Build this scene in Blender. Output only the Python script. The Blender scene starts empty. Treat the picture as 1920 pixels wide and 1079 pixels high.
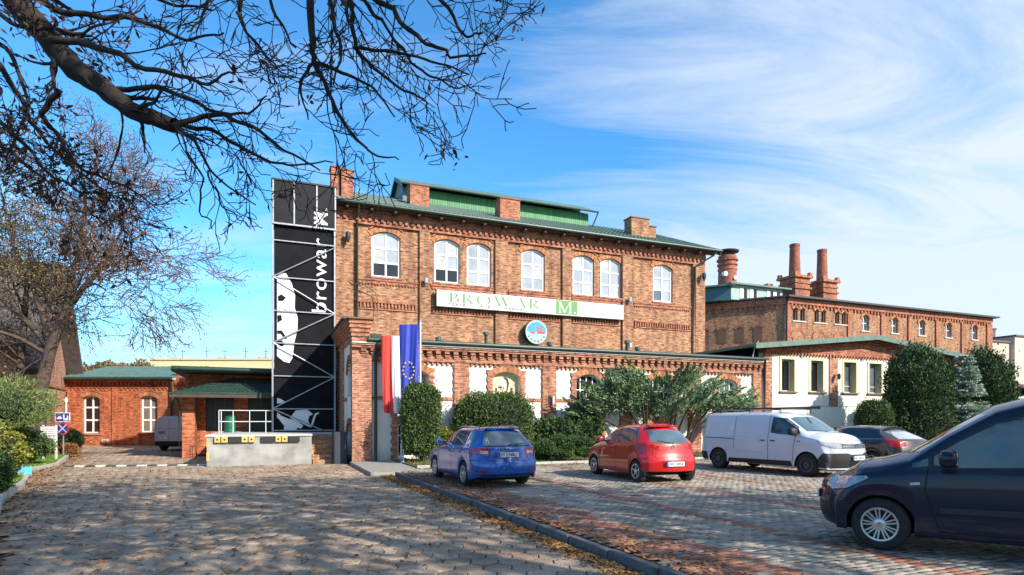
import bpy, math, random
import numpy as np
from mathutils import Vector, Matrix
from mathutils.bvhtree import BVHTree
from mathutils.geometry import delaunay_2d_cdt
random.seed(7); RNG = np.random.default_rng(7)
scene = bpy.context.scene
COL = scene.collection
R = math.radians
# ------------------------------------------------------------------ camera, sky, sun, exposure
FPX, EYE, HOR = 1120.0, 1.64, 787.0
cam_d = bpy.data.cameras.new('camera'); cam = bpy.data.objects.new('camera', cam_d); COL.objects.link(cam)
cam.location = (0, 0, EYE); cam.rotation_euler = (R(90), 0, 0)
cam_d.sensor_width = 36; cam_d.lens = FPX / 1920 * 36; cam_d.shift_y = (HOR - 539.5) / 1920
cam_d.clip_start = 0.05; cam_d.clip_end = 3000
scene.camera = cam
SUN = Vector((0.79, -0.61, 0)).normalized() * math.cos(R(31)) + Vector((0, 0, math.sin(R(31))))
world = bpy.data.worlds.new('World'); scene.world = world; world.use_nodes = True
sun_d = bpy.data.lights.new('sun', 'SUN'); sun_d.energy = 4.9; sun_d.angle = R(0.5); sun_d.color = (1, .93, .82)
sun = bpy.data.objects.new('sun', sun_d); COL.objects.link(sun)
sun.rotation_euler = SUN.to_track_quat('Z', 'Y').to_euler(); sun.location = (20, -10, 30)
scene.view_settings.view_transform = 'Standard'; scene.view_settings.look = 'None'
scene.view_settings.exposure = 0.55; scene.view_settings.gamma = 1
scene.view_settings.use_curve_mapping = False

def build_world():
    nt = world.node_tree; N = nt.nodes; L = nt.links; N.clear()
    out = N.new('ShaderNodeOutputWorld'); bg = N.new('ShaderNodeBackground'); L.new(bg.outputs[0], out.inputs[0])
    sky = N.new('ShaderNodeTexSky'); sky.sky_type = 'NISHITA'; sky.sun_disc = False
    sky.sun_elevation = R(31); sky.sun_rotation = math.atan2(SUN.x, SUN.y); sky.altitude = 200
    sky.air_density = 1.0; sky.dust_density = 0.3; sky.ozone_density = 3.0
    tint = N.new('ShaderNodeMixRGB'); tint.blend_type = 'MULTIPLY'; tint.inputs[0].default_value = 1
    L.new(sky.outputs[0], tint.inputs[1]); tint.inputs[2].default_value = (.50, 1.10, 1.38, 1)
    tc = N.new('ShaderNodeTexCoord'); sep = N.new('ShaderNodeSeparateXYZ'); L.new(tc.outputs['Generated'], sep.inputs[0])
    def m(op, a, b=None, c=None, clamp=False):
        n = N.new('ShaderNodeMath'); n.operation = op; n.use_clamp = clamp
        for i, v in enumerate((a, b, c)):
            if v is None: continue
            if isinstance(v, (int, float)): n.inputs[i].default_value = v
            else: L.new(v, n.inputs[i])
        return n.outputs[0]
    zc = m('ADD', m('MAXIMUM', sep.outputs[2], 0.0), 0.22)
    u = m('DIVIDE', sep.outputs[0], zc); v = m('DIVIDE', sep.outputs[1], zc)
    cb = N.new('ShaderNodeCombineXYZ'); L.new(u, cb.inputs[0]); L.new(v, cb.inputs[1])
    mp = N.new('ShaderNodeMapping'); mp.inputs['Rotation'].default_value = (0, 0, R(-28)); mp.inputs['Scale'].default_value = (.9, 2.6, 1)
    L.new(cb.outputs[0], mp.inputs[0])
    n1 = N.new('ShaderNodeTexNoise'); n1.inputs['Scale'].default_value = 1.1; n1.inputs['Detail'].default_value = 9; n1.inputs['Roughness'].default_value = .66; n1.inputs['Distortion'].default_value = .9
    L.new(mp.outputs[0], n1.inputs[0])
    n2 = N.new('ShaderNodeTexNoise'); n2.inputs['Scale'].default_value = .45; n2.inputs['Detail'].default_value = 4
    L.new(cb.outputs[0], n2.inputs[0])
    # more veil towards the right and towards the horizon, clear blue in between
    side = m('MULTIPLY', m('SUBTRACT', m('DIVIDE', sep.outputs[0], m('MAXIMUM', m('ABSOLUTE', sep.outputs[1]), .2)), .04), .62)
    side = m('MINIMUM', m('MAXIMUM', side, -.05), .34)
    low = m('MULTIPLY', m('SUBTRACT', .42, sep.outputs[2], clamp=True), .75)
    d = m('ADD', m('MULTIPLY', n1.outputs[0], 1.0), m('MULTIPLY', n2.outputs[0], .35))
    d = m('ADD', m('ADD', d, side), low)
    mask = m('MULTIPLY', m('SUBTRACT', d, .66), 2.1, clamp=True)
    mask = m('MULTIPLY', mask, .92)
    mix = N.new('ShaderNodeMixRGB'); L.new(mask, mix.inputs[0]); L.new(tint.outputs[0], mix.inputs[1]); mix.inputs[2].default_value = (3.9, 4.35, 4.95, 1)
    L.new(mix.outputs[0], bg.inputs[0]); bg.inputs[1].default_value = .15
build_world()

# ------------------------------------------------------------------ materials
def _lin(c): return tuple(x if len(c) == 4 and i == 3 else x for i, x in enumerate(c))
MATS = {}
def mat(name, col, rough=.8, var=.15, scale=6.0, bump=0.0, bscale=40.0, metal=0.0, coat=0.0, spec=.5, col2=None, island=0.0, objr=0.0, coords='Object', trans=0, grain=0, gscale=55.0):
    if name in MATS: return MATS[name]
    m = bpy.data.materials.new(name); m.use_nodes = True; N = m.node_tree.nodes; L = m.node_tree.links
    b = N['Principled BSDF']; b.inputs['Roughness'].default_value = rough; b.inputs['Metallic'].default_value = metal
    b.inputs['Specular IOR Level'].default_value = spec; b.inputs['Coat Weight'].default_value = coat; b.inputs['Coat Roughness'].default_value = .04
    tc = N.new('ShaderNodeTexCoord'); no = N.new('ShaderNodeTexNoise'); no.inputs['Scale'].default_value = scale; no.inputs['Detail'].default_value = 5
    L.new(tc.outputs[coords], no.inputs[0])
    fac = no.outputs[0]
    if island or objr:
        g = N.new('ShaderNodeNewGeometry'); oi = N.new('ShaderNodeObjectInfo')
        a = N.new('ShaderNodeMath'); a.operation = 'ADD'; L.new(g.outputs['Random Per Island'], a.inputs[0]); L.new(oi.outputs['Random'], a.inputs[1])
        fr = N.new('ShaderNodeMath'); fr.operation = 'FRACT'; L.new(a.outputs[0], fr.inputs[0])
        mx = N.new('ShaderNodeMath'); mx.operation = 'MULTIPLY_ADD'; L.new(fr.outputs[0], mx.inputs[0]); k = island or objr
        mx.inputs[1].default_value = k
        s2 = N.new('ShaderNodeMath'); s2.operation = 'MULTIPLY'; L.new(no.outputs[0], s2.inputs[0]); s2.inputs[1].default_value = 1 - k
        L.new(s2.outputs[0], mx.inputs[2]); fac = mx.outputs[0]
    ramp = N.new('ShaderNodeValToRGB'); L.new(fac, ramp.inputs[0])
    c1 = tuple(x * (1 - var) for x in col[:3]) + (1,); c2 = tuple(min(1, x * (1 + var)) for x in col[:3]) + (1,)
    if col2: c1, c2 = col[:3] + (1,), col2[:3] + (1,)
    ramp.color_ramp.elements[0].position = .28 if not island else .1; ramp.color_ramp.elements[1].position = .72 if not island else .9
    ramp.color_ramp.elements[0].color = c1; ramp.color_ramp.elements[1].color = c2
    L.new(ramp.outputs[0], b.inputs['Base Color'])
    if grain:
        gp = N.new('ShaderNodeNewGeometry'); g1 = N.new('ShaderNodeTexNoise'); g1.inputs['Scale'].default_value = gscale; g1.inputs['Detail'].default_value = 3; g1.inputs['Roughness'].default_value = .75; L.new(gp.outputs['Position'], g1.inputs[0])
        g2 = N.new('ShaderNodeTexNoise'); g2.inputs['Scale'].default_value = .7; g2.inputs['Detail'].default_value = 7; g2.inputs['Roughness'].default_value = .7; L.new(gp.outputs['Position'], g2.inputs[0])
        r1 = N.new('ShaderNodeMapRange'); L.new(g1.outputs[0], r1.inputs[0]); r1.inputs[1].default_value = .35; r1.inputs[2].default_value = .65; r1.inputs[3].default_value = 1 - grain; r1.inputs[4].default_value = 1 + grain * .7
        r2 = N.new('ShaderNodeMapRange'); L.new(g2.outputs[0], r2.inputs[0]); r2.inputs[1].default_value = .36; r2.inputs[2].default_value = .62; r2.inputs[3].default_value = .62; r2.inputs[4].default_value = 1.12
        ml = N.new('ShaderNodeMath'); ml.operation = 'MULTIPLY'; L.new(r1.outputs[0], ml.inputs[0]); L.new(r2.outputs[0], ml.inputs[1])
        vm = N.new('ShaderNodeVectorMath'); vm.operation = 'SCALE'; L.new(ramp.outputs[0], vm.inputs[0]); L.new(ml.outputs[0], vm.inputs['Scale']); L.new(vm.outputs[0], b.inputs['Base Color'])
    if bump:
        nb = N.new('ShaderNodeTexNoise'); nb.inputs['Scale'].default_value = bscale; nb.inputs['Detail'].default_value = 4; L.new(tc.outputs[coords], nb.inputs[0])
        bp = N.new('ShaderNodeBump'); bp.inputs['Strength'].default_value = bump; bp.inputs['Distance'].default_value = .02
        L.new(nb.outputs[0], bp.inputs['Height']); L.new(bp.outputs[0], b.inputs['Normal'])
    if trans: b.inputs['Transmission Weight'].default_value = trans
    MATS[name] = m
    return m

def brick_mat(name, c1, c2, mortar, bw=.26, bh=.077, off=.5, ms=.011, stain=.25):
    if name in MATS: return MATS[name]
    m = bpy.data.materials.new(name); m.use_nodes = True; N = m.node_tree.nodes; L = m.node_tree.links
    b = N['Principled BSDF']; b.inputs['Roughness'].default_value = .88; b.inputs['Specular IOR Level'].default_value = .25
    uv = N.new('ShaderNodeUVMap'); uv.uv_map = 'UVMap'
    br = N.new('ShaderNodeTexBrick'); br.inputs['Scale'].default_value = 1; br.inputs['Brick Width'].default_value = bw; br.inputs['Row Height'].default_value = bh
    br.inputs['Mortar Size'].default_value = ms; br.inputs['Mortar Smooth'].default_value = .2; br.inputs['Bias'].default_value = 0; br.offset = off
    br.inputs['Color1'].default_value = c1 + (1,); br.inputs['Color2'].default_value = c2 + (1,); br.inputs['Mortar'].default_value = mortar + (1,)
    L.new(uv.outputs[0], br.inputs[0])
    # single odd bricks: darker, paler, redder
    mp = N.new('ShaderNodeMapping'); mp.inputs['Scale'].default_value = (1 / bw, 1 / bh, 1); L.new(uv.outputs[0], mp.inputs[0])
    vo = N.new('ShaderNodeTexNoise'); vo.inputs['Scale'].default_value = .8; vo.inputs['Detail'].default_value = 2; vo.inputs['Roughness'].default_value = .8
    L.new(mp.outputs[0], vo.inputs[0])
    rp = N.new('ShaderNodeValToRGB'); L.new(vo.outputs[0], rp.inputs[0]); e = rp.color_ramp.elements
    e[0].position = .33; e[0].color = (.30, .29, .34, 1); e[1].position = .66; e[1].color = (1.55, 1.5, 1.35, 1)
    q = rp.color_ramp.elements.new(.5); q.color = (1, 1, 1, 1)
    mu = N.new('ShaderNodeMixRGB'); mu.blend_type = 'MULTIPLY'; mu.inputs[0].default_value = .9; L.new(br.outputs[0], mu.inputs[1]); L.new(rp.outputs[0], mu.inputs[2])
    ns = N.new('ShaderNodeTexNoise'); ns.inputs['Scale'].default_value = .55; ns.inputs['Detail'].default_value = 6; ns.inputs['Roughness'].default_value = .65; L.new(uv.outputs[0], ns.inputs[0])
    r2 = N.new('ShaderNodeValToRGB'); L.new(ns.outputs[0], r2.inputs[0]); r2.color_ramp.elements[0].position = .35; r2.color_ramp.elements[0].color = (1 - stain, 1 - stain, 1 - stain * .9, 1)
    r2.color_ramp.elements[1].position = .65; r2.color_ramp.elements[1].color = (1.08, 1.07, 1.05, 1)
    m2 = N.new('ShaderNodeMixRGB'); m2.blend_type = 'MULTIPLY'; m2.inputs[0].default_value = 1; L.new(mu.outputs[0], m2.inputs[1]); L.new(r2.outputs[0], m2.inputs[2])
    sm = N.new('ShaderNodeMapping'); sm.inputs['Scale'].default_value = (2.6, .28, 1); L.new(uv.outputs[0], sm.inputs[0])
    sn = N.new('ShaderNodeTexNoise'); sn.inputs['Scale'].default_value = 1; sn.inputs['Detail'].default_value = 5; L.new(sm.outputs[0], sn.inputs[0])
    sr = N.new('ShaderNodeValToRGB'); L.new(sn.outputs[0], sr.inputs[0]); sr.color_ramp.elements[0].position = .36; sr.color_ramp.elements[0].color = (.62, .60, .60, 1); sr.color_ramp.elements[1].position = .52; sr.color_ramp.elements[1].color = (1, 1, 1, 1)
    m3 = N.new('ShaderNodeMixRGB'); m3.blend_type = 'MULTIPLY'; m3.inputs[0].default_value = .75; L.new(m2.outputs[0], m3.inputs[1]); L.new(sr.outputs[0], m3.inputs[2])
    L.new(m3.outputs[0], b.inputs['Base Color'])
    bp = N.new('ShaderNodeBump'); bp.inputs['Strength'].default_value = .5; bp.inputs['Distance'].default_value = .01; bp.invert = True
    L.new(br.outputs['Fac'], bp.inputs['Height']); L.new(bp.outputs[0], b.inputs['Normal'])
    MATS[name] = m
    return m

BR_MAIN = brick_mat('brick_main', (.36, .135, .065), (.53, .27, .13), (.33, .26, .2))
BR_RED = brick_mat('brick_annex', (.43, .13, .065), (.56, .235, .12), (.42, .34, .27))
BR_WING = brick_mat('brick_wing', (.50, .105, .04), (.60, .17, .06), (.34, .22, .15))
BR_FAR = brick_mat('brick_far', (.34, .13, .065), (.52, .27, .13), (.30, .24, .18))
BR_PINK = brick_mat('brick_gable', (.52, .22, .13), (.62, .32, .2), (.45, .35, .28))
BR_ARCH = brick_mat('brick_arch', (.50, .18, .075), (.58, .24, .1), (.36, .26, .18), bw=.082, bh=.4, off=0)
BR_ARCH_D = brick_mat('brick_arch_dark', (.40, .12, .05), (.50, .17, .07), (.24, .17, .12), bw=.082, bh=.4, off=0)
BR_TRIM = brick_mat('brick_trim', (.44, .13, .065), (.52, .18, .09), (.33, .24, .19))
WHITE_PL = mat('white_plaster', (.80, .77, .70), .85, .06, 1.5, bump=.15, bscale=60)
CREAM_PL = mat('cream_plaster', (.80, .76, .66), .85, .05, 1.2, bump=.1, bscale=60)
ROOF_G = mat('green_roof', (.11, .185, .145), .5, .25, 3.0, bump=.1, bscale=15)
def grime(m, z0=.1, z1=.9, amt=.75):
    """splash dirt and rain streaks on plaster"""
    N = m.node_tree.nodes; L = m.node_tree.links; b = N['Principled BSDF']; src = b.inputs['Base Color'].links[0].from_socket
    tc = N.new('ShaderNodeTexCoord'); sp = N.new('ShaderNodeSeparateXYZ'); L.new(tc.outputs['Object'], sp.inputs[0])
    n1 = N.new('ShaderNodeTexNoise'); n1.inputs['Scale'].default_value = 2.2; n1.inputs['Detail'].default_value = 8; L.new(tc.outputs['Object'], n1.inputs[0])
    mr = N.new('ShaderNodeMapRange'); L.new(sp.outputs[2], mr.inputs[0]); mr.inputs[1].default_value = z1; mr.inputs[2].default_value = z0; mr.inputs[3].default_value = 0; mr.inputs[4].default_value = 1
    a = N.new('ShaderNodeMath'); a.operation = 'MULTIPLY'; L.new(mr.outputs[0], a.inputs[0]); L.new(n1.outputs[0], a.inputs[1])
    mp = N.new('ShaderNodeMapping'); mp.inputs['Scale'].default_value = (3.5, 3.5, .25); L.new(tc.outputs['Object'], mp.inputs[0]); n2 = N.new('ShaderNodeTexNoise'); n2.inputs['Scale'].default_value = 1; n2.inputs['Detail'].default_value = 5; L.new(mp.outputs[0], n2.inputs[0])
    s2 = N.new('ShaderNodeMapRange'); L.new(n2.outputs[0], s2.inputs[0]); s2.inputs[1].default_value = .54; s2.inputs[2].default_value = .8; s2.inputs[4].default_value = .45
    ad = N.new('ShaderNodeMath'); ad.operation = 'ADD'; ad.use_clamp = True; L.new(a.outputs[0], ad.inputs[0]); L.new(s2.outputs[0], ad.inputs[1])
    am = N.new('ShaderNodeMath'); am.operation = 'MULTIPLY'; L.new(ad.outputs[0], am.inputs[0]); am.inputs[1].default_value = amt
    mx = N.new('ShaderNodeMixRGB'); L.new(am.outputs[0], mx.inputs[0]); L.new(src, mx.inputs[1]); mx.inputs[2].default_value = (.30, .27, .21, 1); L.new(mx.outputs[0], b.inputs['Base Color'])
grime(WHITE_PL); grime(CREAM_PL, .0, 1.0, .5); grime(YELLOW_PL if 'YELLOW_PL' in globals() else WHITE_PL, 0, .01, .0) if False else None
GREEN_D = mat('green_sheet_dark', (.02, .05, .036), .45, .3, 3.0)
CLAD = mat('green_cladding', (.06, .22, .09), .6, .35, 5.0, col2=(.10, .30, .13), island=.7)
FRAME_W = mat('window_white', (.80, .80, .80), .45, .04, 4)
GLASS_UP = mat('window_glass_sky_sheen', (.26, .30, .35), .06, .35, .8, spec=.8, col2=(.48, .51, .55))  # pale cloudy tint paints sky reflection and curtains into the pane
GLASS_DK = mat('window_glass_dark', (.012, .014, .018), .06, .4, 1.2, spec=.9)
GLASS_MID = mat('window_glass_mid', (.10, .12, .13), .06, .35, 1.2, spec=.9)
GLASS_UP2 = mat('window_glass_curtain', (.46, .47, .46), .12, .18, 5, spec=.6)
GLASS_UP3 = mat('window_glass_grey', (.10, .13, .16), .05, .45, 1.2, spec=.9)
DARK = mat('dark_void', (.012, .012, .013), .8, .2)
BLACK_M = mat('black_metal', (.02, .02, .022), .4, .2, spec=.5)
STEEL = mat('galvanised_steel', (.36, .37, .39), .45, .2, 8, metal=.5)
CONC = mat('concrete', (.33, .32, .30), .9, .3, 2.2, bump=.4, bscale=30)
CONC_L = mat('pale_concrete', (.52, .50, .45), .9, .15, 3, bump=.3, bscale=30)
ASPH = mat('asphalt', (.16, .15, .14), .9, .2, 4, bump=.3, bscale=80)
SOIL = mat('joint_soil', (.075, .06, .042), .95, .4, 3)
GRASSM = mat('grass_base', (.05, .075, .022), .95, .4, 3)
YELLOW_PL = mat('yellow_plaster', (.78, .60, .32), .85, .05, 1)
BEIGE_PL = mat('beige_plaster', (.50, .44, .34), .85, .12, 1)
WOOD_D = mat('dark_wood', (.07, .045, .03), .7, .3, 5)
BARK = mat('bark', (.035, .026, .02), .95, .45, 9, bump=.6, bscale=25)
BARK_L = mat('bark_light', (.085, .06, .045), .95, .45, 6, bump=.6, bscale=15)
TWIG = mat('twig_bark', (.026, .017, .012), .9, .4, 6)

# ------------------------------------------------------------------ mesh helpers
class MB:
    def __init__(s): s.v = []; s.f = []; s.uv = {}; s.m = {}; s.cur = 0
    def face(s, pts, uv=None):
        i = len(s.v); s.v += [tuple(p) for p in pts]; s.f.append(tuple(range(i, i + len(pts))))
        if uv: s.uv[len(s.f) - 1] = uv
        s.m[len(s.f) - 1] = s.cur
    def box(s, x0, x1, y0, y1, z0, z1):
        i = len(s.v)
        s.v += [(x0, y0, z0), (x1, y0, z0), (x1, y1, z0), (x0, y1, z0), (x0, y0, z1), (x1, y0, z1), (x1, y1, z1), (x0, y1, z1)]
        for q in ((0, 1, 5, 4), (1, 2, 6, 5), (2, 3, 7, 6), (3, 0, 4, 7), (4, 5, 6, 7), (3, 2, 1, 0)):
            s.f.append(tuple(i + k for k in q)); s.m[len(s.f) - 1] = s.cur
        return s
    def cbox(s, c, dims, rot=None):
        i = len(s.v); M = rot or Matrix.Identity(3); c = Vector(c)
        for dz in (-1, 1):
            for dx, dy in ((-1, -1), (1, -1), (1, 1), (-1, 1)):
                s.v.append(tuple(c + M @ Vector((dx * dims[0] / 2, dy * dims[1] / 2, dz * dims[2] / 2))))
        for q in ((0, 1, 5, 4), (1, 2, 6, 5), (2, 3, 7, 6), (3, 0, 4, 7), (4, 5, 6, 7), (3, 2, 1, 0)):
            s.f.append(tuple(i + k for k in q)); s.m[len(s.f) - 1] = s.cur
        return s
    def prism(s, poly, a, b, axis='y', uvs=None):
        """poly in the plane across 'axis' (x,z for y; y,z for x; x,y for z), extruded a..b"""
        def P(p, c): return (p[0], c, p[1]) if axis == 'y' else ((c, p[0], p[1]) if axis == 'x' else (p[0], p[1], c))
        area = sum(poly[k][0] * poly[(k + 1) % len(poly)][1] - poly[(k + 1) % len(poly)][0] * poly[k][1] for k in range(len(poly)))
        if area < 0: poly = poly[::-1]; uvs = uvs[::-1] if uvs else None
        n = len(poly); i = len(s.v); s.v += [P(p, a) for p in poly] + [P(p, b) for p in poly]
        A = tuple(i + k for k in range(n)); B = tuple(i + n + k for k in range(n))[::-1]
        flip = axis in ('x', 'z')
        s.f.append(A[::-1] if flip else A); s.m[len(s.f) - 1] = s.cur
        if uvs: s.uv[len(s.f) - 1] = uvs[::-1] if flip else uvs
        s.f.append(B[::-1] if flip else B); s.m[len(s.f) - 1] = s.cur
        for k in range(n):
            k2 = (k + 1) % n; q = (i + k, i + n + k, i + n + k2, i + k2)
            s.f.append(q[::-1] if flip else q); s.m[len(s.f) - 1] = s.cur
        return s
    def cyl(s, p0, p1, r0, r1=None, n=12, caps=True):
        r1 = r0 if r1 is None else r1; p0 = Vector(p0); p1 = Vector(p1); ax = (p1 - p0).normalized()
        u = ax.orthogonal().normalized(); w = ax.cross(u); i = len(s.v)
        for p, r in ((p0, r0), (p1, r1)):
            for k in range(n):
                a = 2 * math.pi * k / n; s.v.append(tuple(p + (u * math.cos(a) + w * math.sin(a)) * r))
        for k in range(n):
            k2 = (k + 1) % n; s.f.append((i + k, i + k2, i + n + k2, i + n + k)); s.m[len(s.f) - 1] = s.cur
        if caps:
            s.f.append(tuple(i + k for k in range(n))[::-1]); s.m[len(s.f) - 1] = s.cur
            s.f.append(tuple(i + n + k for k in range(n))); s.m[len(s.f) - 1] = s.cur
        return s
    def lathe(s, c, prof, n=20, axis='z'):
        i = len(s.v); c = Vector(c)
        for r, h in prof:
            for k in range(n):
                a = 2 * math.pi * k / n; x, y = r * math.cos(a), r * math.sin(a)
                s.v.append(tuple(c + (Vector((x, y, h)) if axis == 'z' else Vector((x, h, y)))))
        for j in range(len(prof) - 1):
            for k in range(n):
                k2 = (k + 1) % n; q = (i + j * n + k, i + j * n + k2, i + (j + 1) * n + k2, i + (j + 1) * n + k)
                s.f.append(q if axis == 'z' else q[::-1]); s.m[len(s.f) - 1] = s.cur
        return s
    def build(s, name, m, parent=None, smooth=False, label=None, kind=None, bevel=0, angle=35):
        me = bpy.data.meshes.new(name); me.from_pydata(s.v, [], s.f)
        ms = m if isinstance(m, (list, tuple)) else [m]
        for q in ms: me.materials.append(q)
        if len(ms) > 1: me.polygons.foreach_set('material_index', [s.m[k] for k in range(len(s.f))])
        uvl = me.uv_layers.new(name='UVMap'); V = s.v; data = []
        for p in me.polygons:
            if p.index in s.uv: data += [c for q in s.uv[p.index] for c in q]; continue
            n = p.normal; ax = abs(n.x), abs(n.y), abs(n.z)
            for vi in p.vertices:
                x, y, z = V[vi]
                data += [x, y] if ax[2] > .75 else ([x, z] if ax[1] >= ax[0] else [y, z])
        uvl.data.foreach_set('uv', data)
        if smooth:
            me.polygons.foreach_set('use_smooth', [True] * len(me.polygons)); me.set_sharp_from_angle(angle=R(angle))
        me.update()
        return link(name, me, parent, label, kind, bevel)

def link(name, me, parent=None, label=None, kind=None, bevel=0):
    o = bpy.data.objects.new(name, me); COL.objects.link(o)
    if parent: o.parent = parent
    if label: o['label'] = label
    if kind: o['kind'] = kind
    if bevel:
        b = o.modifiers.new('bevel', 'BEVEL'); b.width = bevel; b.segments = 2; b.limit_method = 'ANGLE'
    return o

def tag(o, label=None, cat=None, group=None, kind=None):
    if label: o['label'] = label
    if cat: o['category'] = cat
    if group: o['group'] = group
    if kind: o['kind'] = kind
    return o

def thing(name, label, cat, loc=(0, 0, 0), rz=0, group=None):
    o = bpy.data.objects.new(name, None); COL.objects.link(o); o.location = loc; o.rotation_euler = (0, 0, rz)
    return tag(o, label, cat, group)

KIDS = {}
def children(o): return [c for c in bpy.data.objects if c.parent == o]
def copy_tree(o, parent=None, kids=None):
    if kids is None:
        kids = {}
        for c in bpy.data.objects:
            if c.parent: kids.setdefault(c.parent.name, []).append(c)
    c = o.copy(); COL.objects.link(c); c.parent = parent
    for ch in kids.get(o.name, []): copy_tree(ch, c, kids)
    return c

def mesh_np(name, V, F, m, parent=None, kind=None, smooth=False, label=None, mi=None):
    me = bpy.data.meshes.new(name); V = np.asarray(V, np.float32); F = np.asarray(F, np.int32)
    me.vertices.add(len(V)); me.vertices.foreach_set('co', V.ravel()); k = F.shape[1]
    me.loops.add(F.size); me.loops.foreach_set('vertex_index', F.ravel()); me.polygons.add(len(F))
    me.polygons.foreach_set('loop_start', np.arange(0, F.size, k, dtype=np.int32))
    ms = m if isinstance(m, (list, tuple)) else [m]
    for q in ms: me.materials.append(q)
    if mi is not None: me.polygons.foreach_set('material_index', np.asarray(mi, np.int32))
    if smooth: me.polygons.foreach_set('use_smooth', np.ones(len(F), bool))
    me.update(calc_edges=True); me.validate()
    return link(name, me, parent, label, kind)

def at(px, py, Y):
    """the point at depth Y metres on the sight line through the photograph's pixel (px, py)"""
    return Vector(((px - 960) / FPX * Y, Y, EYE + (HOR - py) / FPX * Y))
def ground_at(px, py, z=0.0):
    Y = (EYE - z) * FPX / (py - HOR); return Vector(((px - 960) / FPX * Y, Y, z))

# the street frame of the brewery: t runs along its front, s runs away from the camera
P0 = Vector((-6.14, 23.0, 0)); ANG = math.atan2(.3786, .9256)
DV = Vector((math.cos(ANG), math.sin(ANG), 0)); NV = Vector((-DV.y, DV.x, 0))
def W(t, s, z=0.0): return P0 + DV * t + NV * s + Vector((0, 0, z))

def arc_pts(a, b, zs, rise, n=10):
    """points of a segmental arch from (a,zs) to (b,zs) rising by 'rise'"""
    if rise <= 0: return [(a, zs), (b, zs)]
    h = (b - a) / 2; rad = (h * h + rise * rise) / (2 * rise); c = zs + rise - rad; th = math.asin(min(1, h / rad))
    return [((a + b) / 2 + rad * math.sin(-th + 2 * th * k / n), c + rad * math.cos(-th + 2 * th * k / n)) for k in range(n + 1)]

def wall_open(mb, x0, x1, z0, z1, y0, y1, cols):
    """solid wall x0..x1, z0..z1, thickness y0..y1 with openings; cols = [(a,b,[(zb,zt,rise),...]),...], zt the crown height"""
    cols = sorted(cols); x = x0
    for a, b, ops in cols:
        if a > x: mb.box(x, a, y0, y1, z0, z1)
        bottom = [(a, z0), (b, z0)]
        for zb, zt, rise in sorted(ops):
            mb.prism(bottom + [(b, zb), (a, zb)], y0, y1) if zb > max(p[1] for p in bottom) + 1e-4 else None
            bottom = arc_pts(a, b, zt - rise, rise)
        mb.prism(bottom + [(b, z1), (a, z1)], y0, y1)
        x = b
    if x < x1: mb.box(x, x1, y0, y1, z0, z1)

def arch_band(mb, a, b, zs, rise, thick, y0, y1, n=12, legs=0.0):
    """a band of brick-on-end over an arch"""
    h = (b - a) / 2; rad = (h * h + rise * rise) / (2 * rise); c = zs + rise - rad; th = math.asin(min(1, h / rad)); mx = (a + b) / 2
    for k in range(n):
        t0, t1 = -th + 2 * th * k / n, -th + 2 * th * (k + 1) / n
        q = [(mx + rad * math.sin(t0), c + rad * math.cos(t0)), (mx + rad * math.sin(t1), c + rad * math.cos(t1)),
             (mx + (rad + thick) * math.sin(t1), c + (rad + thick) * math.cos(t1)), (mx + (rad + thick) * math.sin(t0), c + (rad + thick) * math.cos(t0))]
        mb.prism(q, y0, y1, uvs=[(t0 * rad, .02), (t1 * rad, .02), (t1 * rad, .02 + thick), (t0 * rad, .02 + thick)])

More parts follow.
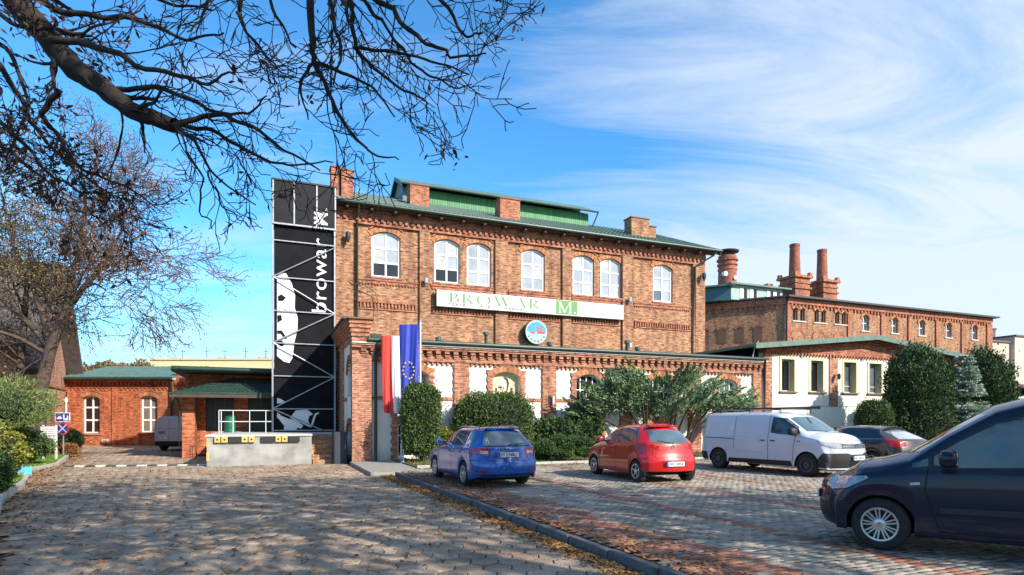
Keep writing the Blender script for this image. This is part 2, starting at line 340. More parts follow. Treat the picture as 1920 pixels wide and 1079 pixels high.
def window(parent, a, b, z0, z1, rise, y, glass=None, frame=None, nx=2, zs=None, fw=.07, bw=.05, label=None, sill=None, depth=.07):
    """window set in an opening: a frame mesh with one pane per light. y = front of the frame. zs = heights of the bars"""
    glass = glass or GLASS_UP; frame = frame or FRAME_W
    H = z1 - z0; zs = zs if zs is not None else [z0 + H * .34, z0 + H * .67]
    mb = MB(); top = arc_pts(a, b, z1 - rise, rise) ; itop = arc_pts(a + fw, b - fw, z1 - rise - fw * .3, max(rise - fw * .6, 0), 10)
    mb.box(a, a + fw, y, y + depth, z0, z1 - rise); mb.box(b - fw, b, y, y + depth, z0, z1 - rise); mb.box(a + fw, b - fw, y, y + depth, z0, z0 + fw)
    if rise > 0:
        for k in range(10): mb.prism([top[k], top[k + 1], itop[k + 1], itop[k]], y, y + depth)
    else: mb.box(a + fw, b - fw, y, y + depth, z1 - fw, z1)
    xs = [a + (b - a) * k / nx for k in range(1, nx)]
    def ztop(x):
        if rise <= 0: return z1 - fw
        for k in range(len(itop) - 1):
            if itop[k][0] <= x <= itop[k + 1][0]:
                f = (x - itop[k][0]) / (itop[k + 1][0] - itop[k][0]); return itop[k][1] * (1 - f) + itop[k + 1][1] * f
        return itop[0][1]
    for x in xs: mb.box(x - bw / 2, x + bw / 2, y + .004, y + depth - .01, z0 + fw, ztop(x) + .01)
    for z in zs:
        e = [a + fw] + [v for x in xs for v in (x - bw / 2, x + bw / 2)] + [b - fw]
        for k in range(0, len(e), 2): mb.box(e[k], e[k + 1], y + .006, y + depth - .012, z - bw / 2, z + bw / 2)
    w = mb.build('window', frame, parent, label=label)
    xe = [a + fw - .01] + xs + [b - fw + .01]; ze = [z0 + fw - .01] + list(zs) + [None]
    for i in range(nx):
        for j in range(len(zs) + 1):
            p = MB(); xa, xb = xe[i], xe[i + 1]; za = ze[j]
            if ze[j + 1] is None:
                if rise > 0:
                    inner = [q for q in itop if xa < q[0] < xb]
                    top_ = [(xa, ztop(max(xa, itop[0][0])))] + inner + [(xb, ztop(min(xb, itop[-1][0])))]
                    p.prism([(xb, za), (xa, za)] + top_, y + .035, y + .05)
                else: p.box(xa, xb, y + .035, y + .05, za, z1 - fw + .01)
            else: p.box(xa, xb, y + .035, y + .05, za, ze[j + 1])
            g = glass(i, j) if callable(glass) else glass
            p.build('pane', g, w)
    if sill: sm = MB(); sm.box(a - .06, b + .06, y - sill[0], y, z0 - sill[1], z0); sm.build('sill', sill[2], w)
    return w

def tubes(lines, sides=5):
    """lines = [(points Nx3, radii N)] -> V, F arrays"""
    Vs, Fs, off = [], [], 0; a = np.arange(sides) * 2 * math.pi / sides; ca, sa = np.cos(a), np.sin(a)
    for P, r in lines:
        P = np.asarray(P, float); r = np.asarray(r, float); n = len(P)
        if n < 2: continue
        T = np.gradient(P, axis=0); T /= np.linalg.norm(T, axis=1)[:, None] + 1e-9
        ref = np.array([0, 0, 1.0]) if abs(T[0][2]) < .9 else np.array([1.0, 0, 0])
        U = np.cross(T, ref); U /= np.linalg.norm(U, axis=1)[:, None] + 1e-9; B = np.cross(T, U)
        V = P[:, None, :] + r[:, None, None] * (U[:, None, :] * ca[None, :, None] + B[:, None, :] * sa[None, :, None])
        Vs.append(V.reshape(-1, 3)); i = np.arange(n - 1)[:, None] * sides; k = np.arange(sides)[None, :]; k2 = (k + 1) % sides
        Fs.append(np.stack([i + k, i + k2, i + sides + k2, i + sides + k], -1).reshape(-1, 4) + off); off += n * sides
    return np.concatenate(Vs), np.concatenate(Fs)

def text_mesh(body, size, ext=.01, offset=0.0, align='LEFT', spacing=1.0, xs=1.0):
    c = bpy.data.curves.new('txt', 'FONT'); c.body = body; c.size = size; c.extrude = ext; c.offset = offset; c.align_x = align; c.space_character = spacing
    c.resolution_u = 4
    o = bpy.data.objects.new('txt', c); COL.objects.link(o); bpy.context.view_layer.update()
    me = bpy.data.meshes.new_from_object(o.evaluated_get(bpy.context.evaluated_depsgraph_get())); bpy.data.objects.remove(o)
    if xs != 1.0:
        for v in me.vertices: v.co.x *= xs
    return me
def put_text(name, body, size, m, parent, loc, rot, ext=.006, offset=0.0, align='LEFT', spacing=1.0, xs=1.0):
    me = text_mesh(body, size, ext, offset, align, spacing, xs); me.materials.clear(); me.materials.append(m)
    o = link(name, me, parent, kind='stuff' if len(body) > 1 else None); o.location = loc; o.rotation_euler = rot; return o
# ------------------------------------------------------------------ ground
def sheet(name, pts, z, m, kind='structure', parent=None, label=None, th=None):
    mb = MB()
    if th: mb.prism(pts, z - th, z, axis='z')
    else: mb.face([(p[0], p[1], z) for p in pts])
    o = mb.build(name, m, parent)
    return tag(o, label, None, None, kind) if kind else o
g_mb = MB(); g_mb.face([(-900, -300, -.16), (900, -300, -.16), (900, 1500, -.16), (-900, 1500, -.16)])
tag(g_mb.build('ground', mat('ground_far', (.13, .12, .08), .95, .3, .05)), 'flat ground running out to the horizon', kind='structure')

PAVE_Y = mat('yard_paver', (.28, .19, .125), .9, .3, 2.2, bump=.8, bscale=45, col2=(.60, .445, .31), island=.45, grain=.42)
PAVE_G = mat('parking_paver_grey', (.26, .215, .165), .88, .3, 2.5, bump=.5, bscale=60, col2=(.52, .445, .35), island=.5, grain=.35)
PAVE_R = mat('parking_paver_red', (.27, .105, .065), .88, .3, 2.5, bump=.5, bscale=60, col2=(.50, .235, .15), island=.5, grain=.35)

# kerb between yard and parking: straight along s at t ~ .8
def kerb_t(s): return .66 + (-s - 6.4) * .026 if s < -6.4 else .66
YZ = -.10      # level of the yard
yard = thing('yard_paving', 'yard paved with worn hexagonal concrete slabs', None); yard['kind'] = 'structure'; del yard['label']
park = thing('parking_paving', None, None); park['kind'] = 'structure'
mb = MB(); mb.face([(-42, -6, YZ - .035), (12, -6, YZ - .035), (8, 42, YZ - .035), (-42, 42, YZ - .035)]); mb.build('bedding', SOIL, yard)
def hexes():
    a = .195; w = a * math.sqrt(3); out = []
    rows = int(44 / (1.5 * a))
    for r_ in range(rows):
        y = 4.4 + r_ * 1.5 * a
        if y > 40: break
        for c in range(-130, 12):
            x = c * w + (w / 2 if r_ % 2 else 0)
            if abs(x) > .93 * y + .6: continue
            v = Vector((x, y, 0)) - P0; t, s = v.dot(DV), v.dot(NV)
            if s < .2 and t > kerb_t(min(s, -1)) - .06: continue
            if s >= .2 and t > -.2: continue
            if -5.3 < t and s > .95: continue       # loading dock and stair
            if s > 8 and t > -6.6: continue
            # garden on the left
            if x < garden_x(y): continue
            out.append((x, y))
    return out, a
def garden_x(y):
    pts = [(4, -3.4), (8, -6.9), (12.4, -10.6), (16.3, -13.2), (19.75, -16.0), (22.7, -17.2), (29, -21.4), (36, -26.5), (60, -44)]
    for k in range(len(pts) - 1):
        if pts[k][0] <= y <= pts[k + 1][0]:
            f = (y - pts[k][0]) / (pts[k + 1][0] - pts[k][0]); return pts[k][1] * (1 - f) + pts[k + 1][1] * f
    return -3.0
def slab_np(outline, cx, cy, z, h, inset, rot, tilt):
    """bevelled slab with polygon outline -> verts, quads+tris as ngons handled by caller"""
    n = len(outline); c, s_ = math.cos(rot), math.sin(rot); V = []
    for ring, (k, dz) in enumerate(((1.0, -h), (1.0, -inset), (1 - inset * 6, 0))):
        for x, y in outline:
            X, Y_ = (x * c - y * s_) * k, (x * s_ + y * c) * k
            V.append((cx + X, cy + Y_, z + dz + X * tilt[0] + Y_ * tilt[1]))
    return V
HEX, HA = hexes()
HO = [(HA * .955 * math.sin(math.pi / 3 * k), HA * .955 * math.cos(math.pi / 3 * k)) for k in range(6)]
HO = HO[::-1]
def build_pavers(cells, outline, parent, m, level, h, inset, name, nearest, rot=0, shared=True):
    cells = sorted(cells, key=lambda c: c[0] ** 2 + c[1] ** 2)
    n = len(outline)
    # one mesh shared by the nearest
    me = bpy.data.meshes.new(name); V = slab_np(outline, 0, 0, 0, h, inset, rot, (0, 0)); F = []
    for r_ in (0, 1):
        for k in range(n):
            k2 = (k + 1) % n; F.append((r_ * n + k, r_ * n + k2, (r_ + 1) * n + k2, (r_ + 1) * n + k))
    F.append(tuple(2 * n + k for k in range(n)))
    me.from_pydata(V, [], F); me.materials.append(m); me.update()
    rnd = random.Random(3)
    for c in cells[:nearest]:
        o = bpy.data.objects.new(name, me); COL.objects.link(o); o.parent = parent
        o.location = (c[0], c[1], level + rnd.uniform(-.006, .006)); o.rotation_euler = (rnd.uniform(-.012, .012), rnd.uniform(-.012, .012), rnd.uniform(-.015, .015))
    VV, FF = [], []
    for c in cells[nearest:]:
        i = len(VV); z = level + rnd.uniform(-.006, .006); tl = (rnd.uniform(-.015, .015), rnd.uniform(-.015, .015))
        VV += slab_np(outline, c[0], c[1], z, h, inset, rot, tl)
        for k in range(n):
            k2 = (k + 1) % n; FF.append((i + n + k, i + n + k2, i + 2 * n + k2, i + 2 * n + k))
        for k in range(1, n - 2, 2): FF.append((i + 2 * n, i + 2 * n + k, i + 2 * n + k + 1, i + 2 * n + k + 2))
    if VV: mesh_np('more_' + name, VV, FF, m, parent, kind='stuff')
build_pavers(HEX, HO, yard, PAVE_Y, YZ, .05, .008, 'paver', 300)

# parking: rows of small rectangular blocks parallel to the building, red lines between the bays
PB = MB(); corners = [W(kerb_t(-23), -23, -.035), W(48, -23, -.035), W(48, -3.9, -.035), W(.72, -3.9, -.035), W(.68, -6.4, -.035)]
PB.face([tuple(c) for c in corners]); PB.build('bedding', SOIL, park)
def park_cells():
    g, r_ = [], []; bl, bw = .205, .105; rnd = random.Random(5)
    row = 0; s = -4.05
    while s > -21.5:
        s -= bw; row += 1; t = kerb_t(s) + .05 + (bl / 2 if row % 2 else 0)
        while t < 34:
            t += bl; p = W(t, s)
            if p.y < 3.6 or abs(p.x) > .93 * p.y + .5: continue
            if p.y > 26 : continue
            tk = t - kerb_t(s)
            red = (.0 < tk < 1.30 + .12 * math.sin(s * 1.3) and s < -6.5) or any(abs(t - q) < .16 for q in (3.85, 6.35, 8.85, 11.35, 13.85, 16.35, 18.85)) or (abs(t - 3.9) < .6 and -13.0 < s < -12.6)
            if red and rnd.random() < .12: red = False
            (r_ if red else g).append((p.x, p.y))
    return g, r_, bl, bw
PG, PR, BL, BW = park_cells()
def rect(l, w): return [(-l / 2, -w / 2), (l / 2, -w / 2), (l / 2, w / 2), (-l / 2, w / 2)]
build_pavers(PG, rect(BL * .95, BW * .90), park, PAVE_G, 0.0, .03, .007, 'parking_paver', 150, ANG)
build_pavers(PR, rect(BL * .95, BW * .90), park, PAVE_R, 0.0, .03, .007, 'red_paver', 150, ANG)

# kerb stones
kerb = thing('kerb', None, None); kerb['kind'] = 'structure'
kmat = mat('kerb_stone', (.13, .125, .12), .9, .3, 6, bump=.5, bscale=30)
kmat2 = mat('kerb_pale', (.45, .43, .38), .9, .2, 6, bump=.5, bscale=30)
s = -5.2
while s > -24:
    k = MB(); t = kerb_t(s); jitter = random.uniform(-.008, .008)
    k.box(t - .055, t + .055, s - .99, s, -.2, .03 + jitter); o = k.build('kerbstone', kmat, kerb, bevel=.015); o.location = P0; o.rotation_euler.z = ANG; s -= 1.0
t = 1.6                                                  # pale kerb along the planting bed
while t < 32:
    k = MB(); k.box(t, t + .985, -3.95, -3.82, -.2, .10); o = k.build('kerbstone', kmat2, kerb, bevel=.012); o.location = P0; o.rotation_euler.z = ANG; t += 1.0
ys = [5 + .98 * k for k in range(38)]
for a, b in zip(ys[:-1], ys[1:]):                         # low kerb of the garden on the left
    k = MB(); xa, xb = garden_x(a), garden_x(b); L_ = math.hypot(xb - xa, b - a)
    k.box(0, L_ - .012, 0, .12, -.25, .02); o = k.build('kerbstone', kmat2, kerb, bevel=.012); o.location = (xa, a, 0); o.rotation_euler.z = math.atan2(b - a, xb - xa)

def bed(name, pts, z, m): return sheet(name, [(W(*p).x, W(*p).y) for p in pts], z, m, th=.3)
bed('planting_bed', [(1.6, -3.8), (34, -3.8), (34, .05), (1.6, .05)], .05, mat('bed_soil', (.07, .07, .03), .95, .5, 2, col2=(.13, .11, .05)))
bed('footpath', [(-.1, -5.0), (1.55, -5.0), (1.55, .0), (-.1, .0)], .02, mat('path_slabs', (.30, .28, .24), .9, .2, 4))
gp = [(garden_x(y) - .02, y) for y in (4, 8, 12.4, 16.3, 19.75, 22.7, 29, 36, 39.9)]
sheet('garden_ground', gp + [(-60, 39.9), (-60, 4)], .0, GRASSM, th=.2)
# hazard kerb strip across the yard entrance
strip = thing('striped_kerb', 'low kerb strip striped black and white across the yard beside the loading dock', 'kerb strip')
pa, pb = Vector((-16.4, 21.9, YZ)), Vector((-11.5, 22.6, YZ)); dv = (pb - pa); n_ = 14
for k in range(n_):
    q = MB(); L_ = dv.length / n_; q.box(.005, L_ - .005, -.09, .09, 0, .05)
    o = q.build('segment', mat('strip_white', (.6, .58, .5), .8) if k % 2 else mat('strip_black', (.05, .05, .05), .8), strip, bevel=.01)
    o.location = pa + dv * (k / n_); o.rotation_euler.z = math.atan2(dv.y, dv.x)

# ------------------------------------------------------------------ main brewery hall
def bthing(name, label, cat, t=0, s=0, group=None):
    return thing(name, label, cat, W(t, s), ANG, group)
hall = bthing('brewery_hall', 'tall orange brick brewery hall with arched white windows and green roof', 'building')
TW = 21.96; ZE = 11.9
wins = [(1.70, 3.12), (4.86, 6.20), (6.60, 7.94), (9.70, 11.10), (12.83, 14.20), (14.62, 15.99), (18.22, 19.64)]
mb = MB()
wall_open(mb, 0, TW, 0, ZE, 6.14, 6.44, [(a, b, [(8.66, 10.92, .26)]) for a, b in wins])
mb.box(0, TW, 6.44, 6.7, 0, ZE)
for x in (0, TW - .3):
    mb.prism([(6.7, 0), (17.8, 0), (17.8, ZE), (12.2, ZE + .43 * 6.1), (6.7, ZE + .2)], x, x + .3, axis='x')
mb.box(.3, TW - .3, 17.5, 17.8, 0, ZE)
mb.build('wall', BR_MAIN, hall)
pil = [(0, .8), (4.07, 4.6), (8.15, 8.85), (12.13, 12.66), (16.03, 16.75), (21.07, TW)]
for a, b in pil:
    mb = MB(); mb.box(a - (.005 if a == 0 else 0), b + (.005 if b == TW else 0), 6.0, 6.14, 0, 11.15); mb.build('pilaster', BR_MAIN, hall)
mb = MB(); mb.box(-.008, TW + .008, 5.99, 6.14, 11.15, 11.45); mb.box(-.02, TW + .02, 5.93, 6.14, 11.45, ZE - .02); mb.build('frieze', BR_TRIM, hall)
mb = MB()
for k in range(int(TW / .3)): mb.box(k * .3 + .02, k * .3 + .16, 5.90, 5.99, 11.3, 11.45)
mb.build('eave_dentils', BR_TRIM, hall, kind='stuff')
panels = list(zip([p[1] for p in pil[:-1]], [p[0] for p in pil[1:]]))
for a, b in panels:
    mb = MB(); mb.box(a + .06, b - .06, 6.05, 6.139, 8.46, 8.56); mb.box(a + .1, b - .1, 6.09, 6.139, 8.32, 8.46); mb.build('string_course', BR_TRIM, hall)
    mb = MB(); mb.box(a + .12, b - .12, 6.04, 6.139, 7.38, 7.45); mb.box(a + .12, b - .12, 6.08, 6.139, 7.04, 7.11); mb.build('dentil_course', BR_TRIM, hall)
    mb = MB(); x = a + .16
    while x < b - .2: mb.box(x, x + .085, 6.05, 6.139, 7.12, 7.37); x += .17
    mb.build('dentils', BR_TRIM, hall, kind='stuff')
    mb = MB(); x = a + .16
    while x < b - .2: mb.box(x, x + .07, 6.07, 6.139, 8.27, 8.32); x += .15
    mb.build('small_dentils', BR_TRIM, hall, kind='stuff')
for a, b in wins:
    mb = MB(); arch_band(mb, a - .02, b + .02, 10.92 - .26, .27, .26, 6.10, 6.14); mb.build('window_arch', BR_ARCH, hall)
    mb = MB(); arch_band(mb, a - .1, b + .1, 10.97, .27, .07, 6.06, 6.14); mb.build('hood_moulding', BR_TRIM, hall)
    mb = MB(); mb.box(a - .08, b + .08, 6.02, 6.16, 8.57, 8.66); mb.build('sill', BR_TRIM, hall)
    rr = random.Random(int(a * 10))
    dk = a < 5
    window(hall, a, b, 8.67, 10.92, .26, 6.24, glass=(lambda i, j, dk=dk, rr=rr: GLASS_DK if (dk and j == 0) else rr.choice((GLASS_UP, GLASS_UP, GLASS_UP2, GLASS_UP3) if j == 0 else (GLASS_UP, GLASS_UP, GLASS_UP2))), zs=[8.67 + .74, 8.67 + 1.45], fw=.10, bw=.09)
# roof: two slopes of ribbed green sheet
SE, SR, SB = 5.35, 11.9, 18.45; ZR = ZE + .43 * (SR - SE)
def slope(mb, t0, t1, s0, z0, s1, z1, th=.1): mb.prism([(s0, z0), (s1, z1), (s1, z1 + th), (s0, z0 + th)], t0, t1, axis='x')
mb = MB(); slope(mb, -.55, TW + .65, SE, ZE, SR, ZR); slope(mb, -.55, TW + .65, SB, ZE, SR, ZR); mb.build('roof', ROOF_G, hall)
mb = MB(); k = -.5
while k < TW + .6:
    slope(mb, k, k + .05, SE - .01, ZE + .1, SR - .04, ZR + .085, .035); k += .25
mb.build('roof_ribs', ROOF_G, hall, kind='stuff')
mb = MB()
for j in range(1, 18):
    f = j / 18; s_, z_ = SE + (SR - SE) * f, ZE + .1 + (ZR - ZE) * f; mb.prism([(s_, z_), (s_ + .1, z_ + .04), (s_ + .1, z_ + .06), (s_, z_ + .03)], -.55, TW + .65, axis='x')
mb.build('roof_steps', ROOF_G, hall, kind='stuff')
mb = MB(); mb.box(-.5, TW + .6, SE + .1, 6.1, ZE - .06, ZE - .0); mb.build('soffit', WOOD_D, hall)
mb = MB(); mb.cyl((-.6, SE - .03, ZE + .03), (TW + .7, SE - .03, ZE + .03), .085, n=10); mb.build('gutter', GREEN_D, hall, smooth=True)
mb = MB()
for a in np.arange(.4, TW, 1.15): mb.box(a, a + .12, SE + .08, 6.0, ZE - .2, ZE - .06)
mb.build('rafter_ends', WOOD_D, hall, kind='stuff')
mb = MB(); mb.prism([(SE, ZE - .12), (SR, ZR - .12), (SB, ZE - .12), (SB, ZE + .12), (SR, ZR + .12), (SE, ZE + .12)], TW + .6, TW + .69, axis='x')
mb.prism([(SE, ZE - .12), (SR, ZR - .12), (SB, ZE - .12), (SB, ZE + .12), (SR, ZR + .12), (SE, ZE + .12)], -.60, -.52, axis='x'); mb.build('verge_board', GREEN_D, hall)
# downpipes
def pipe(parent, pts, r, m, name='downpipe', n=8):
    V, F = tubes([(pts, [r] * len(pts))], n); return mesh_np(name, V, F, m, parent, smooth=True)
pipe(hall, [(.98, SE, ZE), (.98, SE + .02, ZE - .15), (.98, 5.98, ZE - .55), (.98, 5.98, 5.0)], .055, GREEN_D)
pipe(hall, [(TW + .35, SE, ZE), (TW + .2, SE + .1, ZE - .25), (21.15, 5.92, ZE - .9), (21.15, 5.92, 5.0)], .055, GREEN_D)
# monitor on the ridge
mon = MB(); M0, M1 = 4.0, 16.3
mb = MB(); mb.box(M0 + .7, M1, 10.5, 13.3, 13.6, 15.02)
mb.prism([(10.5, 15.02), (13.3, 15.02), (11.9, 15.62)], M0 + .7, M1, axis='x'); mb.build('monitor_wall', DARK if False else mat('monitor_inner', (.045, .17, .07), .6, .3, 4), hall)
x = M0 + .7; rnd = random.Random(2)
while x < M1 - .14:
    mb = MB(); mb.box(x, x + .135, 10.47, 10.5, 14.0, 15.0); mb.build('cladding_board', CLAD, hall); x += .15
mb = MB()
slope(mb, M0, M1 + .35, 9.95, 14.98, 11.9, 15.95, .07); slope(mb, M0, M1 + .35, 13.85, 14.98, 11.9, 15.95, .07); mb.build('monitor_roof', ROOF_G, hall)
mb = MB(); mb.cyl((M0, 9.9, 15.0), (M1 + .4, 9.9, 15.0), .06, n=8); mb.build('monitor_gutter', GREEN_D, hall, smooth=True)
mb = MB(); mb.prism([(9.95, 14.85), (11.9, 15.82), (13.85, 14.85), (13.85, 15.08), (11.9, 16.05), (9.95, 15.08)], M0 - .06, M0, axis='x'); mb.build('monitor_verge', GREEN_D, hall)
mb = MB(); mb.prism([(10.5, 14.0), (11.9, 14.7), (13.3, 14.0), (13.3, 15.0), (11.9, 15.7), (10.5, 15.0)], M0 + .15, M0 + .7, axis='x'); mb.build('monitor_gable', mat('gable_grey', (.12, .17, .15), .6), hall)
pipe(hall, [(M1 + .38, 9.9, 14.95), (M1 + .3, 10.2, 14.5), (M1 + .1, 10.4, 13.9)], .04, GREEN_D, 'monitor_pipe')
# chimneys on the hall roof are parts of it
def chimney(parent, t0, t1, s0, s1, z0, z1, m=None, cap=True):
    mb = MB(); mb.box(t0, t1, s0, s1, z0, z1); c = mb.build('chimney', m or BR_TRIM, parent)
    if cap: mb = MB(); mb.box(t0 - .05, t1 + .05, s0 - .05, s1 + .05, z1, z1 + .07); mb.build('chimney_cap', mat('cap_red', (.22, .10, .07), .7), c)
chimney(hall, -.12, .30, 7.0, 7.7, 12.5, 14.1); chimney(hall, .34, .90, 6.8, 7.5, 12.3, 13.95)
chimney(hall, 4.0, 5.04, 7.9, 8.7, 12.8, 14.2); chimney(hall, 8.8, 9.98, 7.0, 7.8, 12.4, 13.82)
chimney(hall, 17.62, 18.9, 7.5, 8.3, 12.6, 14.05, BR_MAIN); chimney(hall, 19.1, 19.62, 7.8, 8.4, 12.7, 13.75, BR_MAIN)

# things fixed to the hall front
def wall_lamp(label, t, z, s=6.0, group='wall lamps on the brewery hall'):
    l = bthing('wall_lamp', label, 'lamp', t, s, group)
    mb = MB(); mb.box(-.05, .05, -.03, 0, z - .15, z + .15); mb.build('backplate', BLACK_M, l)
    mb = MB(); mb.cyl((0, -.02, z), (0, -.28, z + .1), .02, n=8); mb.build('arm', BLACK_M, l)
    mb = MB(); mb.lathe((0, -.3, z), [(.02, .22), (.11, .16), (.12, -.12), (.03, -.30)], 12); mb.build('lamp_head', mat('lamp_dark', (.05, .04, .05), .4), l, smooth=True)
wall_lamp('black lantern high on the wall left of the first upper window', .52, 10.4)
wall_lamp('black lantern at the right corner pilaster under the eave', 21.64, 10.4)
def flood(label, t, z, s=6.0, col=None):
    l = bthing('floodlight', label, 'lamp', t, s, 'small floodlights on the brewery hall')
    mb = MB(); mb.box(-.02, .02, -.14, 0, z - .02, z + .02); mb.build('bracket', BLACK_M, l)
    mb = MB(); mb.box(-.09, .09, -.26, -.12, z - .12, z + .14); mb.build('housing', STEEL, l, bevel=.02)
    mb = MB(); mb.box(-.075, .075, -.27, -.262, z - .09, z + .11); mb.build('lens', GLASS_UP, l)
flood('small grey floodlight on the pilaster left of the paired windows', 4.35, 8.6)
flood('small grey floodlight at the right end of the long white sign board', 16.4, 8.55)
flood('small floodlight on the last pilaster just above the low green roof', 16.4, 5.9)

# BROWAR M. sign board
GREEN_P = mat('sign_green', (.10, .28, .06), .5, .12, 20); SIGN_W = mat('sign_white', (.80, .80, .77), .5, .04, 3)
sign = bthing('brewery_sign', 'long white sign board with large green serif letters across the hall front', 'sign', 4.9, 5.8)
SL, SZ0, SZ1 = 11.04, 7.40, 8.22
mb = MB(); mb.box(0, SL, 0, .14, SZ0, SZ1); mb.build('board', SIGN_W, sign)
mb = MB(); mb.box(-.03, 0, 0, .2, SZ0, SZ1); mb.box(-.03, SL + .03, -.002, .2, SZ0 - .04, SZ0); mb.box(SL, SL + .03, 0, .2, SZ0, SZ1); mb.build('frame', BLACK_M, sign)
def ell(cx, cz, rx, rz, a0, a1, w0, w1, n=14):
    """crescent stroke from angle a0 to a1; thickness swells w0 (thin) to w1 (thick) where the stroke is vertical"""
    out = []
    for k in range(n):
        q = []
        for a in (a0 + (a1 - a0) * k / n, a0 + (a1 - a0) * (k + 1) / n):
            w = w0 + (w1 - w0) * abs(math.cos(a)) ** 1.5
            q.append(((cx + rx * math.cos(a), cz + rz * math.sin(a)), (cx + (rx - w) * math.cos(a), cz + (rz - w * .5 - w0 * .5) * math.sin(a))))
        out.append([q[0][0], q[1][0], q[1][1], q[0][1]])
    return out
def bar(x0, z0, x1, z1, w): return [[(x0 - w / 2, z0), (x0 + w / 2, z0), (x1 + w / 2, z1), (x1 - w / 2, z1)]]
TH, TN = .125, .035
def serif(x, z, w=.2): return [[(x - w / 2, z), (x + w / 2, z), (x + w / 2, z + TN), (x - w / 2, z + TN)]]
def letter(ch):
    if ch == 'B': return bar(.13, 0, .13, 1, TH) + serif(.1, 0) + serif(.1, 1 - TN) + ell(.28, .76, .26, .24, -math.pi / 2, math.pi / 2, TN, TH) + ell(.30, .27, .32, .27, -math.pi / 2, math.pi / 2, TN, TH) + [[(.15, 1 - TN), (.3, 1 - TN), (.3, 1), (.15, 1)], [(.15, .5), (.3, .5), (.3, .54), (.15, .54)], [(.15, 0), (.3, 0), (.3, TN), (.15, TN)]], .66
    if ch == 'R': return bar(.13, 0, .13, 1, TH) + serif(.13, 0, .26) + serif(.1, 1 - TN) + ell(.28, .74, .27, .26, -math.pi / 2, math.pi / 2, TN, TH) + [[(.15, 1 - TN), (.3, 1 - TN), (.3, 1), (.15, 1)], [(.15, .47), (.3, .47), (.3, .51), (.15, .51)]] + bar(.66, 0, .32, .49, TH) + serif(.68, 0, .16), .80
    if ch == 'O': return ell(.44, .5, .44, .52, -math.pi / 2, 1.5 * math.pi, TN, TH, 28), .94
    if ch == 'W': return bar(.42, 0, .14, 1, TH) + bar(.42, 0, .62, 1, TN) + bar(.86, 0, .60, 1, TH) + bar(.86, 0, 1.08, 1, TN) + serif(.14, 1 - TN, .26) + serif(1.08, 1 - TN, .2) + serif(.62, 1 - TN, .2), 1.2
    if ch == 'A': return bar(.08, 0, .44, 1, TN) + bar(.76, 0, .44, 1, TH) + serif(.08, 0) + serif(.78, 0, .24) + [[(.2, .33), (.62, .33), (.62, .37), (.2, .37)]], .92
    if ch == 'M': return bar(.14, 0, .14, 1, TN * 1.3) + bar(.14, 1, .5, .05, TH) + bar(.5, .05, .88, 1, TN) + bar(.92, 0, .92, 1, TH * 1.05) + serif(.14, 0, .24) + serif(.92, 0, .28) + serif(.1, 1 - TN) + serif(.95, 1 - TN), 1.06
x = .64
for ch in 'BROWAR':
    polys, w = letter(ch); mb = MB(); kx, kz = 1.0, .50
    for j, p in enumerate(polys): mb.prism([(x + a * kx * .88, 7.63 + b * kz) for a, b in p], -.014 - .0004 * (j % 5), 0)
    mb.build('letter', GREEN_P, sign); x += w * .88 + .06 * 1.6
mb = MB(); mb.box(6.72, 8.05, -.012, 0, 7.44, 8.20); mb.build('emblem', GREEN_P, sign)
polys, w = letter('M'); mb = MB()
for j, p in enumerate(polys): mb.prism([(6.82 + a * .82, 7.50 + b * .62) for a, b in p], -.026 - .0004 * (j % 5), -.012)
mb.box(7.82, 7.93, -.026, -.012, 7.50, 7.60); mb.build('letter', SIGN_W, sign)
GREY_T = mat('sign_grey', (.16, .15, .15), .6)
put_text('lettering', 'TEATR   \u00b7   PUB   \u00b7   HANDEL', .21, GREY_T, sign, (.6, -.006, 7.45), (R(90), 0, 0), ext=.004, spacing=1.25, xs=1.28, offset=.006)
for k, (tx, zz) in enumerate((('Browar Obywatelski', 8.02), ('Katowicka 40 w Tychach', 7.80), ('zaprasza', 7.58))):
    put_text('lettering', tx, .17, GREY_T, sign, (9.6, -.006, zz), (R(90), 0, 0), ext=.004, align='CENTER', xs=1.15)
# round company sign
rs = bthing('round_sign', 'round blue and white sign with red factory emblem under the board', 'sign', 10.4, 5.72)
mb = MB(); mb.lathe((0, 0, 6.36), [(0, -.0), (.66, 0), (.66, .28), (0, .28)], 40, axis='y'); mb.build('box', BLACK_M, rs, smooth=True)
def disc(r, z, y, n=40, a0=0, a1=2 * math.pi, sx=1): return [(sx * r * math.cos(a0 + (a1 - a0) * k / n), z + r * math.sin(a0 + (a1 - a0) * k / n)) for k in range(n + (0 if a1 - a0 > 6.2 else 1))]
mb = MB(); mb.prism(disc(.64, 6.36, 0), -.012, 0); mb.build('face', mat('rs_white', (.32, .52, .46), .5), rs)
mb = MB(); mb.prism(disc(.57, 6.33, 0, a0=.06, a1=math.pi - .06), -.018, -.012); mb.build('sky_field', mat('rs_blue', (.04, .28, .42), .5, .3, 6), rs)
RED_S = mat('rs_red', (.62, .05, .10), .5)
mb = MB(); mb.box(.04, .5, -.026, -.018, 6.28, 6.42); mb.box(.06, .13, -.026, -.018, 6.42, 6.66); mb.box(.19, .25, -.026, -.018, 6.42, 6.62); mb.box(-.36, -.08, -.026, -.018, 6.28, 6.36); mb.build('emblem', RED_S, rs)
for k, ch in enumerate('BROWAR'):
    a = math.pi * (1.16 + k * .135); me_ = put_text('lettering', ch, .15, BLACK_M, rs, (.56 * math.cos(a), -.016, 6.36 + .56 * math.sin(a)), (R(90), 0, 0), ext=.003, align='CENTER', offset=.004)
    me_.rotation_euler = (R(90), -(a - 1.5 * math.pi), 0)
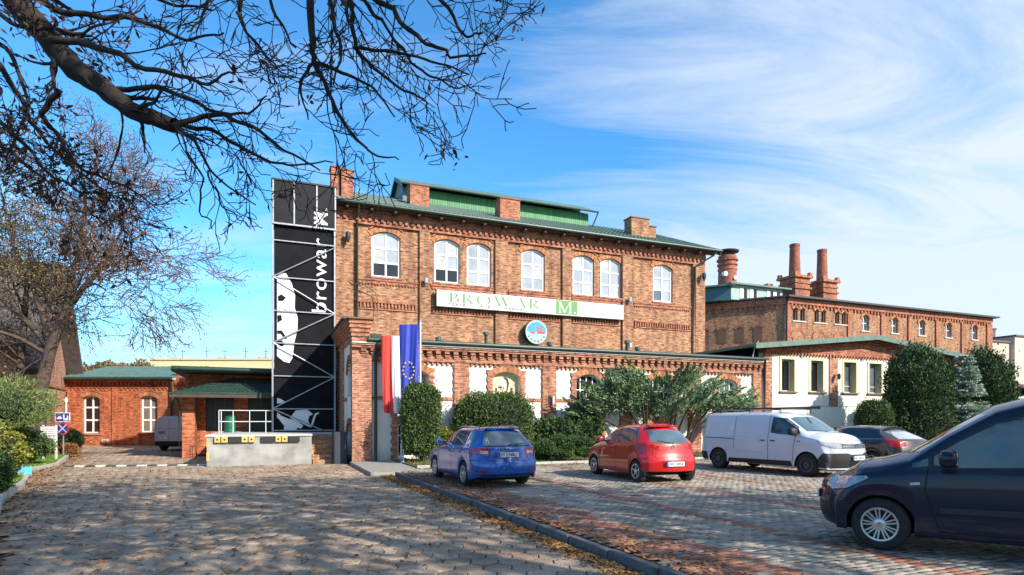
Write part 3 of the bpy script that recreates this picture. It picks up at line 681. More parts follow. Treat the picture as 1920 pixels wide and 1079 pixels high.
# broken aerial bracket near the left downpipe
br = bthing('aerial_bracket', 'thin black bracket and cable on the brick beside the left downpipe', 'bracket', .98, 5.9)
V, F = tubes([([(-.35, 0, 8.35), (.1, -.05, 8.1), (.35, 0, 8.0)], [.02] * 3), ([(-.15, -.1, 8.0), (.25, -.1, 8.3)], [.02] * 2), ([(.2, -.1, 8.2), (.85, .0, 7.85), (.95, 0, 7.5), (.95, 0, 6.0)], [.016] * 4)], 6)
mesh_np('arm', V, F, BLACK_M, br)
# ------------------------------------------------------------------ low annex in front of the hall
ann = bthing('annex', 'low brick annex with white plaster panels running along the hall front', 'building')
AL = 20.5; SP = .08
bays = [(.75, 4.08), (4.72, 8.09), (8.74, 12.05), (12.7, 15.96), (16.67, 19.99)]
ops = []
for k, (a, b) in enumerate(bays):
    c = (a + b) / 2; w = .63
    if k == 0: c = 2.37
    low = (.35, 1.5, .22) if k != 0 else (.12, 1.6, .2)
    ops.append((c - w, c + w, [low, (1.78, 3.68, .24)]))
mb = MB(); wall_open(mb, .0, AL, 0, 3.98, .10, .40, ops); mb.build('wall', WHITE_PL, ann)
mb = MB(); mb.box(.0, AL, .42, .5, 0, 4.55); mb.box(.4, AL, .5, 6.1, 4.0, 4.5); mb.build('inner_wall', DARK, ann)
edges = [(.0, .72)] + [(bays[k][1], bays[k + 1][0]) for k in range(4)] + [(19.99, AL)]
for a, b in edges:
    mb = MB(); mb.box(a, b, 0, .098, 0, 3.98)
    # toothed brick edge towards the panels
    z = .05; k = 0
    while z < 3.9:
        if k % 2 == 0:
            if a > .1: mb.box(a - .035, a, .03, .098, z, z + .145)
            if b < AL - .1: mb.box(b, b + .035, .03, .098, z, z + .145)
        z += .155; k += 1
    mb.build('pilaster', BR_RED, ann)
for (a, b) in bays:
    mb = MB(); x = a + .08                                     # little brick teeth hanging at the top of each panel
    while x < b - .1: mb.box(x, x + .09, .02, .098, 3.86, 3.98); x += .21
    mb.box(a, b, .06, .098, 3.93, 3.98); mb.build('panel_teeth', BR_RED, ann, kind='stuff')
    o = ops[bays.index((a, b))]
    for xa, xb in ((a, o[0] - .24), (o[1] + .24, b)): mb = MB(); mb.box(xa, xb, .055, .098, 2.42, 2.56); mb.build('brick_band', BR_ARCH, ann)
for k, (a, b, oo) in enumerate(ops):
    for zb, zt, rise in oo:
        mb = MB(); arch_band(mb, a - .0, b + .0, zt - rise, rise, .27, .02, .16); mb.build('window_arch', BR_ARCH, ann)
        mb = MB(); z = zb - .05; j = 0
        while z < zt - rise + .16:
            w = .26 if j % 2 == 0 else .215
            mb.box(a - w, a, .025, .099, z, z + .15); mb.box(b, b + w, .025, .099, z, z + .15); z += .155; j += 1
        mb.box(a - .2, b + .2, .0, .16, zb - .12, zb - .05); mb.build('window_surround', BR_RED, ann)
    g = GLASS_MID if k == 4 else GLASS_DK
    if k != 1:
        window(ann, a, b, 1.78, 3.68, .24, .26, glass=g, nx=4, zs=[2.42, 2.98], fw=.07, bw=.045)
    if k in (0,): window(ann, a, b, .12, 1.6, .2, .26, glass=GLASS_DK, nx=2, zs=[1.0], fw=.08, bw=.06)
    else: window(ann, a, b, .35, 1.5, .22, .26, glass=GLASS_DK, nx=2, zs=[.95], fw=.08, bw=.06)
# painted niche in the second bay: plain painted scene with a figure behind a table
mu = bthing('mural', 'small painted panel with a seated figure and mugs in the arched niche', 'mural', 0, 0)
a, b, _ = ops[1]
def blob(cx, cz, rx, rz, n=20): return [(cx + rx * math.cos(2 * math.pi * k / n), cz + rz * math.sin(2 * math.pi * k / n)) for k in range(n)]
mb = MB(); mb.prism([(a, 1.78), (b, 1.78)] + arc_pts(a, b, 3.44, .24)[::-1], .30, .36); mb.build('panel', mat('mural_cream', (.66, .62, .38), .7, .2, 3), mu)
mb = MB(); mb.prism(blob(6.34, 3.25, .17, .2), .296, .3); mb.prism(blob(6.36, 2.75, .36, .3), .292, .3); mb.build('figure', mat('mural_skin', (.70, .62, .52), .7, .15, 8), mu)
mb = MB(); mb.prism([(6.38, 3.48), (6.55, 3.42), (6.62, 3.2), (6.56, 2.9), (6.48, 2.85), (6.52, 3.15), (6.48, 3.32), (6.34, 3.42)], .288, .292)
mb.box(5.98, 6.06, .288, .292, 2.75, 3.0); mb.box(6.68, 6.78, .288, .292, 2.7, 3.02); mb.prism(blob(6.2, 3.02, .1, .05), .288, .291); mb.build('dark_strokes', mat('mural_dark', (.06, .04, .05), .7), mu)
mb = MB(); mb.prism([(6.0, 2.3), (6.75, 2.3), (6.66, 2.85), (6.1, 2.85)], .284, .288); mb.build('table', mat('mural_yellow', (.70, .45, .06), .7, .3, 9), mu)
mb = MB(); mb.box(a, a + .3, .296, .2995, 2.0, 2.7); mb.prism(blob(a + .25, 2.3, .2, .25), .29, .296); mb.build('painted_leaves', mat('mural_green', (.25, .36, .2), .7, .4, 9), mu)
# cornice
mb = MB(); mb.box(-.0, AL + .1, -.02, .1, 3.98, 4.1); mb.build('frieze', BR_RED, ann)
mb = MB(); x = .3
while x < AL - .1:
    mb.box(x, x + .2, -.16, .1, 4.3, 4.42); mb.box(x + .02, x + .18, -.09, .1, 4.2, 4.3); mb.box(x + .05, x + .15, -.05, .1, 4.12, 4.2); x += .37
mb.build('cornice_brackets', BR_RED, ann, kind='stuff')
mb = MB(); mb.box(-.02, AL + .1, -.0, .12, 4.1, 4.42); mb.build('cornice_back', BR_TRIM, ann)
mb = MB(); mb.box(-.05, AL + .12, -.2, .14, 4.42, 4.50); mb.box(-.05, AL + .12, -.25, .14, 4.505, 4.575); mb.build('cornice', BR_RED, ann)
mb = MB(); mb.box(-.05, AL + .12, -.3, .2, 4.58, 4.62); mb.build('flashing', FRAME_W, ann)
mb = MB(); mb.cyl((.55, -.34, 4.72), (AL - .15, -.34, 4.72), .085, n=10); mb.build('gutter', GREEN_D, ann, smooth=True)
mb = MB(); mb.prism([(-.32, 4.68), (6.05, 5.0), (6.05, 5.1), (-.32, 4.79)], .6, AL + .2, axis='x'); mb.build('roof', GREEN_D, ann)
# raised corner pier with stepped corbels and side parapet
mb = MB(); mb.box(-.02, .72, -.03, .0, 0, 4.0); mb.box(-.02, .6, -.03, .7, 4.0, 4.7)
for k in range(5): mb.box(-.04 - .03 * k, .60 + .03 * k, -.05 - .035 * k, .75, 4.7 + k * .16, 4.78 + k * .16); mb.box(-.02 - .03 * k, .57 + .03 * k, -.03 - .035 * k, .74, 4.78 + k * .16, 4.86 + k * .16)
mb.build('corner_pier', BR_RED, ann)
mb = MB(); mb.box(-.2, .78, -.26, .8, 5.5, 5.56); mb.build('pier_cap', mat('cap_brown', (.2, .1, .06), .8), ann)
def side(o, t0, S): o.location = (t0, S, 0); o.rotation_euler = (0, 0, -math.pi / 2); return o
SW = 5.95
mb = MB(); wall_open(mb, 0, SW - .1, 0, 4.95, .10, .4, [(3.6, 5.1, [(.2, 1.5, .5), (2.58, 4.1, .6)])]); side(mb.build('side_wall', WHITE_PL, ann), -.0, SW)
mb = MB()
for a, b in ((0, .35), (1.75, 2.4), (5.55, SW)): mb.box(a, b, 0, .099, 0, 4.95)
mb.box(.35, 1.75, .04, .099, 2.42, 2.56); mb.box(2.4, 3.5, .04, .099, 2.42, 2.56); mb.box(5.2, 5.55, .04, .099, 2.42, 2.56); mb.box(.35, 5.55, .02, .099, 4.75, 4.95); side(mb.build('side_pilasters', BR_RED, ann, kind='stuff'), -.0, SW)
for z0_, z1_, r_ in ((.2, 1.5, .5), (2.58, 4.1, .6)):
    mb = MB(); arch_band(mb, 3.6, 5.1, z1_ - r_, r_, .2, .04, .16); side(mb.build('window_arch', BR_ARCH_D, ann), 0, SW)
    mb = MB(); mb.prism([(3.6, z0_), (5.1, z0_)] + arc_pts(3.6, 5.1, z1_ - r_, r_)[::-1], .3, .34); side(mb.build('blind_window', mat('blind_brick', (.16, .06, .035), .9), ann), 0, SW)
mb = MB()
for k in range(6): mb.box(0, SW + .03, -.05 - .05 * k, .1 if k else .1, 4.96 + k * .09, 5.045 + k * .09)
side(mb.build('side_cornice', BR_TRIM, ann), 0, SW)
mb = MB(); mb.box(-.05, SW + .1, -.4, .5, 5.5, 5.57); side(mb.build('side_coping', mat('coping_dark', (.05, .07, .06), .6), ann), 0, SW)
pipe(ann, [(.86, -.3, 4.7), (.86, -.12, 4.3), (.86, -.12, 0)], .06, GREEN_D)
mb = MB(); mb.prism([(.72, 4.62), (1.0, 4.62), (1.06, 4.95), (.66, 4.95)], -.3, -.04); mb.build('rain_hopper', GREEN_D, ann)
pipe(ann, [(20.42, -.34, 4.7), (20.62, -.12, 4.3), (20.62, -.12, 0)], .06, BLACK_M)
for k, (t, z, s_, r_) in enumerate(((4.22, 5.25, 3, .11), (6.53, 5.62, 3, .1), (9.88, 5.3, 3, .12), (14.36, 5.6, 3, .12), (15.0, 5.3, 3, .12))):
    v = bthing('roof_vent', ['short green pipe vent on the low roof, leftmost of the row', 'tall green pipe vent with cap, second from the left', 'short wide vent just below the round sign', 'taller vent beside the tall pilaster right of the round sign', 'short blue grey vent at the right end of the row'][k], 'roof vent', t, s_, 'pipe vents on the annex roof')
    mb = MB(); mb.cyl((0, 0, 4.8), (0, 0, z), r_ * .75, n=12); mb.build('pipe', GREEN_D, v, smooth=True)
    mb = MB(); mb.cyl((0, 0, z), (0, 0, z + .16), r_ * 1.25, n=12); mb.build('cap', mat('vent_cap', (.05, .11, .12), .4), v, smooth=True)
for t, lb in ((8.42, 'small white lamp on the brick pilaster between mural bay and next window'),):
    l = bthing('wall_light', lb, 'lamp', t, 0); mb = MB(); mb.box(-.05, .05, -.03, 0, 2.3, 2.7); mb.build('backplate', BLACK_M, l)
    mb = MB(); mb.cyl((.12, -.1, 2.32), (.12, -.1, 2.66), .05, n=10); mb.build('tube', FRAME_W, l, smooth=True)
    mb = MB(); mb.cyl((0, -.02, 2.4), (.12, -.1, 2.4), .015, n=6); mb.build('arm', BLACK_M, l)

# ------------------------------------------------------------------ pavilion on the right
pav = bthing('pavilion', 'white pavilion with low green gable roof and yellow framed windows', 'building')
T0, T1 = 20.72, 35.9; TA = 28.3
wops = [(21.93, 22.83), (24.02, 24.92), (26.5, 27.46), (28.5, 29.5), (31.8, 32.7), (33.9, 34.8)]
wp = [(a, b, [(3.13, 4.82, 0)]) for a, b in wops]
mb = MB(); wall_open(mb, T0, T1, 2.38, 5.1, .06, .40, wp); mb.box(T0, T1, .04, .40, -.1, 2.35); mb.build('wall', CREAM_PL, pav)
mb = MB(); mb.box(T0, T1, .045, .4, 2.35, 2.38); mb.build('plinth_line', mat('groove', (.12, .11, .1), .9), pav)
mb = MB(); mb.box(T0, T0 + .1, .41, 10, 0, 5.5); mb.box(T1 - .2, T1, .41, 10, 0, 5.5); mb.box(T0 + .1, T1 - .2, .62, .7, 0, 5.4); mb.build('inner_wall', DARK, pav)
for a, b in ((T0 - .05, 21.25), (25.38, 25.99), (30.12, 30.75), (35.3, T1)):
    mb = MB(); mb.box(a, b, 0, .059, 0 if a < 21 else 2.38, 5.1); mb.build('pilaster', BR_RED, pav)
def zgab(t, up=0): return 5.35 + up + (.82 * (1 - abs(t - TA) / 8.2))
mb = MB(); mb.prism([(T0, 5.1), (T1, 5.1), (T1, zgab(T1)), (TA, zgab(TA)), (T0, zgab(T0))], .0, .4); mb.build('gable_wall', BR_TRIM, pav)
mb = MB(); x = T0
while x < T1 - .2:
    mb.box(x, x + .1, -.06, .0, 5.02, 5.16 ); mb.box(x + .02, x + .15, -.12, -.0, zgab(x) - .26, zgab(x) - .12); x += .23
mb.build('gable_dentils', BR_TRIM, pav, kind='stuff')
mb = MB()
for s0, s1, z0 in ((-.1, 0, -.28), (-.18, -.1, -.12)): mb.prism([(T0, zgab(T0, z0)), (TA, zgab(TA, z0)), (T1, zgab(T1, z0)), (T1, zgab(T1, z0 + .1)), (TA, zgab(TA, z0 + .1)), (T0, zgab(T0, z0 + .1))], s0, 0)
mb.build('corbels', BR_TRIM, pav)
mb = MB(); TL, TR = 19.5, 36.7
mb.prism([(TL, zgab(TL, .0)), (TA, zgab(TA, .0)), (TR, zgab(TR, .0)), (TR, zgab(TR, .12)), (TA, zgab(TA, .12)), (TL, zgab(TL, .12))], -.62, 10.5); mb.build('roof', ROOF_G, pav)
mb = MB(); mb.prism([(TL, zgab(TL, -.1)), (TA, zgab(TA, -.1)), (TR, zgab(TR, -.1)), (TR, zgab(TR, .16)), (TA, zgab(TA, .16)), (TL, zgab(TL, .16))], -.68, -.622); mb.build('verge_board', ROOF_G, pav)
mb = MB(); k = TL
while k < TR - .1:
    z0 = zgab(k, .12); z1 = zgab(k + .05, .12); mb.prism([(k, z0), (k + .05, z1), (k + .05, z1 + .03), (k, z0 + .03)], -.6, 10.5); k += .5
mb.build('roof_ribs', ROOF_G, pav, kind='stuff')
YEL = mat('window_surround_yellow', (.70, .62, .36), .8, .08, 3)
for k, (a, b) in enumerate(wops):
    mb = MB(); q = .13
    mb.box(a - q, a, .02, .4, 3.0, 4.95); mb.box(b, b + q, .02, .4, 3.0, 4.95); mb.box(a, b, .02, .4, 4.82, 4.95); mb.build('window_surround', YEL, pav)
    mb = MB(); mb.box(a - q - .04, b + q + .04, -.06, .3, 3.05, 3.12); mb.build('window_ledge', mat('ledge_brown', (.16, .12, .09), .6), pav)
    window(pav, a, b, 3.13, 4.82, 0, .33, glass=GLASS_DK if k < 2 else GLASS_MID, frame=mat('frame_brownish', (.55, .50, .42), .5), nx=1, zs=[3.5] if k > 1 else [], fw=.06)
pipe(pav, [(T0 - .6, -.2, 5.3), (T0 - .7, -.3, 5.6), (T0 - .9, -.3, 5.45), (T0 - 1.0, -.2, 4.75)], .02, FRAME_W, 'white_hose')
for t, z, lb in ((25.7, 4.0, 'small black lamp on brick pilaster between the two window pairs'),):
    l = bthing('wall_lamp', lb, 'lamp', t, 0); mb = MB(); mb.box(-.04, .04, -.03, 0, z - .1, z + .1); mb.build('backplate', BLACK_M, l)
    mb = MB(); mb.cyl((0, -.03, z), (.05, -.25, z + .1), .018, n=6); mb.build('arm', BLACK_M, l); mb = MB(); mb.lathe((.05, -.27, z), [(.02, .16), (.08, .1), (.09, -.1), (.02, -.2)], 10); mb.build('lamp_head', BLACK_M, l, smooth=True)
for t, lb in ((23.4, 'pale oval vent plate above the left window pair'), (27.95, 'pale oval vent plate above the right window pair')):
    l = bthing('vent_plate', lb, 'vent', t, .05, 'oval vent plates on the white pavilion'); mb = MB(); mb.prism(blob(0, 5.0, .14, .09), -.03, .005); mb.build('plate', STEEL, l)

# ------------------------------------------------------------------ banner tower
def tz_on(px, py, s):
    o = W(0, s); r = (px - 960) / FPX; t = (r * o.y - o.x) / (DV.x - r * DV.y); Y = o.y + t * DV.y
    return (t, EYE + (HOR - py) / FPX * Y)
tow = bthing('banner_tower', 'tall black lift tower with steel frame, white figure print and vertical white lettering', 'tower')
A, B, SF, ZB, ZT = -2.82, -.16, 5.0, 1.07, 12.30
BAN = mat('banner_black', (.008, .008, .010), .75, .4, 1.5, bump=.15, bscale=3, spec=.15); BAN_W = mat('banner_white', (.74, .73, .72), .6, .05, 3)
mb = MB(); mb.box(A + .06, B - .02, SF + .08, SF + .10, ZB, 10.3); mb.build('banner', BAN, tow)
mb = MB(); mb.box(A + .08, B - .02, SF + .4, 5.98 + 1.6, ZB, 12.2) if False else mb.box(A + .08, B - .02, SF + .4, 5.98, ZB, 12.2); mb.build('shaft', mat('shaft_dark', (.03, .03, .034), .6), tow)
mb = MB(); mb.box(A - .02, B + .06, SF - .05, 5.97, 10.36, ZT); mb.build('head_box', mat('head_black', (.014, .014, .016), .6, .3, 2, spec=.2), tow)
mb = MB(); mb.box(A - .06, B + .1, SF - .1, 5.98, ZT, ZT + .07); mb.build('head_roof', BLACK_M, tow)
for t in (A + .02, -1.92, -.95, B + .02): mb = MB(); mb.box(t - .03, t + .03, SF - .09, SF - .051, 10.40, ZT - .02); mb.build('mullion', STEEL, tow)
for z in (10.36,): mb = MB(); mb.box(A - .02, B + .06, SF - .1, SF - .051, z - .02, z + .05); mb.build('rail', STEEL, tow)
for t in (A, B):
    for s_ in (SF, 5.9): mb = MB(); mb.box(t - .035, t + .035, s_ - .04, s_ + .03, ZB, 10.36); mb.build('post', STEEL, tow)
lv = [1.15, 2.12, 3.59, 5.06, 6.50, 8.0, 9.64]
for z in lv: mb = MB(); mb.box(A + .035, B - .035, SF - .025, SF + .02, z - .022, z + .022); mb.build('cross_bar', STEEL, tow)
for z in lv: mb = MB(); mb.box(A - .02, A + .02, SF + .03, 5.86, z - .022, z + .022); mb.build('side_bar', STEEL, tow)
for (ta, za), (tb, zb) in (((B, 9.55), (A, 8.0)), ((A, 8.0), (B, 6.5)), ((B, 6.5), (A, 5.06)), ((A, 5.06), (B, 3.59)), ((B, 3.59), (A, 2.12)), ((A, 2.12), (-.7, 1.15))):
    mb = MB(); mb.cyl((ta, SF - .04, za), (tb, SF - .04, zb), .028, n=8); mb.build('brace', STEEL, tow, smooth=True)
def zp(X, Y): return tz_on(500 + X / 3.086, 480 + Y / 3.086, SF + .07)
def print_shape(name, pts, m, y):
    mb = MB(); mb.prism([zp(*p) for p in pts], y, y + .003); mb.build(name, m, tow)
print_shape('white_print', [(60, 125), (80, 95), (112, 102), (145, 160), (165, 230), (162, 300), (180, 360), (178, 430), (160, 500), (150, 590), (132, 620), (100, 612), (60, 580)], BAN_W, SF + .074)
print_shape('white_print', [(60, 822), (85, 830), (110, 846), (88, 853), (60, 855)], BAN_W, SF + .074)
print_shape('white_print', [(135, 938), (168, 895), (232, 888), (268, 915), (245, 930), (240, 955), (255, 985), (250, 992)], BAN_W, SF + .074)
print_shape('white_print', [(252, 990), (268, 940), (280, 912), (302, 905), (302, 913), (286, 922), (272, 968), (258, 993)], BAN_W, SF + .0745)
print_shape('white_print', [(98, 1010), (102, 985), (75, 950), (60, 935), (60, 905), (85, 925), (122, 942), (160, 950), (212, 980), (200, 1000), (178, 995), (170, 1010)], BAN_W, SF + .074)
for q in ([(64, 235), (84, 222), (112, 242), (95, 262), (66, 262)], [(61, 345), (84, 342), (90, 372), (62, 388)], [(61, 432), (88, 432), (112, 468), (96, 472), (80, 452), (61, 452)], [(61, 495), (88, 490), (104, 508), (92, 526), (61, 518)], [(80, 295), (120, 318), (150, 328), (118, 324)], [(106, 472), (118, 478), (110, 488)]):
    print_shape('dark_print', q, BAN, SF + .0705)
tm = put_text('lettering', 'browar', .93, BAN_W, tow, (tz_on(612, 585, SF)[0], SF + .06, 6.5), (R(90), R(-90), 0), ext=.004, offset=.002, spacing=1.08, xs=1.16)
tm = put_text('lettering', 'M.', .86, BAN_W, tow, (tz_on(614, 585, SF)[0], SF - .06, 10.48), (R(90), R(-90), 0), ext=.004, offset=.004, xs=1.0)
mb = MB(); mb.box(-1.12, -1.02, SF + .06, SF + .068, 10.3, 10.36) if False else mb.box(-1.08, -.98, SF - .066, SF - .058, 10.75, 10.86); mb.build('letter_dot', BAN_W, tow)

# ------------------------------------------------------------------ loading dock, stair, canopy building
dock = bthing('loading_dock', 'grey concrete loading dock with yellow and black rubber buffers', 'loading dock')
mb = MB(); mb.box(-5.11, -1.42, 1.12, 8.2, -.15, 1.0); mb.build('base', CONC, dock)
mb = MB(); mb.box(-5.16, -1.40, 1.07, 8.2, 1.0, 1.07); mb.box(-1.40, -.05, 3.1, 8.2, 1.0, 1.07); mb.build('deck', CONC_L, dock)
mb = MB(); mb.box(-1.42, -.05, 3.12, 8.2, -.15, 1.0); mb.build('stair_wall', mat('rough_brown', (.28, .17, .10), .9, .25, 4, bump=.4), dock)
YB = mat('buffer_yellow', (.56, .42, .12), .6, .12, 10); BB = mat('buffer_black', (.02, .02, .02), .6)
for x0, x1, m_ in ((402, 413, YB), (415, 427, YB), (428.5, 452, BB), (453, 464.5, YB), (466, 477.5, YB), (490, 515, BB), (516.5, 527, YB), (528.5, 539, YB), (540.5, 562, BB)):
    t0, t1 = tz_on(x0, 822, 1.05)[0], tz_on(x1, 822, 1.05)[0]; mb = MB(); mb.box(t0, t1, 1.0, 1.115, .78, 1.0); b_ = mb.build('buffer', m_, dock, bevel=.01)
    if m_ is YB: mb = MB(); c_ = (t0 + t1) / 2; mb.cyl((c_, 1.0, .89), (c_, .99, .89), .035, n=10); mb.build('bolt', BLACK_M, b_)
for z0, z1 in ((.1, .42), (.6, .8)): mb = MB(); mb.box(-5.12, -5.04, 1.10, 1.2, z0, z1); mb.build('edge_mark', YB, dock)
st = bthing('brick_stair', 'short flight of orange brick steps at the right end of the dock', 'stair')
SM = brick_mat('brick_stair', (.50, .24, .11), (.56, .30, .15), (.36, .26, .18))
for k in range(6):
    mb = MB(); mb.box(-1.38, -.12, 1.15 + k * .32, 3.1, -.15 + (0 if k == 0 else .0) + k * .19 - (0 if k == 0 else .0), k * .19 + .04); mb.build('step', SM, st, bevel=.012)
cab = bthing('dark_filler', 'dark cabinet beside the side wall right of the brick steps', 'filler', -.62, .62)  # dark box added where the content of the area is unknown
mb = MB(); mb.box(0, .5, 0, .9, -.1, 1.15); mb.build('body', mat('filler_dark', (.03, .035, .05), .5), cab, bevel=.01)
mb = MB(); mb.box(.03, .47, -.012, 0, -.02, 1.1); mb.build('door', mat('filler_front', (.035, .04, .06), .45), cab); mb = MB(); mb.box(.40, .43, -.03, -.012, .5, .65); mb.build('handle', STEEL, cab)
rl = bthing('railing', 'white tubular safety railing on top of the loading dock', 'railing')
for t in (-4.95, -4.86, -4.4, -3.75, -3.1): mb = MB(); mb.cyl((t, 4.7, 1.07), (t, 4.7, 2.03), .015, n=8); mb.build('post', FRAME_W, rl, smooth=True)
for z in (1.55, 2.03): mb = MB(); mb.cyl((-4.95, 4.7, z), (-2.87, 4.7, z), .015, n=8); mb.build('rail', FRAME_W, rl, smooth=True)
bn = bthing('barrel', 'dark green barrel standing behind the white railing', 'barrel', -4.55, 5.3)
mb = MB(); mb.lathe((0, 0, 1.07), [(0, 0), (.22, 0), (.235, .05), (.22, .25), (.235, .28), (.22, .5), (.235, .53), (.21, .7), (0, .7)], 20); mb.build('body', mat('barrel_green', (.02, .16, .09), .45), bn, smooth=True)
mb = MB(); mb.cyl((0, 0, 1.775), (0, 0, 1.80), .2, n=20); mb.build('lid', mat('barrel_lid', (.015, .10, .06), .5), bn)
ent = bthing('entrance_building', 'brick delivery entrance with dark doors under a tiled canopy', 'building')
eo = [(-5.75, -4.55, [(1.07, 2.85, 0)]), (-3.9, -2.2, [(1.07, 2.85, 0)]), (-1.3, -.3, [(1.07, 2.6, 0)])]
mb = MB(); wall_open(mb, -6.6, -.05, 0, 3.79, 8.2, 8.5, eo); mb.box(-6.6, -.05, 8.7, 9.0, 0, 3.79); mb.box(-6.6, -6.3, 9.0, 14, 0, 3.79)
mb.box(-6.6, -6.1, 7.0, 8.2, -.1, 2.8); mb.build('wall', BR_WING, ent)
for k, (a, b, oo) in enumerate(eo):
    mb = MB(); mb.box(a, b, 8.4, 8.44, 1.07, oo[0][1]); d_ = mb.build('door', mat('door_dark', (.02, .03, .025), .4), ent)
    for j in range(1, 3): mb = MB(); x = a + (b - a) * j / 3; mb.box(x - .02, x + .02, 8.37, 8.4, 1.1, oo[0][1]); mb.build('door_rail', mat('door_rail_m', (.05, .07, .06), .4), d_)
mb = MB(); mb.box(-7.0, -.06, 6.7, 14, 3.80, 4.04); mb.build('roof', GREEN_D, ent)
mb = MB(); mb.cyl((-7.0, 6.64, 3.92), (-.1, 6.64, 3.92), .08, n=8); mb.build('gutter', GREEN_D, ent, smooth=True)
# hipped tiled canopy
cz0, cz1 = 2.82, 3.62
mb = MB(); E_ = [(-7.0, 6.1), (-.1, 6.1), (-.1, 8.2), (-7.0, 8.2)]
mb.face([(-7.0, 6.0, cz0), (-2.85, 6.0, cz0), (-2.85, 8.19, cz1), (-4.6, 8.19, cz1)]); mb.face([(-7.0, 6.0, cz0), (-4.6, 8.19, cz1), (-7.0, 8.19, cz0)]); mb.face([(-2.85, 6.0, cz0), (-.1, 6.05, cz0), (-.1, 8.19, cz1), (-2.85, 8.19, cz1)])
mb.face([(-7.0, 6.0, cz0 - .05), (-7.0, 8.19, cz0 - .05), (-.1, 8.19, cz0 - .05), (-.1, 6.0, cz0 - .05)]); mb.face([(-7.0, 6.0, cz0 - .05), (-.1, 6.0, cz0 - .05), (-.1, 6.0, cz0), (-7.0, 6.0, cz0)])
can = mb.build('canopy', GREEN_D, ent)
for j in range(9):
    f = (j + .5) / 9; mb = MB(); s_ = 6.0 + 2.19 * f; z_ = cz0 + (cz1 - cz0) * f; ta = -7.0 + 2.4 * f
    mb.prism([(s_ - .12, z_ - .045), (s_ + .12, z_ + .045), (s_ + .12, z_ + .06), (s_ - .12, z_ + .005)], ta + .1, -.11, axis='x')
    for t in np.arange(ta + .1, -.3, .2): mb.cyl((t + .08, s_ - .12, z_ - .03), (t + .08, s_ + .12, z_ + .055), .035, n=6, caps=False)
    mb.build('tile_row', mat('canopy_tile_shaded', (.02, .05, .038), .45, .4, 8), can, kind='stuff')  # tile green darkened to carry the canopy's shade
mb = MB(); mb.box(-6.98, -.2, 6.02, 6.1, cz0 - .2, cz0 - .05); mb.build('canopy_beam', WOOD_D, ent)
pipe(ent, [(-6.9, 6.0, 2.8), (-6.75, 6.6, 2.5), (-6.7, 6.9, 2.2), (-6.7, 6.9, 0)], .05, GREEN_D)
np_ = bthing('door_plate', 'small white number plate beside the right door under the canopy', 'plate', -1.75, 8.19); mb = MB(); mb.box(-.16, .16, -.015, 0, 2.05, 2.35); mb.build('plate', FRAME_W, np_)
mb = MB(); mb.prism(blob(-.0, 2.2, .1, .08), -.02, -.015); mb.build('plate_print', mat('plate_blue', (.1, .2, .4), .5), np_)

# ------------------------------------------------------------------ red wing at the back left
wing = thing('red_wing', 'low red brick wing with two tall white framed windows and green roof', 'building', (0, 40, 0))
XL, XR = -29.8, -20.8; wo = [(-28.78, -27.60, [(.72, 3.25, .2)]), (-24.90, -23.74, [(.78, 3.25, .2)])]
mb = MB(); wall_open(mb, XL, XR, -.15, 4.3, 0, .35, wo); mb.box(XL, XR, .5, .8, -.15, 4.3); mb.build('wall', BR_WING, wing)
for a, b in ((-26.75, -26.45), (-22.9, -22.3)): mb = MB(); mb.box(a, b, -.08, 0, -.15, 3.75); mb.build('pilaster', BR_WING, wing)
mb = MB(); mb.box(XL, XR, -.12, 0, 4.1, 4.3); mb.box(XL, XR, -.06, 0, 3.75, 3.85); mb.build('cornice', BR_WING, wing)
mb = MB(); x = XL
while x < XR - .2: mb.box(x, x + .14, -.12, 0, 3.95, 4.1); mb.box(x, x + .1, -.05, 0, 3.62, 3.75); x += .28
mb.build('dentils', BR_WING, wing, kind='stuff')
for a, b, oo in wo:
    mb = MB(); arch_band(mb, a, b, 3.05, .2, .28, -.03, .06); mb.build('window_arch', BR_ARCH, wing)
    mb = MB(); arch_band(mb, a - .15, b + .15, 3.3, .24, .08, -.06, 0); mb.build('hood_moulding', BR_TRIM, wing)
    mb = MB(); mb.box(a - .1, b + .1, -.08, .1, oo[0][0] - .12, oo[0][0]); mb.build('sill', BR_TRIM, wing)
window(wing, *wo[0][:2], .72, 3.25, .2, .2, glass=GLASS_DK, zs=[1.6, 2.45], fw=.09, bw=.11)
window(wing, *wo[1][:2], .78, 3.25, .2, .2, glass=mat('glass_curtain', (.22, .19, .16), .1, .2, 2), zs=[1.6, 2.45], fw=.09, bw=.11)
mb = MB(); mb.prism([(-.45, 4.35), (4.2, 5.45), (4.2, 5.57), (-.45, 4.47)], XL - .1, -22.4, axis='x'); mb.build('roof', ROOF_G, wing)
mb = MB(); x = XL
while x < -22.5: mb.prism([(-.45, 4.47), (4.2, 5.57), (4.2, 5.6), (-.45, 4.5)], x, x + .04, axis='x'); x += .4
mb.build('roof_ribs', ROOF_G, wing, kind='stuff')
mb = MB(); mb.cyl((XL, -.5, 4.36), (-22.5, -.5, 4.36), .1, n=8); mb.build('gutter', GREEN_D, wing, smooth=True)
pipe(wing, [(-22.75, -.5, 4.36), (-22.7, -.2, 4.0), (-22.7, -.15, 0)], .07, GREEN_D)
mb = MB(); mb.box(-22.45, -21.95, -.1, .6, 4.3, 5.0); mb.box(-22.5, -21.9, -.14, .64, 5.0, 5.08); mb.build('pier', BR_TRIM, wing)
mb = MB(); mb.prism([(-22.0, 4.55), (-20.9, 3.55), (-20.9, 3.3), (-22.0, 4.25)], -.3, 0); mb.build('raking_coping', mat('coping_red', (.5, .12, .08), .7), wing)
hb = thing('wall_box', 'small white equipment box low on the red wing wall', 'box', (-26.0, 39.9, 0)); mb = MB(); mb.box(-1.35, -.95, -.1, .0, .12, .3); mb.build('box', FRAME_W, hb, bevel=.02)
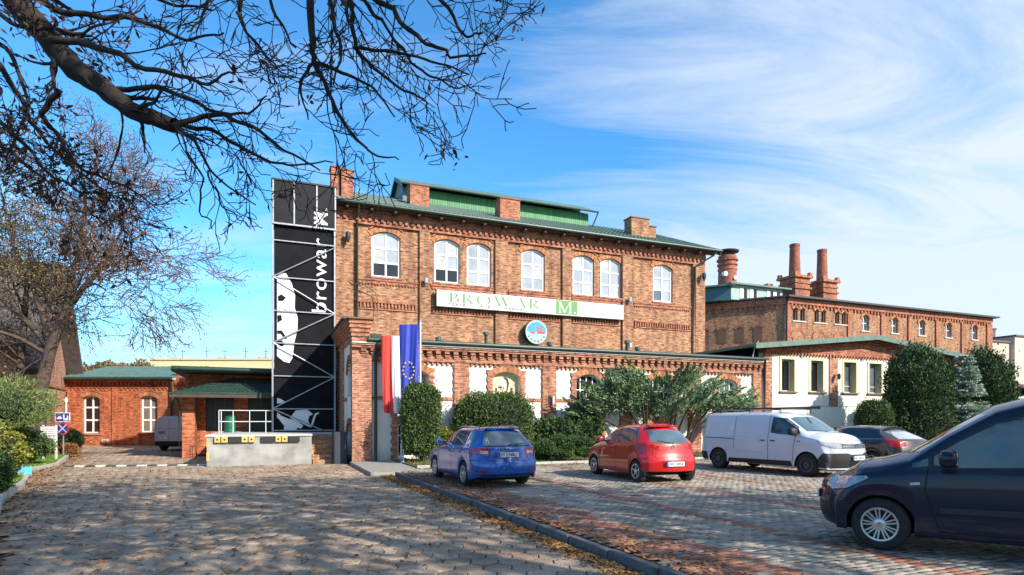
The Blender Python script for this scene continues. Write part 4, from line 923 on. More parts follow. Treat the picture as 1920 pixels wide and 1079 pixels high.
mb = MB(); mb.box(-1.30, -1.0, -.11, -.1, .15, .27); mb.build('lid', STEEL, hb)
wl = thing('lamp_box', 'white floodlight box hanging on the wall under the raking coping', 'lamp', (-21.3, 39.7, 0)); mb = MB(); mb.box(-.4, .2, -.12, .1, 2.75, 2.95); mb.build('housing', FRAME_W, wl); mb = MB(); mb.box(-.15, -.05, -.05, .3, 2.95, 3.2); mb.build('bracket', BLACK_M, wl)

# gabled brick building on the far left
G = Vector((-29.9, 40.0, 0)); gd = Vector((.447, -.894, 0)); go = G + gd * 25
gab = thing('gabled_building', 'large sunlit brick gable wall behind the tree at the far left', 'building', go, math.atan2(.894, -.447))
mb = MB(); mb.prism([(0, -.2), (25, -.2), (25, 5.0), (20.6, 10.4), (16.2, 5.0), (0, 5.0)], 0, .4); mb.box(0, 25, .4, 10, -.2, 4.9); mb.build('wall', BR_PINK, gab)
for k, (a, b) in enumerate(((14.2, 15.4), (19.5, 20.7))):
    mb = MB(); mb.box(a - .1, b + .1, -.05, 0, 1.1, 1.2); mb.build('sill', BR_TRIM, gab)
mb = MB(); mb.box(0, 25, -.07, 0, 3.6, 3.72); mb.build('string_course', BR_TRIM, gab)
mb = MB(); mb.prism([(25.9, 4.0), (26.1, 4.3), (20.6, 11.1), (15.1, 4.3), (15.3, 4.0), (20.6, 10.5)], -.9, 12); mb.build('roof', mat('gable_roof', (.10, .08, .075), .8, .3, 3), gab)
mb = MB(); mb.prism([(15.0, 4.95), (15.0, 5.2), (-1, 5.2), (-1, 4.95)], -.5, 10); mb.build('flat_roof', mat('gable_roof2', (.10, .08, .075), .8, .3, 3), gab)
mb = MB(); mb.cyl((24.6, -.1, 3.0), (24.6, -.1, 2.8), .1, n=8); mb.build('lamp_globe', FRAME_W, gab)

# ------------------------------------------------------------------ far buildings
yb = thing('yellow_building', 'long pale yellow flat roofed building far behind the entrance', 'building', (-40, 80, 0))
mb = MB(); mb.box(-8.5, 9, 0, 12, 0, 9.6); mb.build('wall', YELLOW_PL, yb); mb = MB(); mb.box(-8.6, 9.1, -.15, 12, 9.6, 9.85); mb.build('parapet', mat('parapet', (.6, .5, .36), .8), yb)
for k, (x, w) in enumerate(((-7.8, 1.2), (-1.2, 1.6), (4.5, 1.8))): mb = MB(); mb.box(x, x + w, 3, 5, 9.85, 10.35); mb.build('roof_hatch', mat('hatch', (.5, .42, .3), .8), yb)
for k, x in enumerate((-5.2, -1.9, .6, 3.4, 6.2)):
    V, F = tubes([([(x, 2, 9.8), (x, 2, 11.3 + .3 * (k % 2))], [.05, .04]), ([(x - .4, 2, 11.0), (x + .4, 2, 11.0)], [.03, .03])], 4); mesh_np('aerial', V, F, BLACK_M, yb)
C0 = Vector((27.6, 60, 0))
far = thing('old_brewery', 'long old brick brewery with rows of small arched windows behind the pavilion', 'building', C0, ANG)
FL = 33.2; ZF = 13.9
fpil = [(-.0, .5), (8.6, 9.1), (13.7, 14.2), (18.1, 18.6), (22.8, 23.3), (27.4, 27.9), (32.2, FL)]
dbl = [.95, 3.9, 6.85]; sing = [11.4, 16.0, 20.5, 25.2, 30.0]
fops = []
for c in dbl: fops += [(c, c + .62, [(11.7, 13.0, .2)]), (c + .98, c + 1.6, [(11.7, 13.0, .2)])]
for c in sing: fops += [(c - .55, c + .55, [(7.6, 9.6, .4), (11.2, 12.95, .45)])]
mb = MB(); wall_open(mb, 0, FL, 0, ZF, .1, .5, fops); mb.box(0, FL, .8, 12, 0, ZF - .1); mb.build('wall', BR_FAR, far)
for a, b in fpil: mb = MB(); mb.box(a, b, -.05, .1, 0, 13.2); mb.build('pilaster', BR_TRIM, far)
mb = MB(); mb.box(0, FL, -.1, .1, 13.35, ZF - .02); mb.build('cornice', BR_TRIM, far)
mb = MB(); x = .1
while x < FL - .3: mb.box(x, x + .22, -.05, .1, 13.05, 13.35); x += .5
mb.build('dentils', BR_TRIM, far, kind='stuff')
for c in dbl:
    for a in (c, c + .98):
        mb = MB(); arch_band(mb, a, a + .62, 12.8, .2, .22, .0, .12, 6); mb.build('window_arch', BR_ARCH, far); window(far, a, a + .62, 11.7, 13.0, .2, .35, glass=GLASS_DK, frame=FRAME_W, nx=1, zs=[], fw=.05)
    mb = MB(); mb.box(c - .15, c + 1.75, .0, .12, 11.55, 11.68); mb.build('sill', mat('sill_stone', (.55, .5, .42), .8), far)
    mb = MB(); arch_band(mb, c - .1, c + 1.5, 9.9, .75, .3, .0, .1, 10); mb.build('blind_arch', BR_TRIM, far); mb = MB(); mb.prism(arc_pts(c - .1, c + 1.5, 9.9, .75)[::-1] + [(c - .1, 9.0), (c + 1.5, 9.0)][:0] + [(c - .1, 8.4), (c + 1.5, 8.4)], .04, .1); mb.build('blind_field', BR_FAR, far)
for c in sing:
    for zb, zt, r_ in ((7.6, 9.6, .4), (11.2, 12.95, .45)):
        mb = MB(); arch_band(mb, c - .55, c + .55, zt - r_, r_, .28, .0, .12, 8); mb.build('window_arch', BR_ARCH, far)
        window(far, c - .55, c + .55, zb, zt, r_, .35, glass=GLASS_MID, nx=2, zs=[zb + .85], fw=.09, bw=.08); mb = MB(); mb.box(c - .7, c + .7, .0, .12, zb - .14, zb); mb.build('sill', mat('sill_stone', (.55, .5, .42), .8), far)
mb = MB(); mb.box(-.3, FL + .5, -.6, 12.5, ZF, ZF + .18); mb.build('roof', mat('far_roof', (.06, .07, .07), .7), far)
pipe(far, [(-.1, -.5, ZF), (-.1, -.1, ZF - .6), (-.1, -.1, 0)], .09, mat('far_pipe', (.05, .05, .06), .5))
# shaded left face, turned away to the left
fa = math.atan2(.444, -.896)
def leftface(o): o.rotation_euler = (0, 0, fa - ANG + math.pi); o.location = Vector((-.12, .02, 0)) ; return o
# local x of the face runs from the far end (negative) to the corner at 0
mb = MB(); wall_open(mb, -20, 0, 0, ZF, .05, .5, []); leftface(mb.build('side_wall', BR_FAR, far))
for k in range(6):
    c = -2.6 - k * 1.75
    mb = MB(); mb.box(c - .42, c + .42, .02, .05, 9.6, 11.0); mb.box(c - .25, c + .25, -.0, .02, 9.7, 10.9) if False else None; leftface(mb.build('blind_window', mat('blind_far', (.16, .08, .05), .9), far))
    mb = MB(); arch_band(mb, c - .8, c + .8, 8.0, .55, .3, -.04, .05, 8); leftface(mb.build('blind_arch', BR_TRIM, far))
    mb = MB(); arch_band(mb, c - .42, c + .42, 11.0, .2, .2, -.02, .05, 6); leftface(mb.build('window_arch', BR_TRIM, far))
mb = MB(); mb.box(-20, 0, -.12, .05, 13.2, ZF - .03)
x = -19.9
while x < -.3: mb.box(x, x + .22, -.06, .05, 12.8, 13.2); x += .5
leftface(mb.build('side_cornice', BR_TRIM, far)); mb = MB(); mb.box(-20, .2, -.45, 6, ZF, ZF + .15); leftface(mb.build('side_roof', mat('far_roof', (.06, .07, .07), .7), far))
TURQ = mat('clerestory_teal', (.30, .42, .38), .6, .2, 3); TEAL_SHADED = mat('clerestory_shaded', (.05, .13, .15), .6, .2, 3)  # second, darker teal paints the side face's shade into its colour
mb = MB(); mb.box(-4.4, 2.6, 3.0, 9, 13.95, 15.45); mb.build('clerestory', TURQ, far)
mb = MB(); mb.box(-12, 0, 0, .15, 13.9, 15.3); o_ = mb.build('clerestory_side', TEAL_SHADED, far); o_.rotation_euler = (0, 0, fa - ANG + math.pi); o_.location = (-4.42, 2.95, 0)
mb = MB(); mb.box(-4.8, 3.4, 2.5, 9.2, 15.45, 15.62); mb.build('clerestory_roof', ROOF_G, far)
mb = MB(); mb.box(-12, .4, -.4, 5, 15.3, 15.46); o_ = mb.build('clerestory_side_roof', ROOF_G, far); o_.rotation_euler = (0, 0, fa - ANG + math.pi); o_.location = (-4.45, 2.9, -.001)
for a in (-3.2, -1.9, .4, 1.3): mb = MB(); mb.box(a, a + .45, 2.96, 3.0, 14.2, 15.2); mb.build('clerestory_window', FRAME_W, far); mb = MB(); mb.box(a + .46, a + .9, 2.96, 3.0, 14.2, 15.2); mb.build('clerestory_window', DARK, far)
def stack(label, t, s, zb, zt, r0, r1, sq=None, cap=False):
    c = thing('chimney_stack', label, 'chimney', C0 + DV * t + NV * s, ANG, 'round brick chimney stacks on the old brewery')
    if sq:
        mb = MB(); mb.box(-sq, sq, -sq, sq, sq_b, zb - .3)
        mb.box(-sq - .15, sq + .15, -sq - .15, sq + .15, zb - 1.5, zb - 1.3); mb.box(-sq - .1, sq + .1, -sq - .1, sq + .1, zb - .9, zb - .75)
        mb.build('base', BR_TRIM, c)
        mb = MB(); mb.box(-sq - .25, sq + .25, -sq - .25, sq + .25, zb - .3, zb - .05); mb.build('base_cornice', BR_TRIM, c)
        for a in (-1, 1):
            for b in (-1, 1): mb = MB(); mb.box(a * sq - .18, a * sq + .18, b * sq - .18, b * sq + .18, zb - .05, zb + .3); mb.build('pinnacle', BR_TRIM, c)
    mb = MB(); mb.lathe((0, 0, 0), [(r0, zb - .3), (r1, zt - .25), (r1 + .04, zt - .25), (r1 + .04, zt), (r1 - .15, zt), (r1 - .15, zt - .5)], 20); mb.build('shaft', mat('stack_brick', (.31, .10, .06), .85, .35, 2.5, bump=.3, bscale=6), c, smooth=True)
    if cap:
        mb = MB()
        for k, z in enumerate((zt - 1.5, zt - 1.0, zt - .5)): mb.lathe((0, 0, 0), [(r1, z - .1), (r1 + .1 + .05 * k, z), (r1 + .1 + .05 * k, z + .16), (r1, z + .2)], 20)
        mb.build('collar', BR_TRIM, c, smooth=False)
        mb = MB(); mb.lathe((0, 0, 0), [(0, zt + .35), (1.15, zt + .42), (1.2, zt + .55), (.5, zt + .72), (0, zt + .75)], 24); mb.build('cowl', mat('cowl_dark', (.05, .045, .045), .5), c, smooth=True)
        for k in range(5): a = k * 1.257; mb = MB(); mb.cyl((.8 * math.cos(a), .8 * math.sin(a), zt - .1), (.8 * math.cos(a), .8 * math.sin(a), zt + .5), .04, n=6); mb.build('strut', BLACK_M, c)
        mb = MB(); mb.cyl((-.9, -.4, 16.9), (-.9, -.8, 16.9), .25, n=12); mb.cyl((.1, -.9, 16.5), (.1, -1.1, 16.5), .2, n=12); mb.build('antenna_dishes', FRAME_W, c, kind='stuff')
sq_b = 13.9
stack('squat round chimney with dark cowl and antennas, leftmost of the three', -3.05, 5, 15.3, 18.95, .98, .90, cap=True)
stack('slim round chimney on a square corbelled base, middle of the three', 5.0, 3.6, 17.2, 20.75, .62, .50, sq=1.05)
stack('slim round chimney on a square base, rightmost of the three', 9.1, 3.6, 17.05, 20.6, .60, .49, sq=1.05)
mb = MB(); mb.box(2.6, 3.3, 5, 5.7, 15.4, 16.6); mb.build('small_chimney', BR_TRIM, far)
bb = thing('beige_building', 'weathered beige rendered building far off at the right edge', 'building', (60.5, 75, 0), ANG)
mb = MB(); mb.box(-.6, 3.4, 0, 12, 0, 11.4); mb.build('wall', BEIGE_PL, bb); mb = MB(); mb.box(3.4, 22, -.5, 12, 0, 12.2); mb.build('wing', mat('beige_light', (.60, .50, .40), .85, .1, 1), bb)
mb = MB(); mb.box(-.8, 3.4, -.2, 12, 11.4, 11.6); mb.box(3.3, 22, -.7, 12, 12.2, 12.4); mb.build('roof_edge', mat('edge_brown', (.15, .11, .09), .8), bb)
mb = MB(); mb.box(3.0, 4.0, 2, 3, 12.3, 13.4); mb.box(2.9, 4.1, 1.9, 3.1, 13.4, 13.6); mb.build('chimney', mat('chim_dark', (.1, .1, .12), .8), bb)
lw = thing('low_shed', 'low white shed with brown roof edge beyond the dark round bush', 'shed', (36.5, 45, 0), .1)
mb = MB(); mb.box(-.5, 14, 0, 6, 0, 3.4); mb.build('wall', mat('shed_white', (.7, .7, .7), .7, .1, 1), lw); mb = MB(); mb.prism([(-1.0, 4.2), (14.5, 3.2), (14.5, 3.45), (-1.0, 4.45)], -.5, 6.5); mb.build('roof', mat('shed_roof', (.16, .09, .07), .8), lw)
# ------------------------------------------------------------------ vegetation helpers
def leafmat(name, a, b, rough=.6, k=.75): return mat(name, a, rough, 0, 3.0, col2=b, island=k, spec=.3)
def quads(P, U, Wd, L_, B_):
    """P centres, U long axis, Wd short axis (unit), sizes -> rhombus leaves"""
    n = len(P); V = np.empty((n, 4, 3)); V[:, 0] = P - U * L_[:, None]; V[:, 2] = P + U * L_[:, None]
    V[:, 1] = P + Wd * B_[:, None] - U * (L_ * .15)[:, None]; V[:, 3] = P - Wd * B_[:, None] - U * (L_ * .15)[:, None]
    return V.reshape(-1, 3), np.arange(n * 4).reshape(n, 4)
def rand_unit(n):
    v = RNG.normal(size=(n, 3)); return v / np.linalg.norm(v, axis=1)[:, None]
def lump(D, seed, amp, f=3.0):
    o = np.zeros(len(D)); r = np.random.default_rng(seed)
    for k in range(7):
        w = r.normal(size=3) * f * (1 + k * .35); o += np.sin(D @ w + r.uniform(0, 6.3)) / (1 + .45 * k)
    return 1 + amp * o / 2.2
def superdir(n, p):
    D = rand_unit(n); s = (np.abs(D) ** p).sum(1) ** (-1 / p); return D, s
def shell_points(n, c, rad, p, seed, amp, deep=.75, cone=0.0):
    D, s = superdir(n, p); u = RNG.random(n) ** .5; r = (deep + (1 - deep) * u) * s * lump(D, seed, amp) * lump(D, seed + 99, amp * .5 + .02, 11.0) * (1 + .05 * RNG.exponential(size=n) * (RNG.random(n) < .35))
    P = D * r[:, None] * np.array(rad)
    if cone: P[:, :2] *= np.clip(1 - cone * (P[:, 2:3] / rad[2] + 1) / 2, .04, 1)
    return P + np.array(c), D
def blobmesh(name, c, rad, p, seed, amp, k, m, parent, cone=0.0, nu=28, nv=16):
    th = np.linspace(0, 2 * np.pi, nu, endpoint=False); ph = np.linspace(-np.pi / 2 + .02, np.pi / 2 - .02, nv)
    T, Ph = np.meshgrid(th, ph); D = np.stack([np.cos(Ph) * np.cos(T), np.cos(Ph) * np.sin(T), np.sin(Ph)], -1).reshape(-1, 3)
    s = (np.abs(D) ** p).sum(1) ** (-1 / p); P = D * (s * lump(D, seed, amp) * k)[:, None] * np.array(rad)
    if cone: P[:, :2] *= np.clip(1 - cone * (P[:, 2:3] / rad[2] + 1) / 2, .04, 1)
    F = [(j * nu + i, j * nu + (i + 1) % nu, (j + 1) * nu + (i + 1) % nu, (j + 1) * nu + i) for j in range(nv - 1) for i in range(nu)]
    return mesh_np(name, P + np.array(c), F, m, parent, smooth=True)
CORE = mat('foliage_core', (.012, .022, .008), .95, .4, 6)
def shrub(name, label, cat, base, rad, zc, n, size, lm, p=2.0, amp=.07, deep=.8, seed=1, up=.25, cone=0.0, group=None, trunk=None, core=.86, aspect=.5, sub='foliage'):
    t = thing(name, label, cat, base, 0, group)
    P, D = shell_points(n, (0, 0, zc), rad, p, seed, amp, deep, cone)
    P = P[P[:, 2] > .02]; D = D[:len(P)]; n = len(P)
    O = P - np.array((0, 0, zc)); O /= np.linalg.norm(O, axis=1)[:, None] + 1e-6
    U = O * .9 + rand_unit(n) * .9 + np.array((0, 0, up)); U /= np.linalg.norm(U, axis=1)[:, None]
    Wd = np.cross(U, rand_unit(n)); Wd /= np.linalg.norm(Wd, axis=1)[:, None]
    L_ = size * RNG.uniform(.6, 1.3, n)
    V, F = quads(P, U, Wd, L_, L_ * aspect); mesh_np(sub, V, F, lm, t)
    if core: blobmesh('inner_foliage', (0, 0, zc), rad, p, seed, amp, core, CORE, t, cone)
    if trunk:
        V, F = tubes([([(0, 0, -.05), (.03, .02, zc * .5), (0, 0, zc)], [trunk, trunk * .8, trunk * .5])], 7); mesh_np('trunk', V, F, BARK, t)
    return t
L_THUJA = leafmat('leaf_thuja', (.02, .045, .012), (.13, .19, .05)); L_DARK = leafmat('leaf_dark', (.015, .034, .012), (.085, .145, .04))
L_SILV = leafmat('leaf_silver', (.20, .27, .18), (.56, .63, .50)); L_YEL = leafmat('leaf_yellow', (.06, .085, .015), (.36, .34, .06)); L_PINE = leafmat('leaf_pine', (.06, .10, .025), (.26, .33, .10))
L_JUN = leafmat('leaf_juniper', (.045, .09, .045), (.24, .35, .17)); L_BOX = leafmat('leaf_box', (.02, .05, .012), (.12, .20, .05)); L_AUT = leafmat('leaf_autumn', (.13, .045, .02), (.40, .19, .06)); L_OLIVE = leafmat('leaf_olive', (.09, .075, .025), (.34, .24, .09))
L_DEAD = leafmat('leaf_dead', (.03, .014, .008), (.12, .05, .022))
# clipped evergreens in front of the annex
shrub('thuja', 'clipped columnar evergreen beside the flagpoles with short bare trunk', 'shrub', (-3.38, 22.25, .03), (.72, .6, 1.30), 1.62, 16000, .045, L_THUJA, p=3.2, amp=.05, seed=3, trunk=.07)
shrub('clipped_shrub', 'wide dome shaped clipped evergreen behind the blue car', 'shrub', (-.78, 24.0, .03), (1.6, .95, 1.45), 1.25, 24000, .045, L_THUJA, p=3.0, amp=.06, seed=4)
shrub('shrub', 'low bush filling the gap between column and dome evergreens', 'shrub', (-2.45, 23.6, .03), (.5, .4, .5), .8, 4000, .04, L_YEL, seed=5)
shrub('rhododendron', 'loose leafy bush against the wall left of the spreading juniper', 'shrub', (1.75, 25.2, .03), (1.15, .6, .85), .8, 5200, .07, L_DARK, amp=.18, seed=6, core=.75)
shrub('rhododendron', 'taller leafy bush under the third annex window', 'shrub', (3.0, 25.9, .03), (.95, .5, 1.05), 1.1, 5000, .07, L_DARK, amp=.2, seed=16, core=.75)
cl = thing('cloud_pruned_juniper', 'juniper clipped into rounded cushions beside the red car', 'shrub', (0, 0, 0))
for k, (px, py, rx, rz) in enumerate(((1022, 838, 19, 15), (1047, 824, 15, 9), (1085, 827, 27, 9), (1052, 850, 24, 9), (1096, 848, 18, 9), (1016, 856, 16, 8), (1066, 838, 12, 7))):
    c = at(px, py, 22.6 + .2 * (k % 3)); s_ = 22.6 / FPX; rad = (rx * s_, rx * s_ * .85, rz * s_)
    P, D = shell_points(2600, c, rad, 2.2, 20 + k, .04, .85); n = len(P); U = D + rand_unit(n) * .8; U /= np.linalg.norm(U, axis=1)[:, None]; Wd = np.cross(U, rand_unit(n)); Wd /= np.linalg.norm(Wd, axis=1)[:, None]
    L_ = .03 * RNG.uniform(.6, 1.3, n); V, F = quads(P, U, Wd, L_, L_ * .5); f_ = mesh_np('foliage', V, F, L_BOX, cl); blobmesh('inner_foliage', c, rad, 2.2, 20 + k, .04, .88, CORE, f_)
V, F = tubes([([tuple(at(1045, 862, 22.7)), tuple(at(1040, 840, 22.7)), tuple(at(1022, 838, 22.7))], [.05, .04, .03]), ([tuple(at(1050, 862, 22.7)), tuple(at(1070, 845, 22.7)), tuple(at(1085, 828, 22.7))], [.05, .04, .03])], 6); mesh_np('stem', V, F, BARK, cl)
# right hand evergreens
shrub('thuja', 'tallest dark evergreen in front of the pavilion, behind the brown car', 'shrub', (20.35, 30.0, 0), (1.3, 1.1, 2.6), 2.55, 30000, .06, L_DARK, p=2.6, amp=.2, seed=7, up=.6)
shrub('thuja', 'narrower brownish evergreen just left of the silvery spruce', 'shrub', (22.35, 31.3, 0), (.65, .7, 2.0), 2.0, 11000, .06, L_THUJA, p=2.4, amp=.14, seed=8, up=.6)
shrub('thuja', 'dark evergreen standing right of the silvery spruce', 'shrub', (28.4, 36.0, 0), (1.6, 1.2, 2.75), 2.8, 26000, .07, L_DARK, p=2.6, amp=.2, seed=9, up=.6)
shrub('clipped_shrub', 'small rounded evergreen between pavilion wall and the tallest thuja', 'shrub', (17.3, 28.5, 0), (.78, .7, 1.15), 1.4, 11000, .045, L_THUJA, p=3, amp=.05, seed=10)
shrub('shrub', 'low spreading bush at the pavilion plinth behind the white van', 'shrub', (14.8, 27.6, 0), (.9, .5, .45), .75, 4000, .05, L_BOX, amp=.15, seed=11)
# silvery spruce with tiers
sp = thing('silver_spruce', 'silvery green spruce between two dark evergreens', 'tree', (22.95, 30.3, 0))
tr = MB(); tr.cyl((0, 0, 0), (0, 0, 4.9), .1, .02, 8); tr.build('trunk', BARK, sp)
PP, UU = [], []
for j in range(85):
    z = .3 + 4.7 * RNG.random() ** 1.15; r_ = 1.6 * (1 - z / 5.6) + .1
    for k in range(6):
        a = RNG.uniform(0, 6.28); d_ = np.array((math.cos(a), math.sin(a), -.18)); m_ = 75; f = RNG.random(m_) ** .6
        q = d_[None, :] * (f * r_)[:, None] + RNG.normal(size=(m_, 3)) * np.array((.07, .07, .03)) * (1.2 - f[:, None] * .6); q[:, 2] += z + .15 * f ** 2
        PP.append(q); UU.append(np.repeat(d_[None, :], m_, 0) + RNG.normal(size=(m_, 3)) * .5)
PP = np.concatenate(PP); UU = np.concatenate(UU); UU /= np.linalg.norm(UU, axis=1)[:, None]; Wd = np.cross(UU, rand_unit(len(PP))); Wd /= np.linalg.norm(Wd, axis=1)[:, None]
L_ = .075 * RNG.uniform(.6, 1.2, len(PP)); V, F = quads(PP, UU, Wd, L_, L_ * .3); mesh_np('crown', V, F, L_SILV, sp)
# spreading juniper
ju = thing('juniper_tree', 'wide spreading juniper with feathery upswept branches behind the red car', 'tree', W(14.05, -1.0, 0), ANG)
lines = []; rj = np.random.default_rng(12); PP, UU = [], []
bases = [(-1.3, 0, 0), (.1, -.1, 0), (.8, .1, 0)]
def jtop(x): return 2.15 + 2.15 * max(0, 1 - abs((x + 1.0) / (4.3 if x < -1 else 5.6)) ** 1.7)
pads = []
for k in range(34):
    x = -4.2 + 8.2 * (k + rj.random()) / 34; w = math.sqrt(max(.05, 1 - ((x + .2) / 4.6) ** 2)); top = jtop(x)
    pads.append((x, rj.uniform(-1.2, .5) * w, 1.75 + .25 * abs(x + .2) / 4 + (top - .6 - 1.75) * ((k * .618) % 1)))
for k in range(320):
    q_ = pads[k % 34]; x, y, z = q_[0] + rj.normal() * .36, q_[1] + rj.normal() * .22, q_[2] + rj.normal() * .07
    out = np.array((x + .3, y * 1.2, 0)); nrm = np.linalg.norm(out) + 1e-6; out /= nrm; steep = .85 - .55 * min(1, nrm / 3.5)
    dirv = out + np.array((0, 0, steep + rj.uniform(-.15, .25))) + rj.normal(size=3) * .18; dirv /= np.linalg.norm(dirv); ln = rj.uniform(.55, 1.15)
    m_ = 125; f = rj.random(m_) ** .8; o_ = np.array((x, y, z)); pts = o_ + dirv * (f * ln)[:, None] + rj.normal(size=(m_, 3)) * (.13 * (1.08 - f))[:, None]; pts[:, 2] -= .10 * (1 - f) * rj.random(m_)
    PP.append(pts); UU.append(dirv + rj.normal(size=(m_, 3)) * .30)
    if k < 34 and k % 3 == 0 or k in (40, 77, 120, 190):
        b = np.array(min(bases, key=lambda q: abs(q[0] - x * .35))); mid = b + (o_ - b) * .35 + np.array((0, 0, .45)); m2 = b + (o_ - b) * .72 + np.array((0, 0, .30)); lines.append(([b + rj.normal(size=3) * .02, mid, m2, o_ + dirv * ln * .6], [.085, .055, .032, .010]))
PP = np.concatenate(PP); UU = np.concatenate(UU); UU /= np.linalg.norm(UU, axis=1)[:, None]; Wd = np.cross(UU, rand_unit(len(PP))); Wd /= np.linalg.norm(Wd, axis=1)[:, None]
PP[:, 1] = np.minimum(PP[:, 1], .8)
L_ = .075 * RNG.uniform(.6, 1.3, len(PP)); V, F = quads(PP, UU, Wd, L_, L_ * .32); mesh_np('crown', V, F, L_JUN, ju)
V, F = tubes(lines, 6); mesh_np('trunk', V, F, BARK, ju)

# ------------------------------------------------------------------ bare branching
def grow(p, d, length, r, level, rng, lines, tips, P):
    n = max(3, int(length / P['seg'])); pts = [p]; rad = [r]; d = d / np.linalg.norm(d); kids = []
    for k in range(n):
        f = (k + 1) / n
        d = d + rng.normal(size=3) * P['wander'][min(level, len(P['wander']) - 1)] + np.array((0, 0, P['lift'][min(level, len(P['lift']) - 1)])); d /= np.linalg.norm(d)
        p = p + d * (length / n); pts.append(p); rad.append(max(r * (1 - f * .75), P['rmin'])); kids.append((p, d, f))
    lines.append((pts, rad))
    if level >= P['depth']: tips.append((p, d)); return
    nk = P['kids'][level]; L2 = P['len'][level]
    for j in range(nk):
        f = (j + rng.uniform(.2, .9)) / nk; f = .12 + .88 * f; q, dd, _ = kids[min(len(kids) - 1, int(f * n))]
        ax = np.cross(dd, rng.normal(size=3)); ax /= np.linalg.norm(ax); a = R(rng.uniform(*P['ang']))
        nd = dd * math.cos(a) + ax * math.sin(a); grow(q, nd, L2 * rng.uniform(.55, 1.15) * (1.15 - .5 * f), max(r * (1 - f * .7) * .55, P['rmin']), level + 1, rng, lines, tips, P)
    tips.append((p, d))
def limb(pts, r0, r1, rng, lines, tips, P, dens=1.0, lv=0, spread=None):
    """a given limb as a curve, with generated side branches"""
    pts = [np.array(q, float) for q in pts]; cur = []
    for a, b in zip(pts[:-1], pts[1:]):
        for k in range(6): cur.append(a + (b - a) * k / 6)
    cur.append(pts[-1]); cur = np.array(cur)
    for _ in range(2): cur[1:-1] = (cur[:-2] + cur[1:-1] * 2 + cur[2:]) / 4
    jit = rng.normal(size=(len(cur), 3)); jit[:-1] = (jit[:-1] + jit[1:]) / 2; jit[1:] = (jit[:-1] + jit[1:]) / 2; cur[1:-1] += jit[1:-1] * min(.03, np.linalg.norm(cur[1] - cur[0]) * .28)
    n = len(cur); rad = np.linspace(r0, r1, n); lines.append((list(cur), list(rad)))
    total = np.linalg.norm(np.diff(cur, axis=0), axis=1).sum(); nk = int(total * dens)
    for j in range(nk):
        f = (j + rng.uniform(0, 1)) / nk; k = min(n - 2, int(f * (n - 1))); dd = cur[k + 1] - cur[k]; dd /= np.linalg.norm(dd)
        ax = np.cross(dd, rng.normal(size=3)); ax /= np.linalg.norm(ax); a = R(rng.uniform(*P['ang'])); nd = dd * math.cos(a) + ax * math.sin(a) + np.array((.05, 0, -.12))
        grow(cur[k], nd, P['len0'] * rng.uniform(.5, 1.2) * (1.1 - .4 * f), max(rad[k] * .36, P['rmin'] * 1.25), lv, rng, lines, tips, P)
    tips.append((cur[-1], dd))
def leaves_at(tips, rng, n, size, spread, down=.4):
    P = np.array([t[0] for t in tips]); i = rng.integers(0, len(P), n); C = P[i] + rng.normal(size=(n, 3)) * spread
    U = rng.normal(size=(n, 3)) + np.array((0, 0, -down)); U /= np.linalg.norm(U, axis=1)[:, None]; Wd = np.cross(U, rng.normal(size=(n, 3))); Wd /= np.linalg.norm(Wd, axis=1)[:, None]
    L_ = size * rng.uniform(.5, 1.3, n); return quads(C, U, Wd, L_, L_ * .42)

# big tree whose boughs hang into the top of the picture
cat_tree = thing('chestnut_tree', 'nearly bare tree whose dark boughs hang over the yard at the top left', 'tree', (0, 0, 0))
rng = np.random.default_rng(21); lines, tips = [], []
TR0 = np.array((-9.6, 5.6, -.1))
trunk = [TR0, (-9.5, 5.7, 2.0), (-9.2, 5.9, 4.2), (-8.8, 6.2, 6.4), (-8.2, 6.6, 8.6)]
PB_ = dict(seg=.11, wander=[.13, .17, .2], lift=[.0, .035, .06], rmin=.0052, depth=2, kids=[5, 3, 0], len=[.52, .22, .2], ang=(20, 58), len0=1.15)
main = [at(-60, -120, 7.6), at(20, -10, 7.6), at(95, 75, 7.5), at(150, 140, 7.4), at(205, 172, 7.3), at(262, 215, 7.2), at(330, 235, 7.2)]
limb([(-8.8, 6.2, 6.4)] + [tuple(q) for q in main], .19, .085, rng, lines, tips, PB_, 1.1)
subs = [([(330, 235), (400, 212), (470, 235), (540, 285), (600, 320)], .05, .011), ([(330, 235), (400, 245), (470, 290), (540, 310), (625, 305)], .045, .010),
        ([(325, 235), (365, 262), (400, 330), (480, 385), (490, 400)][0:4], .035, .009), ([(262, 215), (268, 250), (272, 288)], .04, .012), ([(205, 172), (300, 165), (390, 205), (470, 215), (500, 180)], .05, .010),
        ([(95, 75), (190, 90), (290, 130), (380, 160), (440, 140)], .06, .012), ([(20, -10), (140, 20), (250, 40), (350, 75), (420, 62)], .06, .012), ([(-60, 60), (30, 160), (60, 240), (140, 320), (225, 372)], .06, .009),
        ([(110, 170), (80, 205), (95, 240), (150, 320), (240, 350), (300, 395)], .05, .008), ([(-80, 150), (0, 230), (60, 290), (120, 350), (200, 370)], .05, .009), ([(-60, 60), (20, 90), (60, 200), (10, 300)], .05, .012),
        ([(330, 240), (380, 330), (372, 390), (398, 430)], .022, .008), ([(390, 320), (412, 372), (440, 405), (470, 430)], .018, .007), ([(-40, -60), (100, -20), (230, -30), (330, 10), (400, 20)], .06, .012), ([(150, 140), (220, 200), (230, 270), (200, 330)], .03, .009),
        ([(-60, -20), (30, 50), (120, 60), (200, 55), (270, 10)], .045, .01), ([(-80, 220), (20, 290), (90, 340), (130, 380)], .04, .009)]
